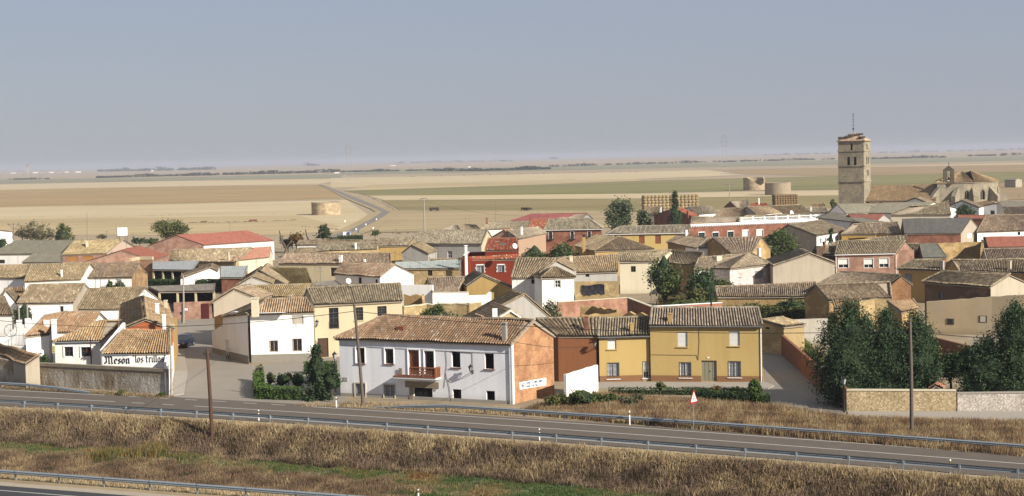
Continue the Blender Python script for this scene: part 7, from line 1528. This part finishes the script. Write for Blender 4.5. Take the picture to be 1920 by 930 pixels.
# warning sign
sb_ = P(1300.5, 806); s_ = ppm(sb_); ux_ = nrm2([.62, .78, 0]) ; T = thing('warning_sign', 'triangular red bordered priority crossroads warning sign on a steel post', 'sign', sb_); m = MB(); m.tube([sb_ - np.array([0, 0, .3]), sb_ + np.array([0, 0, 3.0])], .035, n=7); m.build('post', M_GALV, T)
ns_ = np.array([ux_[1], -ux_[0], 0.]); zc_ = 2.25
def tri(m, s, z0, dpt, th=.02):
    b = sb_ * [1, 1, 0]; q = [b - ux_ * s / 2 + np.array([0, 0, z0]), b + ux_ * s / 2 + np.array([0, 0, z0]), b + np.array([0, 0, z0 + s * .9])]; f = [p + ns_ * dpt for p in q]; bk = [p + ns_ * (dpt - th) for p in q]; m.face(f); m.face(bk[::-1]); [m.face([f[i], bk[i], bk[(i + 1) % 3], f[(i + 1) % 3]]) for i in range(3)]
m = MB(); tri(m, 1.32, zc_, .07, .03); pn = m.build('sign_plate', flat((.42, .02, .025), .5, 'sign_red', .05), T); m = MB(); tri(m, .92, zc_ + .13, .078, .006); m.build('sign_face', M_WHITE, pn)
m = MB(); b = sb_ * [1, 1, 0] + ns_ * .086; m.bar(b + np.array([0, 0, zc_ + .2]), b + np.array([0, 0, zc_ + .56]), .13, .012); m.bar(b - ux_ * .17 + np.array([0, 0, zc_ + .36]), b + ux_ * .17 + np.array([0, 0, zc_ + .36]), .012, .055); m.face([b - ux_ * .11 + np.array([0, 0, zc_ + .56]), b + ux_ * .11 + np.array([0, 0, zc_ + .56]), b + np.array([0, 0, zc_ + .72])]); m.build('sign_symbol', M_IRON, pn)
# signs by the country road
for x0, x1, yt, yb, c, lab in ((644, 657, 434.5, 446, None, 'white and blue town sign beside the country road'), (666, 674, 431, 441, (.28, .32, .36), 'grey back of a road sign beside the country road')):
    a_, b_ = P(x0, yb), P(x1, yb); s_ = ppm(a_); T = thing('road_sign', lab, 'sign', (a_ + b_) / 2); h = (yb - yt) / s_; m = MB(); [m.bar(p_, p_ + np.array([0, 0, h]), .1) for p_ in (a_ + [.2, 0, 0], b_ - [.2, 0, 0])]; m.build('post', M_STEEL, T)
    m = MB(); m.box((a_ + b_) / 2 + np.array([0, -.08, h * .45]), b_[0] - a_[0], .06, h * .55); m.build('sign_plate', flat(c, .5, 'sign_grey', .05) if c else M_WHITE, T)
    if not c: m = MB(); m.box(a_ + (b_ - a_) * .74 + np.array([0, -.13, h * .47]), (b_[0] - a_[0]) * .42, .03, h * .5); m.build('sign_panel', flat((.05, .12, .35), .5, 'sign_blue', .05), T)
for x, y, lb in ((686, 424, 'on the right edge, between the sign and the bend'), (706, 414, 'nearest the bend of the road'), (668, 433, 'right behind the grey sign back'), (647, 417, 'out on the field left of the road'), (700, 431, 'by the round dark green bush')): b = P(x, y); m = MB(); T = thing('kilometre_stone', 'small white marker ' + lb, 'marker', b, 'small white markers along the country road'); m.box(b, .45, .25, .9); m.build('stone', M_WHITE, T)
# water tank on stilts
b = P(229.5, 456); s_ = ppm(b); T = thing('water_tank', 'white box tank on stilts above the left roofs', 'tank', b); m = MB(); m.box(b + np.array([0, 0, 9 / s_ + .9]), 2.9, 2.9, 2.35, (1, .35, 0)); m.build('tank_body', M_WHITE, T)
for sx, sy in ((-1, -1), (1, -1), (1, 1), (-1, 1)): m = MB(); m.bar(b + np.array([sx * 1.2, sy * 1.2, -.2]), b + np.array([sx * 1.2, sy * 1.2, 9 / s_ + .9]), .14); m.build('leg', M_STEEL, T)
# white shed at the far left and rusty trailers in the fields
Fg('white shed at the far left beyond the trees', (-40, 442), (26, 434), (-6, 431), h=4.0, depth=10, wall=WHITE, pal='fibre', name='white_shed')
for x0, x1, yt, yb, c, lab, nm_ in ((804, 823, 389, 396.5, (.05, .035, .035), 'dark red farm trailer parked on the field', 'farm_trailer'), (466, 480, 412, 415.5, (.25, .08, .05), 'rusty red trough in the straw field', 'trough'), (376, 386, 414.5, 417.5, (.22, .12, .08), 'brown trough in the straw field, left of the red one', 'trough')):
    a_, b_ = P(x0, yb), P(x1, yb); s_ = ppm(a_); L = b_[0] - a_[0]; h = (yb - yt) / s_; T = thing(nm_, lab, nm_.split('_')[-1], (a_ + b_) / 2); m = MB(); mt = flat(c, .8, 'rusty_paint', .3)
    bot = [np.array([a_[0] + L * .04, a_[1], 0]), np.array([b_[0] - L * .04, a_[1], 0]), np.array([b_[0] - L * .04, a_[1] + 2.2, 0]), np.array([a_[0] + L * .04, a_[1] + 2.2, 0])]; m.prism(bot, h * .35, h * .95); m.build('bed', mt, T)
    for fx in (.2, .8):
        m = MB(); c_ = a_ + np.array([L * fx, -.05, h * .22]); m.tube([c_, c_ + np.array([0, .3, 0])], max(.2, h * .24), n=10); m.build('wheel', M_IRON, T)
    m = MB(); m.bar(b_ + np.array([-L * .1, 1, h * .4]), b_ + np.array([L * .12, 1, h * .2]), .12); m.build('drawbar', mt, T)
for k in range(4):  # cattle at the field edge
    c = P(981 + k * 3.6, 395.5); T = thing('cow', ['leftmost of the four dark cattle at the field edge', 'second from the left of the four dark cattle', 'third from the left of the four dark cattle', 'rightmost of the four dark cattle at the field edge'][k], 'cow', c, 'dark cattle at the field edge'); m = MB()
    m.tube([c + np.array([-.9, 0, 1.15]), c + np.array([-.3, 0, 1.1]), c + np.array([.4, 0, 1.12]), c + np.array([.95, 0, 1.15])], .40, .34, n=8); m.tube([c + np.array([.85, 0, 1.2]), c + np.array([1.25, 0, 1.0]), c + np.array([1.5, 0, .6])], .2, .13, n=7)
    for sx in (-.75, -.6, .6, .75): m.tube([c + np.array([sx, .18 if sx in (-.75, .6) else -.18, 0]), c + np.array([sx, .18 if sx in (-.75, .6) else -.18, 1.0])], .07, .12, n=5)
    m.build('body', flat((.05, .035, .03), .9, 'cow_hide', .3), T, smooth=True)

# ------------------------------------------------------------------ car and bicycle
cb = P(339, 654); fd = nrm2([-.12, -1, 0]); rt = np.array([-fd[1], fd[0], 0.]) ; T = thing('parked_car', 'dark blue car parked in the shade beside the tavern', 'car', cb); PAINT = flat((.008, .012, .03), .25, 'dark_blue_paint', .05, spec=.6)
cc = cb + np.array([0, 2.1, 0]); Q = lambda x, y, z: cc + rt * x + fd * y + np.array([0, 0, z])
sec = [(-2.0, .62, .40, .85), (-1.75, .78, .25, 1.0), (-.9, .84, .22, 1.02), (.9, .84, .22, .98), (1.6, .80, .24, .86), (2.0, .64, .38, .70)]
m = MB(); rings = []
for y, w2, z0, z1 in sec: rings.append([Q(-w2, y, z0), Q(-w2 - .03, y, (z0 + z1) / 2), Q(-w2 + .06, y, z1), Q(w2 - .06, y, z1), Q(w2 + .03, y, (z0 + z1) / 2), Q(w2, y, z0)])
for p, q in zip(rings, rings[1:]):
    for j in range(6): m.face([p[j], q[j], q[(j + 1) % 6], p[(j + 1) % 6]])
m.face(rings[0]); m.face(rings[-1][::-1]); m.build('body', PAINT, T, smooth=True)
m = MB(); lo = [Q(-.76, -1.7, .99), Q(.76, -1.7, .99), Q(.76, 1.0, .96), Q(-.76, 1.0, .96)]; hi = [Q(-.6, -1.2, 1.44), Q(.6, -1.2, 1.44), Q(.6, .25, 1.44), Q(-.6, .25, 1.44)]
for i in range(4): m.face([lo[i], lo[(i + 1) % 4], hi[(i + 1) % 4], hi[i]])
m.build('windscreen', M_GLASS, T); m = MB(); m.prism([Q(-.6, -1.22, 0), Q(.6, -1.22, 0), Q(.6, .27, 0), Q(-.6, .27, 0)], cc[2] + 1.44, cc[2] + 1.49); m.build('roof', PAINT, T)
for sx in (-1, 1):
    for y in (-1.25, 1.3): m = MB(); c = Q(sx * .72, y, .31); m.tube([c - rt * sx * .0, c + rt * sx * .14], .31, n=14); w_ = m.build('wheel', M_IRON, T); m = MB(); m.tube([c + rt * sx * .13, c + rt * sx * .15], .18, n=10); m.build('rim', M_GALV, w_)
    m = MB(); m.box(Q(sx * .55, 1.99, .60), .3, .08, .14, rt); m.build('headlight', flat((.5, .5, .5), .2, 'lamp_glass', .05, spec=.6), T); m = MB(); m.box(Q(sx * .95, .75, .95), .2, .12, .14, rt); m.build('wing_mirror', PAINT, T)
m = MB(); m.box(Q(-.1, 2.03, .42), .5, .03, .12, rt); m.build('number_plate', M_WHITE, T); m = MB(); m.box(Q(0, 2.01, .30), 1.3, .05, .12, rt); m.build('bumper', M_IRON, T)
bb = P(428.5, 675.5); T = thing('bicycle', 'dark red bicycle leaning against the cottage side wall', 'bicycle', bb); zv = np.array([0, 0, 1.]); dv = uu_ ; b0 = bb + nn_ * .0
for k, sx in enumerate((-.5, .5)):
    c = b0 + dv * sx + zv * .34; m = MB(); m.tube([c + dv * .33 * math.cos(t) + zv * .33 * math.sin(t) for t in np.linspace(0, 6.283, 19)], .022, n=5); w_ = m.build('wheel', M_IRON, T); m = MB(); [m.bar(c, c + dv * .32 * math.cos(t) + zv * .32 * math.sin(t), .008) for t in np.linspace(0, 5.8, 12)]; m.build('spokes', M_STEEL, w_)
m = MB(); r, f = b0 - dv * .5 + zv * .34, b0 + dv * .5 + zv * .34; st, hd, bk = b0 - dv * .15 + zv * .85, b0 + dv * .34 + zv * .85, b0 - dv * .02 + zv * .3
for a_, b_ in ((r, st), (r, bk), (bk, st), (st, hd), (bk, hd), (hd, f)): m.bar(a_, b_, .035)
m.build('frame', C_RED, T); m = MB(); m.bar(hd + zv * .15 - nn_ * .25, hd + zv * .15 + nn_ * .25, .03); m.bar(hd, hd + zv * .15, .03); m.build('handlebar', M_IRON, T); m = MB(); m.box(st + zv * .06, .26, .14, .06, dv); m.build('saddle', M_IRON, T)

# ------------------------------------------------------------------ trees, shrubs, hedges
tree('big dark blue green conifer at the corner of the lane', 1595, 757, 572, 128, 'conifer', 'cone', name='conifer', cat='conifer', dens=1.15)
tree('tall dark conifer with an open trunk, second from the lane', 1665, 757, 583, 92, 'conifer', 'cone', name='conifer', cat='conifer')
tree('greyish conifer right behind the tall grey pole', 1716, 757, 588, 92, 'conifer', 'cone', name='conifer', cat='conifer')
tree('dark rounded yew like shrub in the shade between the conifers', 1782, 752, 640, 84, 'dark', name='shrub', cat='shrub', dens=.8)
tree('lower spreading conifer left of the tallest right one', 1848, 757, 640, 104, 'conifer', 'cone', name='conifer', cat='conifer')
tree('tall dark conifer at the right edge', 1904, 756, 571, 100, 'conifer', 'cone', name='conifer', cat='conifer'); tree('conifer partly outside the right edge', 1955, 750, 590, 90, 'conifer', 'cone', name='conifer', cat='conifer')
tree('lighter green bush above the brick garden wall', 1738, 730, 618, 46, 'leaf', name='bush', cat='bush'); tree('olive bush behind the spreading conifer', 1818, 745, 645, 60, 'olive', name='bush', cat='bush')
tree('green garden tree in front of the brown roofed house, beside the lane end', 1246, 574, 470, 66, 'leaf', 'low', dens=1.0, lobes=9)
hedge('tangled brambles along the foot of the long outhouse', [(1350, 604), (1440, 604), (1540, 601)], 1.9, 2.5, kind='olive', name='bramble', cat='bramble', dens=.45, leafs=.35)
hedge('green brown brambles behind the terracotta wall', [(1262, 598), (1345, 598)], 2.2, 3, kind='leaf', name='bramble', cat='bramble', dens=.4, leafs=.35)
tree('large round shrub in the yard behind the yellow house', 1318, 576, 503, 80, 'dark', 'low', name='shrub', cat='shrub'); tree('low olive shrub left of the long outhouse', 1302, 580, 535, 50, 'olive', 'low', name='shrub', cat='shrub'); tree('green shrub in front of the mottled stone wall', 1358, 566, 520, 42, 'leaf', name='shrub', cat='shrub', trunk=False)
tree('yellowish weed bush beside the outhouse end', 1288, 590, 560, 46, 'olive', name='bush', cat='bush', trunk=False); tree('brown green bramble in the middle of the yard', 1415, 598, 566, 70, 'olive', name='bramble', cat='bramble', trunk=False); tree('dark bramble at the right end of the yard', 1490, 600, 562, 80, 'dark', name='bramble', cat='bramble', trunk=False)
hedge('row of low green bushes at the foot of the mottled stone house', [(1372, 531), (1448, 528)], 1.3, 1.2, kind='leaf', dens=.4, leafs=.25)
tree('spreading green tree in front of the long brick house', 1455, 496, 428, 88, 'leaf', 'low', dens=1.0, lobes=10); tree('smaller tree left of the spreading green tree', 1428, 494, 455, 50, 'dark', 'low')
tree('bright green bush, left half of the thicket before the balcony house', 1003, 512, 455, 66, 'leaf', 'low', name='bush', cat='bush', dens=1.2); tree('bright green bush, right half of the thicket before the balcony house', 1052, 512, 452, 70, 'leaf', 'low', name='bush', cat='bush', dens=1.2)
tree('grey green poplar beside the yellow shuttered house', 1158, 448, 360, 54, 'poplar', 'low', dens=1.1, lobes=9); tree('narrow poplar right of the grey green one', 1204, 446, 370, 30, 'poplar', 'low', dens=1.1, lobes=6)
tree('slim dark cypress in front of the red roofed house', 1266, 452, 361, 22, 'conifer', 'column', name='cypress', cat='cypress'); tree('small dark cypress beside the white street windows', 1558.5, 492, 427, 15, 'conifer', 'column', name='cypress', cat='cypress')
tree('low green bush below the yellow house shutters', 1222, 480, 450, 34, 'leaf', name='bush', cat='bush'); tree('dark round tree in front of the white house by the church', 1808, 424, 381, 40, 'dark', 'low'); tree('green tree over the bright red sheet roof', 1868, 472, 421, 54, 'leaf', 'low')
tree('small green tree in front of the long house below the church', 1760, 423, 393, 22, 'leaf'); tree('second small green tree right beside the first below the church', 1785, 424, 396, 18, 'leaf'); tree('dark shrub at the far right by the red sheet roof', 1848, 490, 440, 22, 'dark', name='shrub', cat='shrub')
tree('small pine left of the church tower', 1561, 400, 372, 12, 'leaf'); tree('small green bush behind the grey roof', 1542, 396, 382, 14, 'leaf', name='bush', cat='bush'); tree('little bush between the weathered roofs', 1333, 414, 400, 18, 'leaf', name='bush', cat='bush')
tree('olive green tree behind the brick barn', 320, 456, 403, 74, 'olive', 'low', dens=1.0, lobes=9); tree('pale almond tree behind the warehouse', 72, 458, 414, 80, 'almond', 'low', dens=.6); tree('yellow green slender tree right of the almond tree', 118, 458, 421, 34, 'olive', 'cone'); tree('dark bush at the left edge by the white shed', 4, 478, 447, 30, 'dark', name='bush', cat='bush')
tree('sparse grey almond tree at the left edge of the group', 42, 456, 428, 36, 'almond', dens=.6)
tree('little shrub left of the white tank', 192, 452, 439, 22, 'almond', name='shrub', cat='shrub'); tree('dark shrub right of the white tank', 262, 462, 444, 30, 'dark', name='shrub', cat='shrub'); tree('green shrub under the olive green tree', 285, 465, 446, 36, 'leaf', name='shrub', cat='shrub')
tree('rust brown tree beside the dead trunk', 556, 474, 427, 34, 'brown', dens=.8); tree('green shrub with brown sides left of the dead tree', 540, 474, 445, 28, 'dark', name='shrub', cat='shrub'); tree('small dark pine near the blue road sign', 606, 460, 423, 30, 'dark'); tree('round dark green bush by the field road', 703, 450, 431, 20, 'leaf', name='bush', cat='bush')
tree('low olive shrub below the small dark pine', 622, 468, 446, 34, 'olive', name='shrub', cat='shrub'); hedge('dark purple hedge along the country road end', [(632, 453), (680, 452)], 1.6, 1.2, kind='dark', dens=.4, leafs=.3)
def dead(label, x, yb, yt):
    b = P(x, yb); s = ppm(b); h = (yb - yt) / s; T = thing('dead_tree', label, 'dead tree', b); m = MB(); t = b + np.array([.5, 0, h * .45]); m.tube([b, b + np.array([.3, 0, h * .25]), t, b + np.array([-.6, 0, h * .75]), b + np.array([-.9, 0, h])], .38, .12, n=7); m.tube([t, t + np.array([.9, 0, h * .15]), t + np.array([1.5, 0, h * .18])], .2, .06, n=6); m.tube([t, t + np.array([-1.2, 0, h * .2])], .2, .08, n=6); m.build('trunk', M_BARK, T)
dead('bare pollarded trunk left of the rust brown tree', 533, 492, 432); dead('bare pollarded trunk right of the rust brown tree', 581, 480, 430)
tree('dark fig bush in front of the white cottage at the left', 48, 626, 561, 44, 'dark', 'low', name='fig_bush', cat='bush', dens=1.2); tree('dark green bush behind the stained wall', 76, 706, 664, 40, 'dark', name='bush', cat='bush'); tree('low creeper on the stained wall end', 56, 712, 678, 26, 'leaf', name='bush', cat='bush', trunk=False)
tree('green bush behind the white house ridge', 815, 640, 567, 36, 'leaf', name='bush', cat='bush'); tree('dry brown bush behind the white house ridge', 842, 640, 570, 42, 'bushgrey', name='bush', cat='bush', dens=.8); tree('dark bush right of the dry brown one', 874, 636, 577, 30, 'dark', name='bush', cat='bush'); tree('thin grey leaved tree behind the brick gable', 1032, 640, 561, 52, 'bushgrey', dens=.7)
tree('climbing greenery on the white wall at the left', 206, 560, 523, 18, 'leaf', name='shrub', cat='shrub'); tree('larger climbing greenery under the tiled eaves at the left', 228, 560, 525, 26, 'leaf', name='shrub', cat='shrub')
# garden in the square
hedge('clipped green hedge, front side of the square garden', [(479, 748.5), (522, 750), (563, 751)], 1.15, .9); hedge('clipped green hedge, left side of the square garden', [(478, 746), (477, 716)], 1.15, -.9); hedge('clipped hedge at the back of the square garden', [(570, 702), (632, 700)], 1.2, .9, kind='hedge')
tree('dark green deodar in the square garden', 596, 748, 647, 60, 'conifer', 'spire', name='deodar', cat='conifer'); tree('dark shrub right of the garden deodar', 622, 750, 690, 40, 'dark', name='shrub', cat='shrub'); tree('rounded dark shrub in the garden centre', 528, 738, 700, 30, 'dark', name='shrub', cat='shrub'); tree('grey green rose bush in the square garden', 507, 735, 696, 22, 'leaf', name='rose_bush', cat='bush'); tree('dark shrub left of the garden deodar', 558, 741, 695, 36, 'dark', name='shrub', cat='shrub'); tree('reddish shrub in the square garden', 541, 728, 694, 20, 'brown', name='shrub', cat='shrub')
tree('nearly bare little tree at the garden corner', 490, 716, 668, 26, 'bushgrey', dens=.18); tree('low green edging shrub in the square garden', 500, 744, 715, 26, 'hedge', name='shrub', cat='shrub', trunk=False)
# in front of the yellow house
hedge('clipped hedge below the olive door of the yellow house', [(1296, 750), (1404, 756)], .85, .9, kind='dark'); hedge('rough dark planting along the yellow house pavement', [(1140, 740), (1300, 741), (1404, 743)], .55, .9, kind='dark', dens=.7)
tree('egg shaped clipped bush at the right corner of the yellow house', 1415, 753, 712, 28, 'hedge', 'egg', name='topiary', cat='topiary', n=4200, leafs=.17); hedge('small clipped hedge right of the egg shaped bush', [(1418, 758), (1444, 758)], .8, .9); 
tree('small bush in front of the second grille of the yellow house', 1238, 745, 713, 17, 'olive', name='bush', cat='bush'); tree('flowering bush near the olive door', 1340, 745, 722, 26, 'brown', name='bush', cat='bush'); tree('small bush left of the egg shaped one', 1378, 745, 724, 20, 'leaf', name='bush', cat='bush')
tree('green weedy bush at the foot of the brick gable', 1056, 768, 738, 56, 'olive', 'low', name='bush', cat='bush', trunk=False); tree('larger green weedy bush under the whitewashed wall', 1094, 764, 728, 76, 'leaf', 'low', name='bush', cat='bush', trunk=False, dens=1.2); tree('dark weedy bush right of the whitewashed wall', 1135, 762, 733, 58, 'leaf', 'low', name='bush', cat='bush', trunk=False); tree('dry weedy bush below the left grille of the yellow house', 1185, 764, 738, 56, 'bushgrey', 'low', name='bush', cat='bush', trunk=False)
for x, yb, w_, k_, lab in ((228, 741, 28, 'olive', 'low green weed at the foot of the stained wall'), (303, 744, 14, 'hedge', 'bright green weed at the right end of the stained wall')): tree(lab, x, yb, yb - 9, w_, k_, 'low', name='weed', cat='weed', trunk=False)

# ------------------------------------------------------------------ far treelines, far village
def treeline(label, pts, hpx, n, col=((.06, .07, .04), (.05, .06, .035), (.08, .085, .05))):
    V_, C_ = [], []; col = np.array(col)
    for (x0, y0), (x1, y1) in zip(pts, pts[1:]):
        a, b = P(x0, y0), P(x1, y1); s = ppm((a + b) / 2); L = np.linalg.norm(b - a); k = int(n * (x1 - x0) / (pts[-1][0] - pts[0][0])); t = rng.random(k); keep = vn(t * L / (40 / s), 0 * t, 1, 71) > -.5; t = t[keep]; k = len(t)
        hh = hpx / s * (.55 + .45 * np.clip(vn(t * L / (14 / s), 0 * t, 1, 72) + rng.normal(0, .25, k), 0, 1)); c = a + (b - a) * t[:, None]
        for j in range(14): V_.append(np.stack([c[:, 0] + rng.normal(0, hpx / s * .35, k), c[:, 1] + rng.normal(0, hpx / s * .4, k), hh * rng.random(k)], 1)); C_.append(col[rng.integers(0, len(col), k)] * rng.uniform(.8, 1.2, (k, 1)))
        size = hpx / s * .42
    Pt = np.concatenate(V_); V, Fq = leaf_quads(Pt, size, aspect=1.2); NTRI[0] += 2 * len(Fq); o = mesh_np('treeline', V, Fq, M_LEAF, None, np.concatenate(C_), org=np.array([*Pt.mean(0)[:2], 0])); tag(o, label, kind='stuff')
treeline('dark hedge line on the far left plain', [(18, 337), (95, 336)], 4, 60); treeline('row of bushes across the left plain', [(180, 334), (290, 331), (420, 328.5)], 6, 190); treeline('long line of bushes leading to the pylon', [(420, 328), (520, 326), (640, 323)], 7, 170)
treeline('distant wood on the left horizon', [(185, 322), (240, 321), (400, 318)], 7, 150); treeline('row of trees right of the pylon', [(640, 323), (815, 320)], 5, 130); treeline('dark grove on the middle plain', [(812, 321), (900, 321), (1038, 317.5)], 7, 260, ((.05, .06, .035), (.04, .05, .03)))
treeline('line of scattered bushes on the plain', [(1030, 313), (1200, 308), (1400, 303), (1565, 299)], 5, 240); treeline('line of trees right of the church tower', [(1636, 298.5), (1790, 295)], 5, 130); treeline('line of trees above the chancel', [(1815, 293), (1990, 290)], 5, 110); treeline('far trees on the horizon in the middle', [(745, 307), (830, 305), (960, 303)], 5, 70); treeline('small clump on the horizon', [(575, 311.5), (597, 311)], 7, 18); treeline('lone clump on the middle horizon', [(1034, 299.5), (1048, 299)], 7, 10)
treeline('faint far hedges on the right horizon', [(1430, 292), (1560, 288.5)], 4, 60); treeline('faint hedges behind the church', [(1650, 287), (1990, 279)], 4, 90); treeline('thin hedge along the middle field', [(760, 332), (1000, 326), (1200, 322.5)], 1.6, 150, ((.10, .10, .05), (.08, .09, .04))); treeline('scattered scrub at the near edge of the fields', [(560, 443), (760, 438), (1000, 428)], 3, 60, ((.14, .12, .06), (.1, .09, .04)))
for k, (x, y, w_, h_, c) in enumerate(((8, 326, 10, 4, 0), (24, 325.5, 8, 3, 1), (37, 325, 9, 4, 0), (66, 325, 8, 4, 1), (80, 324.5, 9, 4, 0), (96, 324.5, 7, 4, 1), (110, 324, 8, 4, 0), (146, 323.8, 9, 4, 1), (125, 323.6, 6, 3, 1), (285, 321.5, 4, 3, 1), (737, 311.5, 9, 3, 1), (631, 325, 8, 3, 1), (880, 314, 4, 4, 1))):
    a_ = P(x - w_ / 2, y); s_ = ppm(a_); L = w_ / s_; h = h_ / s_; T = thing('far_house', ['leftmost tiny house of the far village', 'second tiny house from the left in the far village', 'tiny house left of the far church tower', 'first tiny house right of the far church tower', 'wider tiny house right of the far church tower', 'tiny house further right in the far village', 'rightmost of the pinkish far village houses', 'lone tiny white barn right of the far village', 'tiny low house at the right end of the far village', 'tiny white speck of a house before the distant wood', 'lone white farm on the horizon right of the pylon', 'tiny white house just left of the pylon foot', 'tiny white house in front of the dark grove'][k], 'house', a_ + np.array([L / 2, 0, 0]), 'tiny far houses on the plain'); m = MB(); m.prism([a_, a_ + np.array([L, 0, 0]), a_ + np.array([L, 10, 0]), a_ + np.array([0, 10, 0])], 0, h * .65); m.build('wall', WHITE if c else BEIGE, T); m = MB(); q = [a_ + np.array([0, 0, h * .65]), a_ + np.array([L, 0, h * .65]), a_ + np.array([L, 5, h]), a_ + np.array([0, 5, h])]; m.face(q); q2 = [a_ + np.array([0, 5, h]), a_ + np.array([L, 5, h]), a_ + np.array([L, 10, h * .65]), a_ + np.array([0, 10, h * .65])]; m.face(q2); m.build('roof', RUST, T)
b = P(52, 325.5); s_ = ppm(b); T = thing('far_church_tower', 'tiny church tower of the distant village on the left horizon', 'church tower', b); m = MB(); m.box(b, 4 / s_, 4 / s_, 13 / s_); m.build('shaft', BEIGE, T); m = MB(); t = b + np.array([0, 0, 13 / s_]); m.tube([t, t + np.array([0, 0, 6 / s_])], 2.2 / s_, .3 / s_, n=6); m.build('spire', RUST, T)

treeline('low dry scrub along the track in the left field', [(-10, 408), (300, 404.5), (560, 401)], 1.2, 130, ((.16, .11, .06), (.12, .10, .05))); treeline('scrubby bank in the straw field on the left', [(352, 418), (470, 416.5), (560, 413)], 2.2, 110, ((.18, .13, .07), (.14, .12, .06)))
treeline('thin dry weeds between the stubble fields', [(-10, 424), (300, 419), (420, 417)], 1.2, 90, ((.20, .15, .08), (.16, .13, .07))); treeline('weedy edge of the tan brown field', [(-10, 388.5), (350, 380), (600, 374)], 1.0, 150, ((.16, .12, .06), (.13, .11, .05)))
treeline('rough weeds along the right side of the country road', [(640, 357), (690, 368), (722, 384), (745, 397)], 2.5, 70, ((.24, .18, .10), (.2, .16, .08))); treeline('dark weeds at the edge of the olive green field', [(745, 396), (900, 397), (1200, 398)], 1.8, 110, ((.12, .11, .05), (.16, .12, .07)))
treeline('scattered bushes in the dry ground left of the country road', [(560, 425), (600, 428), (640, 432)], 3, 16, ((.14, .13, .06), (.2, .15, .08))); treeline('thin weeds between the green fields', [(690, 367.5), (1200, 363), (1560, 357)], .9, 130, ((.15, .14, .07), (.18, .15, .09)))
# ------------------------------------------------------------------ haze
HZX, HY0, HY1, HZ0, HZ1 = 9100, -64, 20200, -8, 52
m = MB(); m.prism([(-HZX, HY0), (HZX, HY0), (HZX, HY1), (-HZX, HY1)], HZ0, HZ1); hm = bpy.data.materials.new('haze_air'); hm.use_nodes = True; n_ = hm.node_tree; n_.nodes.clear()
pv = n_.nodes.new('ShaderNodeVolumePrincipled'); pv.inputs['Color'].default_value = (.60, .63, .73, 1); pv.inputs['Density'].default_value = .00011; pv.inputs['Anisotropy'].default_value = .0; oo = n_.nodes.new('ShaderNodeOutputMaterial'); n_.links.new(pv.outputs[0], oo.inputs['Volume'])
o = m.build('haze', hm, org=np.zeros(3)); tag(o, kind='stuff', label='thin even haze over the plain')
print('TRIS', NTRI[0])
